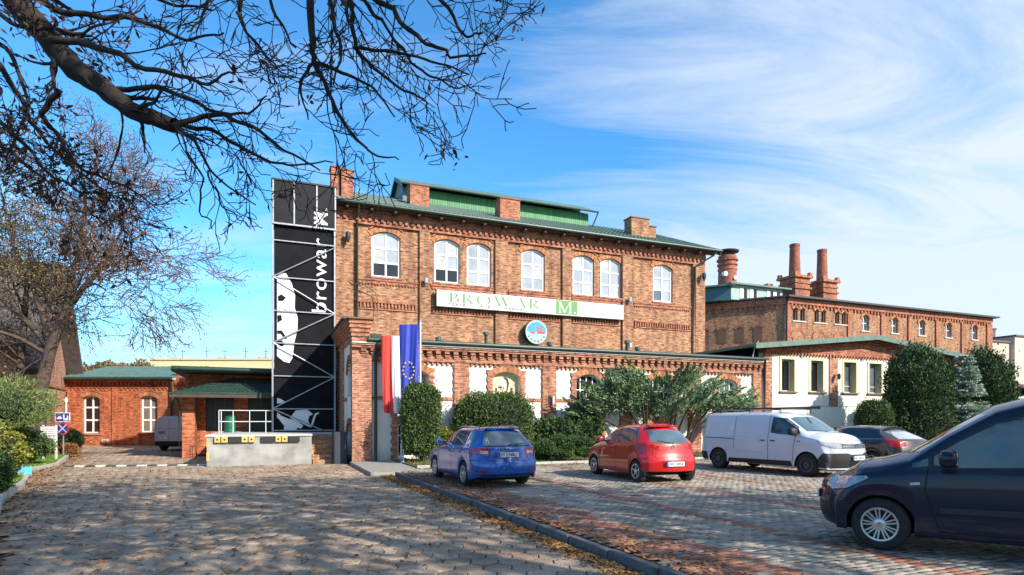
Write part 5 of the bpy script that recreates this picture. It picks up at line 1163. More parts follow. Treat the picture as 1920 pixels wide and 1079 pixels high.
for k, (pp, r0, r1) in enumerate(subs):
    Y0 = 7.2 + .5 * math.sin(k * 2.1); limb([tuple(at(x, y, Y0 + .12 * j * math.sin(k))) for j, (x, y) in enumerate(pp)], r0 * .7, r1 * .8, rng, lines, tips, PB_, 2.2 if k not in (11, 12) else 1.0, lv=0 if k not in (3, 11, 12) else 1)
# upper bough group hanging from above the picture
b0 = np.array(at(575, -230, 6.8)); lines.append(([np.array((-8.2, 6.6, 8.6)), np.array(at(60, -330, 7.0)), np.array(at(340, -320, 6.9)), b0], [.15, .13, .11, .09]))
tops = [([(575, -230), (582, -60), (585, 60), (588, 118)], .06, .028), ([(588, 118), (560, 160), (578, 225)], .026, .009), ([(588, 118), (620, 190), (660, 250), (700, 290), (748, 300)], .028, .007), ([(588, 118), (640, 135), (700, 160), (740, 220)], .025, .008),
        ([(575, -230), (650, -40), (662, 40), (665, 90)], .05, .02), ([(665, 90), (700, 130), (760, 170), (800, 190), (802, 215)], .024, .008), ([(665, 90), (740, 100), (820, 110), (880, 140)], .024, .008), ([(650, -40), (740, 30), (800, 80), (850, 105), (912, 100)], .035, .008),
        ([(650, -150), (780, -60), (840, 20), (870, 70), (905, 62)], .035, .009), ([(575, -230), (480, -60), (440, 20), (470, 70), (520, 130)], .04, .009), ([(480, -60), (520, 30), (555, 90)], .025, .01), ([(700, -160), (860, -60), (920, -10), (940, 5)], .03, .009),
        ([(650, -60), (700, 20), (730, 60), (780, 130), (840, 165), (885, 158)], .03, .008), ([(480, -60), (400, -20), (380, 30), (350, 60)], .03, .01), ([(600, -100), (620, 10), (640, 100), (625, 160)], .03, .01)]
for k, (pp, r0, r1) in enumerate(tops):
    Y0 = 6.8 + .0 * k; limb([tuple(at(x, y, Y0 + .10 * j * math.sin(k * 1.7))) for j, (x, y) in enumerate(pp)], r0, r1, rng, lines, tips, PB_, 2.1)
V1, F1 = tubes([l for l in lines if l[1][0] > .03], 9); V2, F2 = tubes([l for l in lines if l[1][0] <= .03], 4)
V, F = np.concatenate([V1, V2]), np.concatenate([F1, F2 + len(V1)]); mesh_np('crown', V, F, TWIG, cat_tree, smooth=True)
V, F = tubes([(trunk, [.42, .34, .28, .24, .17])], 12); mesh_np('trunk', V, F, BARK, cat_tree)
tl = [t for t in tips if t[0][0] / t[0][1] < (250 - 960) / FPX or rng.random() < .05]
V, F = leaves_at(tl, rng, 1500, .05, .06, .9); mesh_np('leaves', V, F, L_DEAD, cat_tree, kind='stuff')
print('overhead segments', sum(len(l[0]) for l in lines))

# tree on the left
lt = thing('autumn_tree', 'tall tree at the left with sparse orange and olive autumn leaves', 'tree', (0, 0, 0))
rng = np.random.default_rng(5); lines, tips = [], []
PT = dict(seg=.3, wander=[.10, .14, .18, .2], lift=[.02, .0, -.02, -.03], rmin=.012, depth=3, kids=[5, 5, 4, 0], len=[2.4, 1.3, .7, .4], ang=(22, 58), len0=3.0)
B0 = np.array((-19.9, 25.0, -.1))
T1_ = [B0, (-19.8, 25, 2.6), (-19.3, 25, 4.6), (-18.7, 25, 6.2)]
V, F = tubes([(T1_, [.36, .27, .22, .17])], 10); mesh_np('trunk', V, F, BARK_L, lt)
for q, r_ in (([(-19.3, 25, 4.6), (-19.9, 25, 7.0), (-20.6, 24.6, 9.0), (-20.9, 24.4, 11.2)], .18), ([(-18.7, 25, 6.2), (-18.4, 25.3, 8.5), (-18.2, 25.6, 11.0), (-18.4, 25.6, 12.2)], .17), ([(-18.7, 25, 6.2), (-17.7, 25.2, 7.6), (-16.8, 25.4, 9.2), (-16.4, 25.4, 10.4)], .15),
              ([(-19.3, 25, 4.6), (-20.6, 25, 6.0), (-22.4, 25.2, 7.6), (-23.6, 25.2, 9.6)], .15), ([(-18.9, 25, 5.6), (-17.8, 24.6, 7.0), (-17.0, 24.4, 7.2), (-16.5, 24.3, 6.9)], .08), ([(-19.4, 25, 4.4), (-20.6, 24.3, 5.2), (-22.4, 24, 5.4), (-23.4, 24, 4.8)], .10), ([(-18.3, 25, 6.8), (-17.2, 25, 7.9), (-16.4, 25, 8.3), (-15.8, 25, 8.2)], .08)):
    limb(q, r_, .03, rng, lines, tips, PT, 1.25)
V, F = tubes(lines, 4); mesh_np('crown', V, F, BARK_L, lt)
ta = [t for t in tips if t[0][0] > -19.0]; tb = [t for t in tips if t[0][0] <= -18.6]
V, F = leaves_at(ta, rng, 11000, .05, .2); mesh_np('leaves', V, F, L_AUT, lt, kind='stuff')
V, F = leaves_at(tb, rng, 17000, .05, .38); mesh_np('leaves', V, F, L_OLIVE, lt, kind='stuff')
lt2 = thing('slim_tree', 'slim tree trunk just left of the big autumn tree', 'tree', (0, 0, 0)); lines, tips = [], []
V, F = tubes([([(-21.4, 25.8, -.1), (-21.3, 25.8, 3.0), (-21.1, 25.8, 5.5), (-20.9, 25.8, 8.0)], [.2, .16, .13, .08])], 8); mesh_np('trunk', V, F, BARK_L, lt2)
for q in ([(-21.2, 25.8, 4.2), (-22.2, 25.6, 5.4), (-23.2, 25.6, 7.0)], [(-21, 25.8, 6), (-21.6, 25.6, 8.0), (-22.4, 25.4, 10)], [(-21.2, 25.8, 4.0), (-21.8, 25.3, 4.6), (-22.6, 25.2, 4.6)]): limb(q, .07, .02, rng, lines, tips, PT, 1.0, lv=1)
V, F = tubes(lines, 4); mesh_np('crown', V, F, BARK_L, lt2); V, F = leaves_at(tips, rng, 12000, .055, .4); mesh_np('leaves', V, F, L_OLIVE, lt2, kind='stuff')
# far tree tops behind the wing
for k, (px, w) in enumerate(((165, 1.9), (205, 1.5), (238, 2.1), (268, 1.5), (128, 2.2))):
    c = at(px, 787, 62); t = shrub('background_tree', ['small autumn tree top showing over the wing roof, beside the gable', 'rust coloured tree top in the row over the wing roof', 'widest tree top in the row over the wing roof', 'tree top over the wing roof next to the yellow building', 'tree top partly behind the gable wall'][k], 'tree', (c.x, 62, 0), (w, 1.6, 1.8), 5.6 + .25 * (k % 2), 2600, .16, L_OLIVE if k % 2 else L_AUT, amp=.22, seed=40 + k, core=.7, group='tree tops behind the red wing', trunk=.15, sub='crown')
# garden shrubs at the left
shrub('pine_bush', 'pale green long needled pine bush at the left edge above the garden', 'shrub', (-17.0, 20.0, 0), (1.35, 1.0, .8), 2.05, 9000, .075, L_PINE, amp=.26, seed=50, core=.6, aspect=.16, trunk=.09, up=.5)
shrub('garden_shrub', 'dense yellow green bush at the left edge beside the kerb', 'shrub', (-14.0, 15.6, 0), (1.05, 1.0, .8), .75, 9000, .045, L_YEL, amp=.15, seed=51)
shrub('garden_shrub', 'dark green bush low at the left edge of the yard', 'shrub', (-12.2, 13.2, 0), (1.1, .8, .62), .5, 8000, .04, L_BOX, amp=.15, seed=52)
shrub('garden_shrub', 'mid green bush behind the red and white striped post', 'shrub', (-17.6, 21.2, 0), (1.2, .7, .6), .7, 6000, .045, L_BOX, amp=.16, seed=53)
shrub('garden_shrub', 'round dark green bush at the end of the lawn by the red wing', 'shrub', (-22.7, 30.5, 0), (.72, .6, .62), .6, 6000, .04, L_DARK, amp=.08, seed=54)
shrub('garden_shrub', 'brown leaved low bush behind the notice board', 'shrub', (-20.6, 27.6, 0), (.6, .4, .3), .25, 2500, .04, L_AUT, amp=.15, seed=55, core=.7)
# grass and ground cover
def scatter_blades(name, label, pts, h, m, tilt=.4):
    n = len(pts); P = np.array(pts); U = np.stack([RNG.normal(size=n) * tilt, RNG.normal(size=n) * tilt, np.ones(n)], 1); U /= np.linalg.norm(U, axis=1)[:, None]
    Wd = np.cross(U, rand_unit(n)); Wd /= np.linalg.norm(Wd, axis=1)[:, None]; L_ = h * RNG.uniform(.5, 1.2, n); V, F = quads(P + np.array((0, 0, h * .5)), U, Wd, L_, L_ * .16)
    return tag(mesh_np(name, V, F, m), label, None, None, 'stuff')
pts = []
for _ in range(26000):
    y = RNG.uniform(8, 33); x = garden_x(y) - .15 - abs(RNG.normal()) * 1.6; pts.append((x, y, 0))
scatter_blades('grass', 'short green grass in the garden at the left', pts, .07, leafmat('grass_blade', (.05, .11, .015), (.20, .30, .05)))
pts = []
for _ in range(22000):
    t = RNG.uniform(1.7, 30); s_ = RNG.uniform(-3.75, -.1); q = W(t, s_, .05); pts.append(tuple(q))
scatter_blades('ground_cover', 'low grass and ground cover in the planting bed', pts, .06, leafmat('cover_blade', (.04, .07, .015), (.20, .22, .06)))
# fallen leaves
pts = []
for _ in range(26000):
    k = RNG.random()
    if k < .42: s_ = -4 - 18 * RNG.random() ** 1.2; t = kerb_t(s_) - .12 - abs(RNG.normal()) * .16; q = W(t, s_, YZ + .012)
    elif k < .50: s_ = -5 - 17 * RNG.random(); t = kerb_t(s_) + .1 + abs(RNG.normal()) * .5; q = W(t, s_, .012)
    elif k < .60: t = RNG.uniform(1.5, 16); q = W(t, -4.0 - abs(RNG.normal()) * .25, .012)
    elif k < .70: t = RNG.uniform(1.7, 6); q = W(t, RNG.uniform(-3.7, -.3), .07)
    elif k < .80: y = RNG.uniform(9, 30); q = Vector((garden_x(y) + abs(RNG.normal()) * .5 + .05, y, YZ + .012))
    else:
        y = 5.5 + 17 * RNG.random() ** .8; q = Vector((RNG.uniform(-.85 * y, -.1 * y), y, YZ + .014))
        v = q - P0; 
        if q.x < garden_x(y) or v.dot(DV) > kerb_t(min(v.dot(NV), -1)) - .15 or v.dot(NV) > .9: continue
    pts.append(tuple(q))
P = np.array(pts); n = len(P); a = RNG.uniform(0, 6.28, n); U = np.stack([np.cos(a), np.sin(a), RNG.normal(size=n) * .25], 1); Wd = np.stack([-np.sin(a), np.cos(a), RNG.normal(size=n) * .3], 1)
L_ = RNG.uniform(.012, .05, n); V, F = quads(P + np.array((0, 0, .01)), U, Wd, L_, L_ * .6)
tag(mesh_np('fallen_leaves', V, F, leafmat('leaf_litter', (.13, .05, .02), (.42, .22, .07))), 'orange and brown fallen leaves along the kerb and over the yard', None, None, 'stuff')

# trees behind and to the right of the viewer: their shade lies over the front of the yard
def shade_tree(label, x, y, h, r, n, seed):
    t = thing('broadleaf_tree', label, 'tree', (x, y, 0), 0, 'tall trees standing right of and behind the viewer')
    V, F = tubes([([(0, 0, -.1), (.1, 0, h * .35), (0, .1, h * .8)], [.35, .28, .14])], 8); mesh_np('trunk', V, F, BARK, t)
    P, D = shell_points(n, (0, 0, h), (r, r, r * .8), 2, seed, .3, .25); U = rand_unit(n); Wd = np.cross(U, rand_unit(n)); Wd /= np.linalg.norm(Wd, axis=1)[:, None]
    L_ = RNG.uniform(.09, .2, n); V, F = quads(P, U, Wd, L_, L_ * .6); mesh_np('crown', V, F, L_OLIVE, t)
SHADE = [(7.4, 1.4, 11, 3.8), (3.6, -.6, 10.5, 3.6), (12.2, 3.2, 11, 3.4), (14.5, 1.0, 9.5, 3.8), (7.0, -2.5, 8.0, 3.6), (17.6, 1.2, 9.0, 3.6), (20.0, -1.0, 8.0, 3.8), (12.0, -5.5, 8.0, 4.0), (1.5, -5.5, 8, 3.4)]
for k, (x, y, h, r) in enumerate(SHADE): shade_tree('tall leafy tree outside the picture to the right', x, y, h, r, 2700, 60 + k)
# ------------------------------------------------------------------ flags, poles, small signs
def flagpole(label, px, top_y, Y=23.1):
    x = (px - 960) / FPX * Y; zt = EYE + (HOR - top_y) / FPX * Y
    f = thing('flagpole', label, 'flagpole', (x, Y, .03)); mb = MB(); mb.cyl((0, 0, 0), (0, 0, zt), .045, .035, 12); mb.build('pole', mat('pole_white', (.75, .75, .74), .4, .05), f, smooth=True)
    mb = MB(); mb.lathe((0, 0, zt), [(.0, 0), (.055, .01), (.055, .06), (0, .09)], 12); mb.build('pole_cap', STEEL, f, smooth=True); mb = MB(); mb.cyl((0, 0, -.03), (0, 0, .06), .10, n=12); mb.build('base_plate', STEEL, f); return x, zt
def flag(name, label, x0, x1, z0, z1, Y, mats_, split, seed, sway=0.0):
    t = thing(name, label, 'flag', (x1, Y, 0)); nx, nz = 22, 60; w = x1 - x0
    V = []; 
    for j in range(nz + 1):
        g = j / nz
        for i in range(nx + 1):
            u = i / nx; xx = -w * (1 - u) * (1 - .10 * g) + sway * g * g * (.4 + .6 * u); yy = (.07 * math.sin(u * 11 + seed + g * 1.5) + .03 * math.sin(u * 23 + g * 5 + seed)) * (.35 + .65 * g) - .16
            V.append((xx, yy, z1 - (z1 - z0) * g + .02 * math.sin(u * 6 + seed) * g))
    for nm, m_, a, b in split:
        F = [(j * (nx + 1) + i, (j + 1) * (nx + 1) + i, (j + 1) * (nx + 1) + i + 1, j * (nx + 1) + i + 1) for j in range(nz) for i in range(int(a * nx), int(b * nx))]
        mesh_np(nm, V, F, m_, t, smooth=True)
    return t, V, nx, nz
F_RED = mat('flag_red', (.68, .05, .035), .7, .06, 3); F_WHITE = mat('flag_white', (.78, .77, .76), .7, .04, 3); F_BLUE = mat('flag_blue', (.035, .06, .42), .65, .08, 3); F_YEL = mat('flag_yellow', (.85, .62, .05), .6)
x, zt = flagpole('white flagpole carrying the blue flag with stars', 788, 605)
t, V, nx, nz = flag('blue_flag', 'long blue flag with a ring of yellow stars hanging from the pole', x - .80, x - .04, 2.4, zt - .1, 23.1, None, [('cloth', F_BLUE, 0, 1)], 1.0)
for k in range(12):
    a = k * math.pi / 6; u = .5 + .30 * math.sin(a); g = .62 + .105 * math.cos(a) * -1; i = int(u * nx); j = int(g * nz); c = V[j * (nx + 1) + i]
    s5 = [(c[0] + (.05 if q % 2 == 0 else .02) * math.sin(q * math.pi / 5), c[2] + (.05 if q % 2 == 0 else .02) * math.cos(q * math.pi / 5)) for q in range(10)]
    mb = MB(); mb.prism(s5, c[1] - .035, c[1] - .028); mb.build('star', F_YEL, t)
x, zt = flagpole('shorter white flagpole behind the flags, left of the other', 753, 627)
flag('red_white_flag', 'long red and white flag hanging vertically beside the blue one', x - .76, x - .05, 1.89, zt - .1, 23.05, None, [('red_band', F_RED, 0, .55), ('white_band', F_WHITE, .5455, 1)], 2.4, sway=.12)
# notice board and signs on the left
nb = thing('notice_board', 'white two panel notice board on legs in the garden lawn', 'notice board', (-18.6, 24.0, 0))
for x in (-.26, .26): mb = MB(); mb.box(x - .03, x + .03, 0, .06, 0, 1.42); mb.build('leg', mat('board_leg', (.55, .6, .58), .6), nb)
for z0, z1 in ((.64, .98), (1.0, 1.36)):
    mb = MB(); mb.box(-.32, .32, -.03, 0, z0, z1); b_ = mb.build('panel', FRAME_W, nb)
    for k in range(3): mb = MB(); mb.box(-.26, .26 - .1 * (k % 2), -.034, -.03, z0 + .06 + k * .09, z0 + .09 + k * .09); mb.build('print_line', mat('print_grey', (.45, .45, .42), .7), b_)
pp = thing('striped_post', 'short red and white striped post at the garden kerb', 'post', (-19.0, 23.6, 0)); pp.location = (-18.95, 23.6, 0)
for k in range(10): mb = MB(); mb.box(-.07, .07, -.06, .06, k * .09, k * .09 + .09); mb.build('band', F_WHITE if k % 2 == 0 else mat('post_red', (.65, .07, .04), .6), pp)
ts = thing('road_sign', 'square blue tow away sign mounted above the no stopping disc', 'sign', (-20.3, 27.0, 0))
SB_ = mat('sign_blue', (.02, .05, .30), .45, .1, 5); mb = MB(); mb.box(-.34, .34, -.02, 0, 1.53, 1.96); mb.build('panel', FRAME_W, ts, bevel=.01)
mb = MB(); mb.box(-.30, .30, -.025, -.021, 1.57, 1.92); mb.build('field', SB_, ts)
mb = MB(); mb.box(-.26, -.02, -.03, -.025, 1.66, 1.72); mb.box(-.2, -.06, -.03, -.025, 1.72, 1.78); mb.box(.03, .09, -.03, -.025, 1.6, 1.88); mb.box(.09, .26, -.03, -.025, 1.6, 1.7); mb.box(.2, .26, -.03, -.025, 1.7, 1.82); mb.build('symbol', FRAME_W, ts, kind='stuff')
mb = MB(); mb.cyl((0, .03, 0), (0, .03, 1.94), .03, n=8); mb.build('post', STEEL, ts, smooth=True)
ns = thing('road_sign', 'round red rimmed no stopping sign with crossed bars, below the blue square', 'sign', (-20.28, 26.96, 0))
mb = MB(); mb.lathe((0, 0, 1.24), [(0, 0), (.29, 0), (.29, .015), (0, .015)], 32, axis='y'); mb.build('disc', mat('sign_red', (.62, .04, .04), .45), ns)
mb = MB(); mb.prism(disc(.235, 1.24, 0, 32), -.006, -.002); mb.build('field', SB_, ns)
for a in (45, -45): mb = MB(); mb.cbox((0, -.010 - .002 * (a > 0), 1.24), (.50, .004, .045), Matrix.Rotation(R(a), 3, 'Y')); mb.build('bar', mat('sign_red', (.62, .04, .04), .45) if False else mat('bar_pale', (.75, .55, .5), .5), ns)
bl = thing('blue_board', 'small bright blue board leaning on the kerb below the bushes', 'board', (-14.6, 17.9, -.02), .5)
mb = MB(); mb.cbox((0, 0, .13), (.34, .02, .26), Matrix.Rotation(R(-14), 3, 'X')); mb.build('panel', mat('blue_board', (.08, .38, .75), .5), bl)
rsn = thing('bed_sign', 'tiny red sign on two legs in the planting bed by the red car', 'sign', (2.32, 22.9, .04))
for x in (-.1, .1): mb = MB(); mb.box(x - .01, x + .01, 0, .02, 0, .55); mb.build('leg', STEEL, rsn)
mb = MB(); mb.box(-.17, .17, -.02, 0, .42, .56); mb.build('panel', mat('bs_red', (.40, .03, .04), .5), rsn); mb = MB(); mb.box(-.1, .1, -.024, -.02, .47, .51); mb.build('print_line', FRAME_W, rsn)
for x, y, lb in ((-4.05, 22.3, 'thin pale stake in the bed left of the clipped column'), ):
    g = thing('stake', lb, 'stake', (x, y, .03)); mb = MB(); mb.cyl((0, 0, 0), (0, 0, .5), .02, n=6); mb.build('shaft', FRAME_W, g); mb = MB(); mb.lathe((0, 0, 0), [(.0, .12), (.12, 0), (0, -.02)], 8); mb.build('foot', FRAME_W, g)

# ------------------------------------------------------------------ vehicles
TYRE = mat('tyre', (.022, .022, .023), .85, .2, 20); RIM = mat('rim_silver', (.55, .56, .58), .28, .08, 10, metal=.7); WELL = mat('wheel_well', (.006, .006, .006), .95)
PLASTIC = mat('black_plastic', (.018, .018, .02), .55, .15, 10); CGLASS = mat('car_glass', (.010, .012, .014), .03, .3, 2, spec=1.0, coat=.4); CHROME = mat('chrome', (.75, .76, .78), .12, .03, metal=1)
SEAM = mat('panel_gap', (.004, .004, .004), .8); LAMP_R = mat('lamp_red', (.35, .008, .01), .12, .2, 30, coat=.5); LAMP_C = mat('lamp_clear', (.36, .38, .41), .08, .35, 25, coat=.6, spec=.8); LAMP_O = mat('lamp_orange', (.7, .22, .02), .2, coat=.5)
PLATE = mat('plate_white', (.82, .82, .80), .4, .03); PL_BLUE = mat('plate_blue_strip', (.02, .06, .4), .5); INK = mat('plate_ink', (.01, .01, .01), .6)
def paint(name, c, coat=1.0, metal=.25, rough=.35): return mat(name, c, rough, .05, 2, metal=metal, coat=coat)
def chaikin(P, n=2):
    for _ in range(n):
        Q = [P[0]]
        for a, b in zip(P[:-1], P[1:]): Q += [tuple(a[k] * .75 + b[k] * .25 for k in range(2)), tuple(a[k] * .25 + b[k] * .75 for k in range(2))]
        Q.append(P[-1]); P = Q
    return P
def car(name, label, S, front, heading, paint_m, group=None):
    """S: spec. local x runs from the nose (0) to the tail (L), y to the car's right... front = world point of the nose centre, heading = unit vector the car faces"""
    L = S['L']; hw = S['hw']; ax = S['axles']; ar = S['arch']; h = Vector(heading + (0,)).normalized()
    rt = thing(name, label, 'van' if 'van' in name else 'car', (front[0], front[1], S.get('z', 0)), math.atan2(-h.y, -h.x), group)
    ip = lambda tab, x: float(np.interp(x, [q[0] for q in tab], [q[1] for q in tab]))
    def xr(z): return ip(S['tail'], z)
    def xf(z): return ip(S['nose'], z)
    xs = sorted(set([round(v, 3) for v in np.concatenate([np.linspace(0, L, 110)] + [a + ar * np.cos(np.linspace(0, np.pi, 23)) for a in ax])]))
    rings = []
    for x in xs:
        zl = S['sill'] + (S.get('nose_lift', .0) * max(0, 1 - x / .5)) + (S.get('tail_lift', .0) * max(0, 1 - (L - x) / .5))
        for a in ax:
            if abs(x - a) < ar: zl = max(zl, S['wz'] + math.sqrt(max(0, ar * ar - (x - a) ** 2)))
        zs, zt, zr = ip(S['belt'], x), ip(S['top'], x), ip(S['edge'], x); wr = ip(S['wroof'], x)
        e = min(x, L - x); cr = S.get('corner', .38); cf = 1 - S.get('pinch', .20) * max(0, 1 - e / cr) ** 2.2
        zm = zl + .45 * (max(zs, zl + .05) - zl); w = hw * cf
        P = [(w * .965, zl), (w * .985, zl + .06), (w, zm), (w * .985, zs - .06), (w * .955, zs), (min(wr * cf + .02, w * .95), zr - .05), (wr * cf * .93, zr), (wr * cf * .6, zt - (zt - zr) * .30), (wr * cf * .3, zt - (zt - zr) * .05), (0, zt)]
        q = chaikin(P, 2); rg = []
        for y, z in q:
            zn = .45 + .55 * max(0, min(1, (z - .6) / .4)); wt = max(0, min(1, (x - (L - zn)) / zn)); wt = wt * wt * (3 - 2 * wt); zn = .35 + .35 * max(0, min(1, (z - .6) / .3)); wn = max(0, min(1, (zn - x) / zn)); wn = wn * wn * (3 - 2 * wn)
            rg.append((x + wt * (xr(z) - L - S.get('bulge_r', .08)) + wn * (xf(z) + S.get('bulge_f', .16)), y, z))
        rings.append(rg)
    m = len(rings[0]); V, F = [], []
    for rg in rings: V += [(x, -y, z) for x, y, z in rg] + [(x, y, z) for x, y, z in rg[:-1][::-1]]
    M = 2 * m - 1
    for i in range(len(rings) - 1):
        for k in range(M - 1): F.append((i * M + k, (i + 1) * M + k, (i + 1) * M + k + 1, i * M + k + 1))
    # end caps: strips between left and right, bulged in plan
    for ci, sgn, bulge in ((0, -1, S.get('bulge_f', .16)), (len(rings) - 1, 1, S.get('bulge_r', .08))):
        rg = rings[ci]; K = 14; base = len(V); top = m - 1; rows = list(range(0, m))
        for k in rows:
            x, y, z = rg[k]
            for c in range(K + 1):
                u = -1 + 2 * c / K; V.append((x + sgn * bulge * (1 - u * u) * (1 if k < m * .55 else max(0, (m - 1 - k) / (m * .45))), u * y, z))
        for k in range(m - 1):
            for c in range(K):
                a, b = base + k * (K + 1) + c, base + (k + 1) * (K + 1) + c
                F.append((a, a + 1, b + 1, b) if sgn > 0 else (a, b, b + 1, a + 1))
    me = bpy.data.meshes.new('body'); me.from_pydata(V, [], F); me.materials.append(paint_m)
    import bmesh
    bm = bmesh.new(); bm.from_mesh(me); bmesh.ops.remove_doubles(bm, verts=bm.verts, dist=.0015); bmesh.ops.recalc_face_normals(bm, faces=bm.faces); bm.to_mesh(me)
    bvh = BVHTree.FromBMesh(bm); bm.free()
    me.polygons.foreach_set('use_smooth', [True] * len(me.polygons)); me.set_sharp_from_angle(angle=R(42)); body = link('body', me, rt)
    def cast(view, a, b):
        if view == 'L': o, d = Vector((a, -3, b)), Vector((0, 1, 0))
        elif view == 'R': o, d = Vector((a, 3, b)), Vector((0, -1, 0))
        elif view == 'B': o, d = Vector((L + 3, a, b)), Vector((-1, 0, 0))
        elif view == 'F': o, d = Vector((-3, a, b)), Vector((1, 0, 0))
        else: o, d = Vector((a, b, 4)), Vector((0, 0, -1))
        hit, n, _, _ = bvh.ray_cast(o, d); return (hit, -d) if hit else (None, None)
    def patch(name, view, pts, mt, off=.005, step=.05, parent=None, mirror=False):
        res = []
        for q in range(len(pts)):
            a, b = Vector(pts[q]), Vector(pts[(q + 1) % len(pts)]); n = max(1, int((b - a).length / step))
            res += [a.lerp(b, k / n) for k in range(n)]
        nb = len(res); x0, x1 = min(p.x for p in res), max(p.x for p in res); y0, y1 = min(p.y for p in res), max(p.y for p in res)
        extra = [Vector((x, y)) for x in np.arange(x0 + step / 2, x1, step) for y in np.arange(y0 + step / 2, y1, step)]
        vs, es, fs = delaunay_2d_cdt(res + extra, [], [list(range(nb))], 1, 1e-5)[:3]
        out, ok = [], []
        for v in vs:
            hit, n = cast(view, v.x, v.y); ok.append(hit is not None); out.append(tuple(hit + n * off) if hit else (0, 0, 0))
        fs = [f for f in fs if all(ok[k] for k in f)]
        # drop faces that jump over an edge of the body
        fs = [f for f in fs if max((Vector(out[f[i]]) - Vector(out[f[i - 1]])).length for i in range(len(f))) < step * 6]
        if not fs: return None
        used = sorted({k for f in fs for k in f}); idx = {k: i for i, k in enumerate(used)}; N = len(used)
        mm = bpy.data.meshes.new(name); mm.from_pydata([out[k] for k in used], [], [tuple(idx[k] for k in f) for f in fs]); mm.materials.append(mt); mm.update()
        # all face the way they were cast
        ref = {'L': (0, -1, 0), 'R': (0, 1, 0), 'B': (1, 0, 0), 'F': (-1, 0, 0), 'T': (0, 0, 1)}[view]
        if sum(p.normal.dot(Vector(ref)) for p in mm.polygons) < 0: mm.flip_normals()
        mm.polygons.foreach_set('use_smooth', [True] * len(mm.polygons)); return link(name, mm, parent or rt)
    def both(name, pts, mt, **k): patch(name, 'L', pts, mt, **k); patch(name, 'R', pts, mt, **k)
    def line(name, view, pts, w, mt, off=.007, parent=None):
        o = []; 
        for a, b in zip(pts[:-1], pts[1:]):
            a, b = Vector(a), Vector(b); n = max(1, int((b - a).length / .06)); o += [a.lerp(b, k / n) for k in range(n)]
        o.append(Vector(pts[-1])); VV, FF = [], []
        for k, p in enumerate(o):
            d = (o[min(k + 1, len(o) - 1)] - o[max(k - 1, 0)]).normalized(); nrm = Vector((-d.y, d.x)) * w / 2
            for q in (p + nrm, p - nrm):
                hit, n = cast(view, q.x, q.y)
                if hit is None: hit, n = (Vector(VV[-1]) if VV else None), Vector((0, 0, 0))
                if hit is None: return None
                VV.append(tuple(hit + n * (off if n.length else 0)))
        for k in range(len(o) - 1): FF.append((2 * k, 2 * k + 1, 2 * k + 3, 2 * k + 2))
        mm = bpy.data.meshes.new(name); mm.from_pydata(VV, [], FF); mm.materials.append(mt); return link(name, mm, parent or rt)
    # underbody and wheel wells
    mb = MB(); mb.box(.36, L - .36, -hw * .62, hw * .62, S['sill'] - .02, S['sill'] + .35)
    mb.box(ax[0] + ar, ax[1] - ar, -hw * .93, hw * .93, S['sill'] + .02, S['sill'] + .2); mb.box(.34, ax[0] - ar, -hw * .62, hw * .62, S['sill'] + .03 + S.get('nose_lift', 0), S['sill'] + .25); mb.box(ax[1] + ar, L - .34, -hw * .66, hw * .66, S['sill'] + .03 + S.get('tail_lift', 0), S['sill'] + .25); mb.build('underbody', WELL, rt, kind='stuff')
    for a in ax:
        for sg in (-1, 1):
            mb = MB(); n = 20; pr = [(a + (ar + .012) * math.cos(math.pi * k / n), S['wz'] + (ar + .012) * math.sin(math.pi * k / n)) for k in range(n + 1)]; pr = [(a + ar + .012, S['sill'])] + pr + [(a - ar - .012, S['sill'])]
            cf_ = lambda x: 1 - S.get('pinch', .20) * max(0, 1 - min(x, L - x) / S.get('corner', .38)) ** 2.2 if 0 < x < L else .7
            yf = lambda x: sg * hw * .945 * cf_(x); yi = sg * hw * .55
            for q in range(len(pr) - 1): mb.face([(pr[q][0], yf(pr[q][0]), pr[q][1]), (pr[q + 1][0], yf(pr[q + 1][0]), pr[q + 1][1]), (pr[q + 1][0], yi, pr[q + 1][1]), (pr[q][0], yi, pr[q][1])])
            mb.face([(p[0], yi, p[1]) for p in pr]); mb.build('wheel_arch', WELL, rt)
    # wheels
    for a in ax:
        for sg in (-1, 1):
            w = bpy.data.objects.new('wheel', None); COL.objects.link(w); w.parent = rt; w.location = (a, sg * (hw - .03), S['wz'])
            if a == ax[0] and S.get('steer'): w.rotation_euler.z = R(S['steer'])
            R_, rr, wd = S['wz'], S['rim'], S.get('tw', .2); mb = MB()
            mb.lathe((0, 0, 0), [(rr, 0), (rr + .01, sg * .012), (R_ - .05, sg * .016), (R_ - .012, sg * -.004), (R_, sg * -.03), (R_, sg * -(wd - .03)), (R_ - .02, sg * -wd), (rr, sg * -wd)], 36, axis='y'); mb.build('tyre', TYRE, w, smooth=True, angle=50)
            mb = MB(); mb.lathe((0, 0, 0), [(rr, sg * .004), (rr - .012, sg * .01), (rr - .03, sg * -.01), (rr - .035, sg * -.06), (0.02, sg * -.07)], 36, axis='y'); mb.build('rim_well', mat('rim_dark', (.03, .03, .033), .5) if S.get('rimtype') != 'steel' else mat('rim_dark2', (.05, .05, .055), .5), w, smooth=True)
            ns = S.get('spokes', 5); mb = MB(); rm = S.get('rimmat', RIM)
            mb.lathe((0, 0, 0), [(rr, sg * .006), (rr - .006, sg * .014), (rr - .026, sg * .012), (rr - .03, sg * -.01)], 36, axis='y'); mb.lathe((0, 0, 0), [(.07, sg * -.03), (.068, sg * .0), (.05, sg * .006), (0.001, sg * .006)], 20, axis='y')
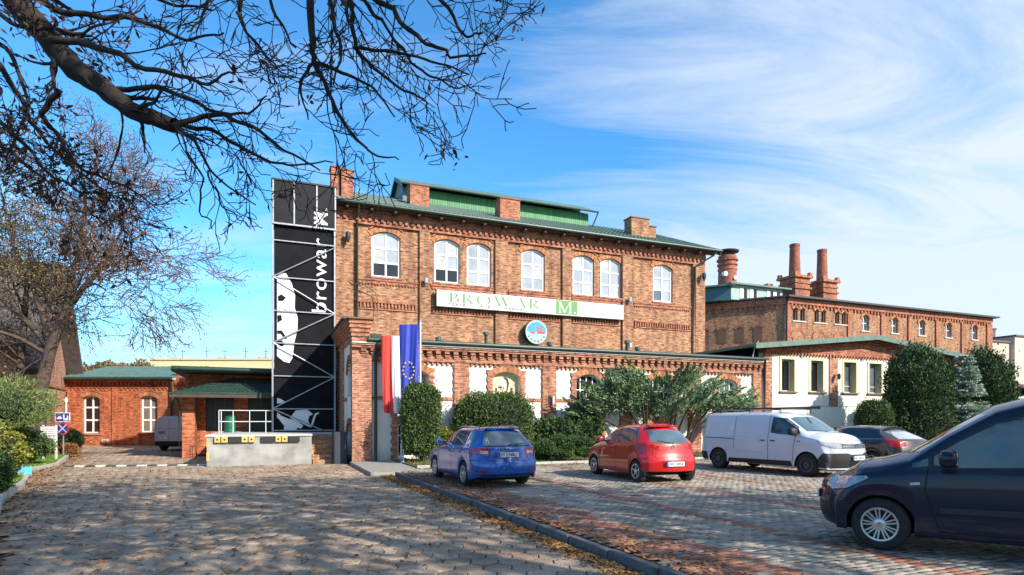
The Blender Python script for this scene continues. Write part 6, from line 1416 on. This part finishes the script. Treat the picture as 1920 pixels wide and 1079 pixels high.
            for k in range(ns):
                an = 2 * math.pi * k / ns + .3; sw = S.get('spoke_w', .055)
                for dz in ((-.35, .35) if S.get('split') else (0,)):
                    c, s_ = math.cos(an), math.sin(an); r0_, r1_ = .05, rr - .02; o0 = dz * .03; o1 = dz * sw * 2.0; q = []
                    for r_, o_, ww in ((r0_, o0, sw * .6), (r1_, o1, sw * .45)):
                        for e_ in (-ww / 2, ww / 2): q.append((r_ * c - (o_ + e_) * s_, r_ * s_ + (o_ + e_) * c))
                    y0, y1 = sg * .008, sg * -.02; i = len(mb.v)
                    mb.v += [(q[j][0], y0 - (sg * .008 if j < 2 else 0), q[j][1]) for j in (0, 1, 3, 2)] + [(q[j][0], y1, q[j][1]) for j in (0, 1, 3, 2)]
                    for f_ in ((0, 1, 2, 3), (7, 6, 5, 4), (0, 4, 5, 1), (1, 5, 6, 2), (2, 6, 7, 3), (3, 7, 4, 0)): mb.f.append(tuple(i + z for z in f_)); mb.m[len(mb.f) - 1] = 0
            mb.build('rim', rm, w, smooth=True, angle=30)
            mb = MB(); mb.lathe((0, sg * .0075, 0), [(.03, 0), (.028, sg * .004), (0.001, sg * .005)], 14, axis='y'); mb.build('hub_cap', CHROME if S.get('rimtype') != 'steel' else PLASTIC, w, smooth=True)
    return rt, patch, both, line, cast, body
def plate_at(rt, loc, rz, text, w=.52, h=.115, name='number_plate'):
    mb = MB(); mb.box(-w / 2, w / 2, -.008, .008, -h / 2, h / 2); p = mb.build(name, PLATE, rt); p.location = loc; p.rotation_euler = (0, 0, rz)
    mb = MB(); mb.box(-w / 2, -w / 2 + .045, -.0095, -.0082, -h / 2, h / 2); b = mb.build('blue_strip', PL_BLUE, p)
    o = put_text('lettering', text, h * .92, INK, p, (-w / 2 + .06, -.0095, -h * .33), (R(90), 0, 0), ext=.001, offset=.002, xs=.93 * (w / .52)); return p
def box_part(rt, name, m, *b, bevel=.01, **k):
    mb = MB(); mb.box(*b); return mb.build(name, m, rt, bevel=bevel, **k)
def mirror_part(rt, x, y, z, m, sc=1.0):
    for sg in (-1, 1):
        mb = MB(); mb.cyl((x + .05, sg * (y - .09), z - .04), (x + .02, sg * (y + .04), z), .025, n=8); a = mb.build('mirror_arm', PLASTIC, rt, smooth=True)
        P, D = superdir(1, 2); mo = blobmesh('mirror', (x, sg * (y + .11), z + .03), (.075 * sc, .12 * sc, .085 * sc), 3.0, 1, 0, 1, m, rt, nu=20, nv=12)
        mb = MB(); mb.box(x + .06 * sc, x + .07 * sc, min(sg * (y + .02), sg * (y + .20)), max(sg * (y + .02), sg * (y + .20)), z - .035, z + .10); mb.build('mirror_glass', CHROME, mo)
def handle(rt, cast, x, z, m, L_=.17):
    for v, sg in (('L', -1), ('R', 1)):
        hit, n = cast(v, x, z)
        if hit: mb = MB(); y = hit.y; mb.box(x - L_ / 2, x + L_ / 2, min(y, y + sg * .03), max(y, y + sg * .03), z - .016, z + .016); mb.build('door_handle', m, rt, bevel=.012)
def wiper(rt, L, y0, z0, y1, z1, x0, x1):
    V, F = tubes([([(x0, y0, z0), (x0 + .02, y0 + (y1 - y0) * .15, z0 + .015), (x1 + .015, y1, z1)], [.014, .01, .006])], 6); return mesh_np('wiper', V, F, PLASTIC, rt)
def arch_trim(line, ax, r, wz, w, m):
    for a in ax:
        for v in ('L', 'R'): line('arch_trim', v, [(a + (r + w / 2) * math.cos(math.pi * k / 16), wz + (r + w / 2) * math.sin(math.pi * k / 16)) for k in range(17)], w, m, .006)

# -- blue estate car, seen from behind
h = Vector((-.40, .917)).normalized(); pr = Vector((h.y, -h.x))     # right of the heading
S = dict(L=4.26, hw=.866, axles=(.84, 3.305), arch=.345, wz=.305, rim=.205, sill=.20, nose_lift=.04, tail_lift=.07, corner=.45, pinch=.16, bulge_r=.10,
         belt=[(0, .56), (.3, .68), (.8, .82), (1.3, .90), (2.5, .94), (3.8, .99), (4.26, 1.0)],
         top=[(0, .62), (.08, .72), (.3, .82), (.7, .92), (1.2, 1.0), (1.35, 1.07), (2.0, 1.40), (2.3, 1.45), (2.8, 1.465), (3.4, 1.46), (4.0, 1.43), (4.26, 1.41)],
         edge=[(0, .58), (.3, .76), (.7, .88), (1.2, .95), (1.35, 1.0), (2.0, 1.33), (2.3, 1.395), (3.4, 1.41), (4.0, 1.38), (4.26, 1.36)],
         wroof=[(0, .70), (.7, .76), (1.2, .74), (1.5, .70), (2.1, .615), (3.4, .60), (4.26, .57)],
         tail=[(.2, 4.16), (.34, 4.24), (.52, 4.26), (.62, 4.25), (.72, 4.20), (.95, 4.17), (1.02, 4.13), (1.36, 3.86), (1.46, 3.80)], nose=[(.2, .06), (.4, 0), (.6, .03), (1, .1)], rimtype='alloy', spokes=5, split=True, spoke_w=.05)
rearL = Vector((-1.14, 14.75)); rc = rearL + pr * (.866 - .10)   # middle of the rear axle
front = rc + h * 3.305
BLUE = paint('paint_blue', (.004, .085, .40), metal=.1, rough=.3)
rt, patch, both, line, cast, body = car('estate_car', 'bright blue estate car with roof rails parked beside the kerb', S, front, tuple(h), BLUE)
CG_B = mat('car_glass_sky_sheen', (.06, .11, .14), .04, .3, 2, spec=1.0, coat=.5)  # bluish base paints sky reflection into the glass
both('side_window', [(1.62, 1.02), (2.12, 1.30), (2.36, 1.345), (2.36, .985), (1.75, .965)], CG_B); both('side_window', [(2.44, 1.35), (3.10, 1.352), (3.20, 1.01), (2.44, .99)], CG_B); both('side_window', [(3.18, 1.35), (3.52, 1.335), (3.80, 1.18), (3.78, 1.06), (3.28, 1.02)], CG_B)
patch('windscreen', 'F', [(-.58, 1.05), (.58, 1.05), (.50, 1.36), (-.50, 1.36)], CGLASS)
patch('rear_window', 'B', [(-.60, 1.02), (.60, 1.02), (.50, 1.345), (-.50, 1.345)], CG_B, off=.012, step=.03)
line('window_border', 'B', [(-.61, 1.01), (.61, 1.01)], .025, PLASTIC, .008)
patch('tail_light', 'B', [(-.86, .80), (-.48, .78), (-.45, .90), (-.50, .96), (-.86, .97)], LAMP_R, off=.008); patch('tail_light', 'B', [(.86, .80), (.48, .78), (.45, .90), (.50, .96), (.86, .97)], LAMP_R, off=.008)
both('tail_light_side', [(3.86, .93), (4.3, .82), (4.3, .98), (3.95, .97)], LAMP_R, off=.006)
for sg in (-1, 1): patch('tail_light_inner', 'B', [(sg * .50, .83), (sg * .68, .82), (sg * .68, .90), (sg * .50, .90)], LAMP_C, off=.011)
patch('plate_recess_shade', 'B', [(-.34, .70), (.34, .70), (.38, .86), (-.38, .86)], paint('paint_blue_shaded', (.006, .025, .25)), off=.004)  # recess shade painted as a darker blue patch on the body
line('tailgate_gap', 'B', [(-.46, .96), (-.47, .80), (-.55, .66), (.55, .66), (.47, .80), (.46, .96)], .008, SEAM); line('bumper_gap', 'L', [(3.72, .66), (4.2, .68)], .008, SEAM); line('bumper_gap', 'R', [(3.72, .66), (4.2, .68)], .008, SEAM)
patch('lower_bumper', 'B', [(-.62, .22), (.62, .22), (.70, .34), (-.70, .34)], PLASTIC, off=.006); patch('reflector', 'B', [(-.80, .40), (-.55, .38), (-.55, .42), (-.80, .44)], LAMP_R, off=.008); patch('reflector', 'B', [(.80, .40), (.55, .38), (.55, .42), (.80, .44)], LAMP_R, off=.008)
hit, n = cast('B', 0, .80); plate_at(rt, (hit.x + .016, .0, .80), R(90), 'ST 5248U'); put_text('lettering', 'SKODA', .075, CHROME, rt, (cast('B', 0, .93)[0].x + .012, -.26, .905), (R(90), 0, R(90)), ext=.003, offset=.003, spacing=1.9)
for k, y in enumerate((-.42, -.14, .14, .42)): mb = MB(); hx = cast('B', y, .50)[0].x; mb.cyl((hx - .005, y, .50), (hx + .006, y, .50), .014, n=10); mb.build('parking_sensor', STEEL, rt)
wiper(rt, 4.26, .02, 1.03, .46, 1.07, cast('B', .02, 1.03)[0].x + .03, cast('B', .46, 1.07)[0].x + .02)
put_text('lettering', '4x4', .06, CHROME, rt, (cast('B', .52, .76)[0].x + .012, .46, .715), (R(90), 0, R(90)), ext=.003, offset=.002)
for x in (2.40, 3.22): line('door_gap', 'L', [(x, 1.0), (x - .0, .60), (x + (.0 if x < 3 else -.28), .26)], .009, SEAM); line('door_gap', 'R', [(x, 1.0), (x, .60), (x + (.0 if x < 3 else -.28), .26)], .009, SEAM)
line('door_gap', 'L', [(1.38, .92), (1.32, .60), (1.36, .26)], .009, SEAM); line('door_gap', 'R', [(1.38, .92), (1.32, .60), (1.36, .26)], .009, SEAM); line('waist_crease_shade', 'L', [(1.1, .80), (4.0, .84)], .012, paint('paint_blue_shaded', (.006, .025, .25)))  # crease is a darker blue strip painted as its shade
for x in (2.18, 3.02): handle(rt, cast, x, .84, BLUE)
both('sill_trim', [(1.3, .215), (2.85, .215), (2.85, .27), (1.3, .27)], PLASTIC)
mirror_part(rt, 1.62, .83, 1.02, BLUE)
for sg in (-1, 1):
    V, F = tubes([([(2.15, sg * .53, 1.43), (2.4, sg * .55, 1.462), (3.4, sg * .53, 1.462), (3.6, sg * .51, 1.42)], [.012, .016, .016, .012])], 6); mesh_np('roof_rail', V, F, CHROME, rt, smooth=True)
mb = MB(); mb.prism([(3.62, 1.435), (3.84, 1.425), (3.82, 1.39), (3.62, 1.40)], -.47, .47); mb.build('spoiler', BLUE, rt, bevel=.01)
mb = MB(); mb.cyl((3.5, 0, 1.45), (3.62, 0, 1.60), .006, n=6); mb.build('aerial', PLASTIC, rt)
patch('rear_sticker', 'B', [(-.52, 1.06), (-.44, 1.06), (-.43, 1.20), (-.50, 1.18)], FRAME_W, off=.012)

# -- red hatchback, seen from behind
h = Vector((-.31, .951)).normalized(); pr = Vector((h.y, -h.x)); RED = paint('paint_red', (.55, .006, .008), metal=.05, rough=.35)
S = dict(L=3.75, hw=.848, axles=(.70, 3.16), arch=.325, wz=.293, rim=.20, sill=.21, nose_lift=.03, tail_lift=.09, corner=.5, pinch=.20, bulge_r=.14,
         belt=[(0, .62), (.3, .76), (.8, .88), (1.3, .94), (2.5, .97), (3.3, 1.04), (3.75, 1.05)],
         top=[(0, .72), (.1, .84), (.4, .95), (.8, 1.04), (1.05, 1.14), (1.7, 1.44), (2.1, 1.515), (2.5, 1.53), (3.0, 1.52), (3.5, 1.47), (3.75, 1.42)],
         edge=[(0, .66), (.4, .88), (.8, .97), (1.05, 1.05), (1.7, 1.37), (2.1, 1.455), (3.0, 1.465), (3.5, 1.41), (3.75, 1.36)],
         wroof=[(0, .68), (.6, .74), (1.05, .73), (1.5, .68), (2.0, .60), (3.0, .575), (3.75, .54)],
         tail=[(.2, 3.64), (.32, 3.72), (.5, 3.75), (.62, 3.74), (.70, 3.68), (1.0, 3.62), (1.06, 3.58), (1.40, 3.34), (1.50, 3.26)], nose=[(.2, .05), (.45, 0), (.7, .05), (1, .12)], rimtype='alloy', spokes=5, spoke_w=.06)
rearL = Vector((3.29, 15.62)); rc = rearL + pr * (.848 - .10); front = rc + h * 3.16
rt, patch, both, line, cast, body = car('hatchback_car', 'red five door hatchback parked in front of the spreading juniper', S, front, tuple(h), RED)
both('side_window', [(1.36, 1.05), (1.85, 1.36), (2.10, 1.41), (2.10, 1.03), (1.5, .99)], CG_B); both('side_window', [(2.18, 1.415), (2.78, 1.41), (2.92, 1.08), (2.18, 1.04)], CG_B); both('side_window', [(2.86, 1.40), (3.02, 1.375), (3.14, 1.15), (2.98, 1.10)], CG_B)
patch('windscreen', 'F', [(-.58, 1.10), (.58, 1.10), (.50, 1.42), (-.50, 1.42)], CGLASS)
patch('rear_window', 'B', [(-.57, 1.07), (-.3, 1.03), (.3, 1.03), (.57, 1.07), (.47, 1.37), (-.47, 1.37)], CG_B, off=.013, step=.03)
for sg in (-1, 1):
    patch('tail_light', 'B', [(sg * .85, .74), (sg * .66, .78), (sg * .58, .93), (sg * .62, 1.0), (sg * .85, 1.02)], LAMP_R, off=.009)
both('tail_light_side', [(3.36, .98), (3.75, .76), (3.75, 1.02), (3.4, 1.03)], LAMP_R, off=.007)
line('tailgate_gap', 'B', [(-.55, 1.04), (-.56, .74), (-.48, .655), (.48, .655), (.56, .74), (.55, 1.04)], .008, SEAM)
patch('plate_recess_shade', 'B', [(-.33, .42), (.33, .42), (.36, .59), (-.36, .59)], paint('paint_red_dark', (.25, .004, .005)), off=.003)  # plate recess shade painted in darker red, no hollow behind
patch('lower_bumper', 'B', [(-.6, .25), (.6, .25), (.64, .31), (-.64, .31)], PLASTIC, off=.006)
plate_at(rt, (cast('B', 0, .50)[0].x + .016, 0, .50), R(90), 'SW 10054'); mb = MB(); hx = cast('B', 0, .93)[0].x; mb.lathe((0, 0, 0), [(.055, 0), (.05, .015), (.035, .015), (.03, 0)], 20, axis='y'); o = mb.build('badge', CHROME, rt, smooth=True); o.location = (hx + .005, 0, .93); o.rotation_euler.z = -math.pi / 2
wiper(rt, 3.75, .03, 1.02, -.40, 1.10, cast('B', .03, 1.02)[0].x + .03, cast('B', -.40, 1.10)[0].x + .02)
for v in ('L', 'R'):
    line('door_gap', v, [(2.14, 1.03), (2.12, .60), (2.14, .27)], .009, SEAM); line('door_gap', v, [(2.98, 1.08), (2.98, .72), (2.78, .30)], .009, SEAM); line('door_gap', v, [(1.16, .96), (1.10, .60), (1.14, .27)], .009, SEAM); line('bumper_gap', v, [(3.30, .62), (3.62, .66)], .008, SEAM); line('rub_strip', v, [(1.2, .58), (2.75, .60)], .045, paint('paint_red_dark', (.25, .004, .005)), .012)
for x in (1.98, 2.80): handle(rt, cast, x, .90, RED)
mirror_part(rt, 1.35, .82, 1.05, RED)
mb = MB(); mb.prism([(3.0, 1.50), (3.26, 1.475), (3.24, 1.44), (3.0, 1.46)], -.43, .43); mb.build('spoiler', RED, rt, bevel=.01)

# -- white panel van
h = Vector((.47, -.883)).normalized(); pr = Vector((h.y, -h.x)); VANW = mat('paint_van', (.60, .63, .68), .3, .03, 2, coat=.8)
S = dict(L=5.15, hw=.96, axles=(.93, 4.205), arch=.385, wz=.335, rim=.21, sill=.26, nose_lift=-.03, tail_lift=.05, corner=.5, pinch=.22, bulge_f=.22, bulge_r=.03, tw=.22,
         belt=[(0, .92), (.3, 1.02), (.8, 1.12), (1.3, 1.18), (2.0, 1.22), (5.15, 1.22)],
         top=[(0, 1.06), (.12, 1.13), (.5, 1.22), (.9, 1.29), (1.05, 1.35), (1.7, 1.74), (1.95, 1.83), (2.4, 1.88), (3.5, 1.90), (5.15, 1.88)],
         edge=[(0, 1.00), (.2, 1.08), (.5, 1.14), (.9, 1.20), (1.05, 1.26), (1.7, 1.66), (1.95, 1.76), (2.4, 1.81), (5.15, 1.81)],
         wroof=[(0, .78), (.6, .84), (1.05, .84), (1.7, .80), (2.2, .80), (5.15, .80)],
         tail=[(.2, 5.08), (.5, 5.15), (.7, 5.12), (1.2, 5.10), (1.9, 5.0)], nose=[(.2, .05), (.5, 0), (.7, .0), (.95, .05), (1.3, .1)], rimtype='steel', spokes=12, spoke_w=.03, rimmat=mat('steel_wheel', (.10, .10, .11), .45, metal=.3))
rearR = Vector((7.0, 20.1)); rc = rearR - pr * (.96 - .12); front = rc + h * 4.205
rt, patch, both, line, cast, body = car('panel_van', 'white panel van with black bumper and roof rack beside the planting bed', S, front, tuple(h), VANW)
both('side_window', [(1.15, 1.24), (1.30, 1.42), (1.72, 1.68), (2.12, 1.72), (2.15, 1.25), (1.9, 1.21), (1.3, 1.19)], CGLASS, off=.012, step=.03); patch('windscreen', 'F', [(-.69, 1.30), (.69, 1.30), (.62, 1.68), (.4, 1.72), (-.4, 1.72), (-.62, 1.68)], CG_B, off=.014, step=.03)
patch('bumper', 'F', [(-.95, .30), (.95, .30), (.95, .70), (.7, .66), (-.7, .66), (-.95, .70)], PLASTIC, off=.02); both('bumper_side', [(.0, .28), (.54, .28), (.56, .52), (.42, .68), (.0, .70)], PLASTIC, off=.015)
patch('grille', 'F', [(-.50, .82), (.50, .82), (.52, .96), (-.52, .96)], PLASTIC, off=.012)
for z in (.84, .885, .935): line('grille_bar', 'F', [(-.48, z), (.48, z)], .010, CHROME, .018)
mb = MB(); hx = cast('F', 0, .89)[0].x; mb.lathe((0, 0, 0), [(.075, 0), (.07, -.012), (.055, -.012), (.05, 0)], 20, axis='y'); o = mb.build('badge', CHROME, rt, smooth=True); o.location = (hx - .02, 0, .89); o.rotation_euler.z = -math.pi / 2
for sg in (-1, 1):
    patch('headlight', 'F', [(sg * .54, .86), (sg * .58, .93), (sg * .70, .965), (sg * .70, .84)], LAMP_C, off=.010)
both('headlight_side', [(.07, .82), (.20, .82), (.40, .90), (.62, 1.03), (.58, 1.05), (.30, 1.0), (.10, .95)], LAMP_C, off=.016, step=.02)
patch('fog_recess', 'F', [(-.3, .34), (.3, .34), (.3, .48), (-.3, .48)], WELL, off=.028)
plate_at(rt, (cast('F', -.0, .56)[0].x - .035, .0, .56), -R(90), 'SK 1AR35')
for v in ('L', 'R'):
    line('door_gap', v, [(2.22, 1.76), (2.22, .40)], .012, SEAM); line('door_gap', v, [(1.28, 1.17), (1.34, .75), (1.36, .40)], .012, SEAM); line('sliding_door_gap', v, [(3.52, 1.76), (3.52, .72)], .012, SEAM); line('door_rail', v, [(3.54, 1.02), (4.75, 1.04)], .022, PLASTIC, .008)
    patch('sill_trim', v, [(1.38, .27), (3.78, .27), (3.72, .40), (1.42, .42)], PLASTIC, off=.014); patch('rear_trim', v, [(4.63, .30), (5.14, .30), (5.14, .56), (4.66, .56)], PLASTIC, off=.012); line('side_crease_shade', v, [(2.3, .62), (4.4, .66)], .02, mat('paint_van_shade', (.52, .55, .60), .3))  # side crease's shade painted as a darker strip of van colour
    line('window_gap', v, [(2.24, 1.22), (3.5, 1.22)], .01, mat('paint_van_shade', (.52, .55, .60), .3))
handle(rt, cast, 2.05, 1.0, PLASTIC); handle(rt, cast, 2.42, 1.0, PLASTIC)
mirror_part(rt, 1.30, .93, 1.26, PLASTIC, 1.35)
both('indicator', [(1.12, .98), (1.22, 1.0), (1.22, 1.04), (1.12, 1.02)], LAMP_O, off=.008)
for x in (1.95, 3.1, 4.3):
    V, F = tubes([([(x, -.70, 1.84), (x, -.70, 1.96), (x, .70, 1.96), (x, .70, 1.84)], [.018] * 4)], 6); mesh_np('rack_bar', V, F, PLASTIC, rt)
V, F = tubes([([(1.55, -.55, 2.0), (4.6, -.55, 2.0)], [.045, .045])], 10); mesh_np('rack_tube', V, F, mat('rack_dark', (.04, .04, .042), .4), rt, smooth=True)
V, F = tubes([([(1.9, .6, 1.98), (4.6, .6, 1.98)], [.018, .018]), ([(1.9, -.70, 1.98), (4.6, -.70, 1.98)], [.018, .018])], 6); mesh_np('rack_rail', V, F, PLASTIC, rt, kind='stuff')
wiper(rt, 0, .1, 1.28, .6, 1.34, cast('F', .1, 1.28)[0].x - .02, cast('F', .6, 1.34)[0].x - .02)

# -- brown estate car behind the van
h = Vector((-.40, .917)).normalized(); pr = Vector((h.y, -h.x)); BROWN = paint('paint_brown', (.045, .030, .026), metal=.4, rough=.3)
S = dict(L=4.65, hw=.91, axles=(.92, 3.70), arch=.36, wz=.32, rim=.225, sill=.20, nose_lift=.04, tail_lift=.06, corner=.5, pinch=.2, bulge_r=.12,
         belt=[(0, .58), (.4, .70), (1, .86), (1.5, .93), (2.8, .97), (4.65, 1.02)], top=[(0, .66), (.15, .78), (.8, .93), (1.3, 1.0), (1.5, 1.08), (2.25, 1.38), (2.7, 1.45), (3.4, 1.45), (4.1, 1.39), (4.65, 1.33)],
         edge=[(0, .60), (.8, .88), (1.3, .95), (1.5, 1.02), (2.25, 1.31), (2.7, 1.385), (3.4, 1.385), (4.1, 1.32), (4.65, 1.27)], wroof=[(0, .72), (.9, .78), (1.4, .76), (2.2, .64), (3.5, .61), (4.65, .56)],
         tail=[(.2, 4.55), (.5, 4.65), (.75, 4.60), (1.0, 4.52), (1.3, 4.0), (1.45, 3.85)], nose=[(.2, .05), (.5, 0), (.8, .1)], rimtype='alloy', spokes=7, spoke_w=.05)
rl_ = Vector((11.45, 17.55)); rc = rl_ + pr * .91; front = rc + h * 4.65
rt, patch, both, line, cast, body = car('estate_car', 'dark brown estate car half hidden behind the white van', S, front, tuple(h), BROWN)
both('side_window', [(1.85, 1.03), (2.4, 1.28), (2.66, 1.325), (2.66, 1.01), (1.9, .985)], CGLASS); both('side_window', [(2.74, 1.33), (3.4, 1.325), (3.5, 1.04), (2.74, 1.015)], CGLASS); both('side_window', [(3.5, 1.315), (3.8, 1.27), (4.08, 1.13), (4.0, 1.07), (3.6, 1.05)], CGLASS)
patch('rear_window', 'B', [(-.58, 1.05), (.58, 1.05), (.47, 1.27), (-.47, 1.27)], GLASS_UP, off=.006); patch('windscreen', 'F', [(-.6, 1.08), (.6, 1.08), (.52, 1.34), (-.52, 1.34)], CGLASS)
for sg in (-1, 1): patch('tail_light', 'B', [(sg * .90, .82), (sg * .5, .84), (sg * .46, .94), (sg * .62, 1.01), (sg * .90, 1.04)], LAMP_R, off=.008)
both('tail_light_side', [(4.0, .98), (4.6, .84), (4.6, 1.04), (4.1, 1.04)], LAMP_R, off=.006)
both('chrome_strip', [(1.84, .97), (4.05, 1.045), (4.05, 1.06), (1.84, .985)], CHROME, off=.010, step=.02)
for v in ('L', 'R'): line('door_gap', v, [(2.70, .98), (2.70, .28)], .01, SEAM); line('door_gap', v, [(3.52, 1.0), (3.5, .70), (3.3, .3)], .01, SEAM)
for x in (2.5, 3.35): handle(rt, cast, x, .86, BROWN)
plate_at(rt, (cast('B', 0, .74)[0].x + .016, 0, .74), R(90), 'SK 61JK'); mirror_part(rt, 1.85, .87, 1.03, BROWN)
for sg in (-1, 1):
    V, F = tubes([([(2.4, sg * .56, 1.40), (2.6, sg * .57, 1.425), (3.3, sg * .55, 1.415), (3.5, sg * .53, 1.385)], [.012, .016, .016, .012])], 6); mesh_np('roof_rail', V, F, CHROME, rt, smooth=True)

# -- dark blue family van at the right edge
h = Vector((-.80, .60)).normalized(); pr = Vector((h.y, -h.x)); NAVY = mat('paint_navy', (.004, .007, .028), .4, .05, 2, coat=.55, spec=.25)
S = dict(L=4.32, hw=.905, axles=(.80, 3.528), arch=.365, wz=.325, rim=.215, sill=.22, nose_lift=.02, tail_lift=.05, corner=.8, pinch=.30, bulge_f=.22, bulge_r=.04, steer=-6, tw=.2,
         belt=[(0, .78), (.3, .90), (.7, .97), (1.2, 1.02), (1.8, 1.05), (4.38, 1.10)],
         top=[(0, .90), (.1, .98), (.35, 1.07), (.8, 1.14), (1.1, 1.24), (1.5, 1.53), (1.95, 1.82), (2.3, 1.92), (2.8, 1.96), (4.38, 1.94)],
         edge=[(0, .84), (.15, .93), (.4, .99), (.8, 1.06), (1.1, 1.14), (1.5, 1.45), (1.95, 1.74), (2.3, 1.85), (2.8, 1.89), (4.38, 1.87)], wroof=[(0, .72), (.6, .80), (1.1, .82), (1.6, .79), (2.2, .74), (4.38, .72)],
         tail=[(.2, 4.3), (.5, 4.38), (1, 4.33), (1.8, 4.2)], nose=[(.2, .06), (.4, .0), (.6, .0), (.85, .05), (1, .1)], rimtype='alloy', spokes=9, split=True, spoke_w=.034)
wc = Vector((4.66, 7.56)); ac = wc + pr * (.905 - .11); front = ac + h * .80
rt, patch, both, line, cast, body = car('family_van', 'dark navy family van cut off by the right edge of the photo', S, front, tuple(h), NAVY)
CG_N = mat('car_glass_dark', (.02, .032, .03), .02, .5, 3, spec=1.0, coat=.5)
both('side_window', [(1.36, 1.20), (1.62, 1.39), (1.95, 1.59), (2.30, 1.71), (2.46, 1.725), (2.44, 1.26), (2.36, 1.16), (2.20, 1.10), (1.6, 1.07), (1.36, 1.09)], CG_N, off=.006); both('side_window', [(2.56, 1.73), (3.30, 1.74), (3.30, 1.16), (2.56, 1.16)], CG_N); both('side_window', [(3.42, 1.65), (4.1, 1.62), (4.05, 1.2), (3.42, 1.16)], CG_N)
both('quarter_window', [(1.14, 1.10), (1.30, 1.17), (1.30, 1.08), (1.14, 1.05)], CG_N)
patch('windscreen', 'F', [(-.72, 1.24), (.72, 1.24), (.66, 1.70), (-.66, 1.70)], CGLASS, off=.006); patch('rear_window', 'B', [(-.6, 1.15), (.6, 1.15), (.55, 1.6), (-.55, 1.6)], CGLASS)
both('headlight', [(.14, .75), (.24, .71), (.44, .76), (.68, .90), (.66, .93), (.44, .905), (.26, .87), (.16, .83)], LAMP_C, off=.016, step=.02)
patch('grille', 'F', [(-.42, .70), (.42, .70), (.46, .80), (-.46, .80)], PLASTIC, off=.008); patch('lower_grille', 'F', [(-.7, .30), (.7, .30), (.62, .52), (-.62, .52)], PLASTIC, off=.008)
for v in ('L', 'R'):
    line('door_gap', v, [(1.30, 1.06), (1.27, .80), (1.36, .48), (1.42, .30)], .012, SEAM); line('door_gap', v, [(2.50, 1.68), (2.50, .32)], .012, SEAM); line('door_gap', v, [(3.36, 1.68), (3.36, .75)], .012, SEAM); line('rub_strip', v, [(1.42, .56), (2.46, .58)], .07, PLASTIC, .014); line('rub_strip', v, [(2.54, .58), (3.2, .585)], .07, PLASTIC, .014); line('sill_gap', v, [(1.42, .30), (3.2, .30)], .012, SEAM)
    patch('side_indicator', v, [(1.12, .84), (1.22, .85), (1.22, .88), (1.12, .87)], LAMP_C, off=.01); line('bumper_gap', v, [(.10, .64), (.50, .62)], .009, SEAM)
handle(rt, cast, 2.32, .93, NAVY, .2); handle(rt, cast, 2.78, .93, NAVY, .2)
for v in ('L', 'R'):
    line('window_border', v, [(1.33, 1.08), (1.6, 1.055), (2.20, 1.085), (2.37, 1.15), (2.46, 1.26), (2.475, 1.735), (2.30, 1.725), (1.95, 1.605), (1.62, 1.405), (1.34, 1.215), (1.33, 1.08)], .022, PLASTIC, .012)
    line('roof_gutter', v, [(2.5, 1.80), (4.1, 1.81)], .02, SEAM, .006)
mirror_part(rt, 1.50, .88, 1.15, NAVY, 1.25)
plate_at(rt, (cast('F', 0, .60)[0].x - .004, 0, .60), -R(90), 'SK 70LN')

# -- grey van parked far back by the red wing
h = Vector((.02, 1)).normalized(); pr = Vector((h.y, -h.x)); GREYV = paint('paint_grey', (.52, .53, .55), metal=.1)
S = dict(L=4.8, hw=.93, axles=(.9, 3.9), arch=.36, wz=.33, rim=.2, sill=.25, tail_lift=.05, corner=.3, pinch=.12, bulge_r=.04, z=-.10, belt=[(0, .8), (1.3, 1.15), (4.8, 1.2)], top=[(0, .9), (.9, 1.2), (1.8, 1.85), (2.4, 1.93), (4.8, 1.92)], edge=[(0, .85), (.9, 1.12), (1.8, 1.76), (2.4, 1.85), (4.8, 1.85)],
         wroof=[(0, .7), (1, .8), (4.8, .76)], tail=[(.2, 4.72), (.5, 4.8), (1.2, 4.78), (1.9, 4.7)], nose=[(.2, 0), (1, .1)], rimtype='steel', spokes=10, spoke_w=.03)
rt, patch, both, line, cast, body = car('delivery_van', 'grey delivery van seen from behind beside the brick pier', S, (-18.75, 37.6), tuple(h), GREYV)
patch('rear_bumper', 'B', [(-.9, .28), (.9, .28), (.9, .55), (-.9, .55)], PLASTIC, off=.02); line('door_gap', 'B', [(0, 1.85), (0, .58)], .015, SEAM); patch('door_recess_shade', 'B', [(-.62, .95), (-.2, .95), (-.2, 1.1), (-.62, 1.1)], mat('recess_shade_grey', (.2, .2, .22), .5), off=.01)  # recess shade painted on the door as a darker grey patch
for sg in (-1, 1): patch('tail_light', 'B', [(sg * .93, .62), (sg * .82, .62), (sg * .82, 1.1), (sg * .93, 1.1)], LAMP_R, off=.01)
plate_at(rt, (cast('B', -.4, .72)[0].x + .02, -.4, .72), R(90), 'SK 5512'); line('door_crease_shade', 'B', [(-.85, 1.25), (.85, 1.25)], .02, mat('recess_shade_grey', (.2, .2, .22), .5)); both('side_window', [(1.3, 1.2), (1.8, 1.65), (2.1, 1.7), (2.1, 1.2)], CGLASS)  # door crease's shade drawn as a darker grey line
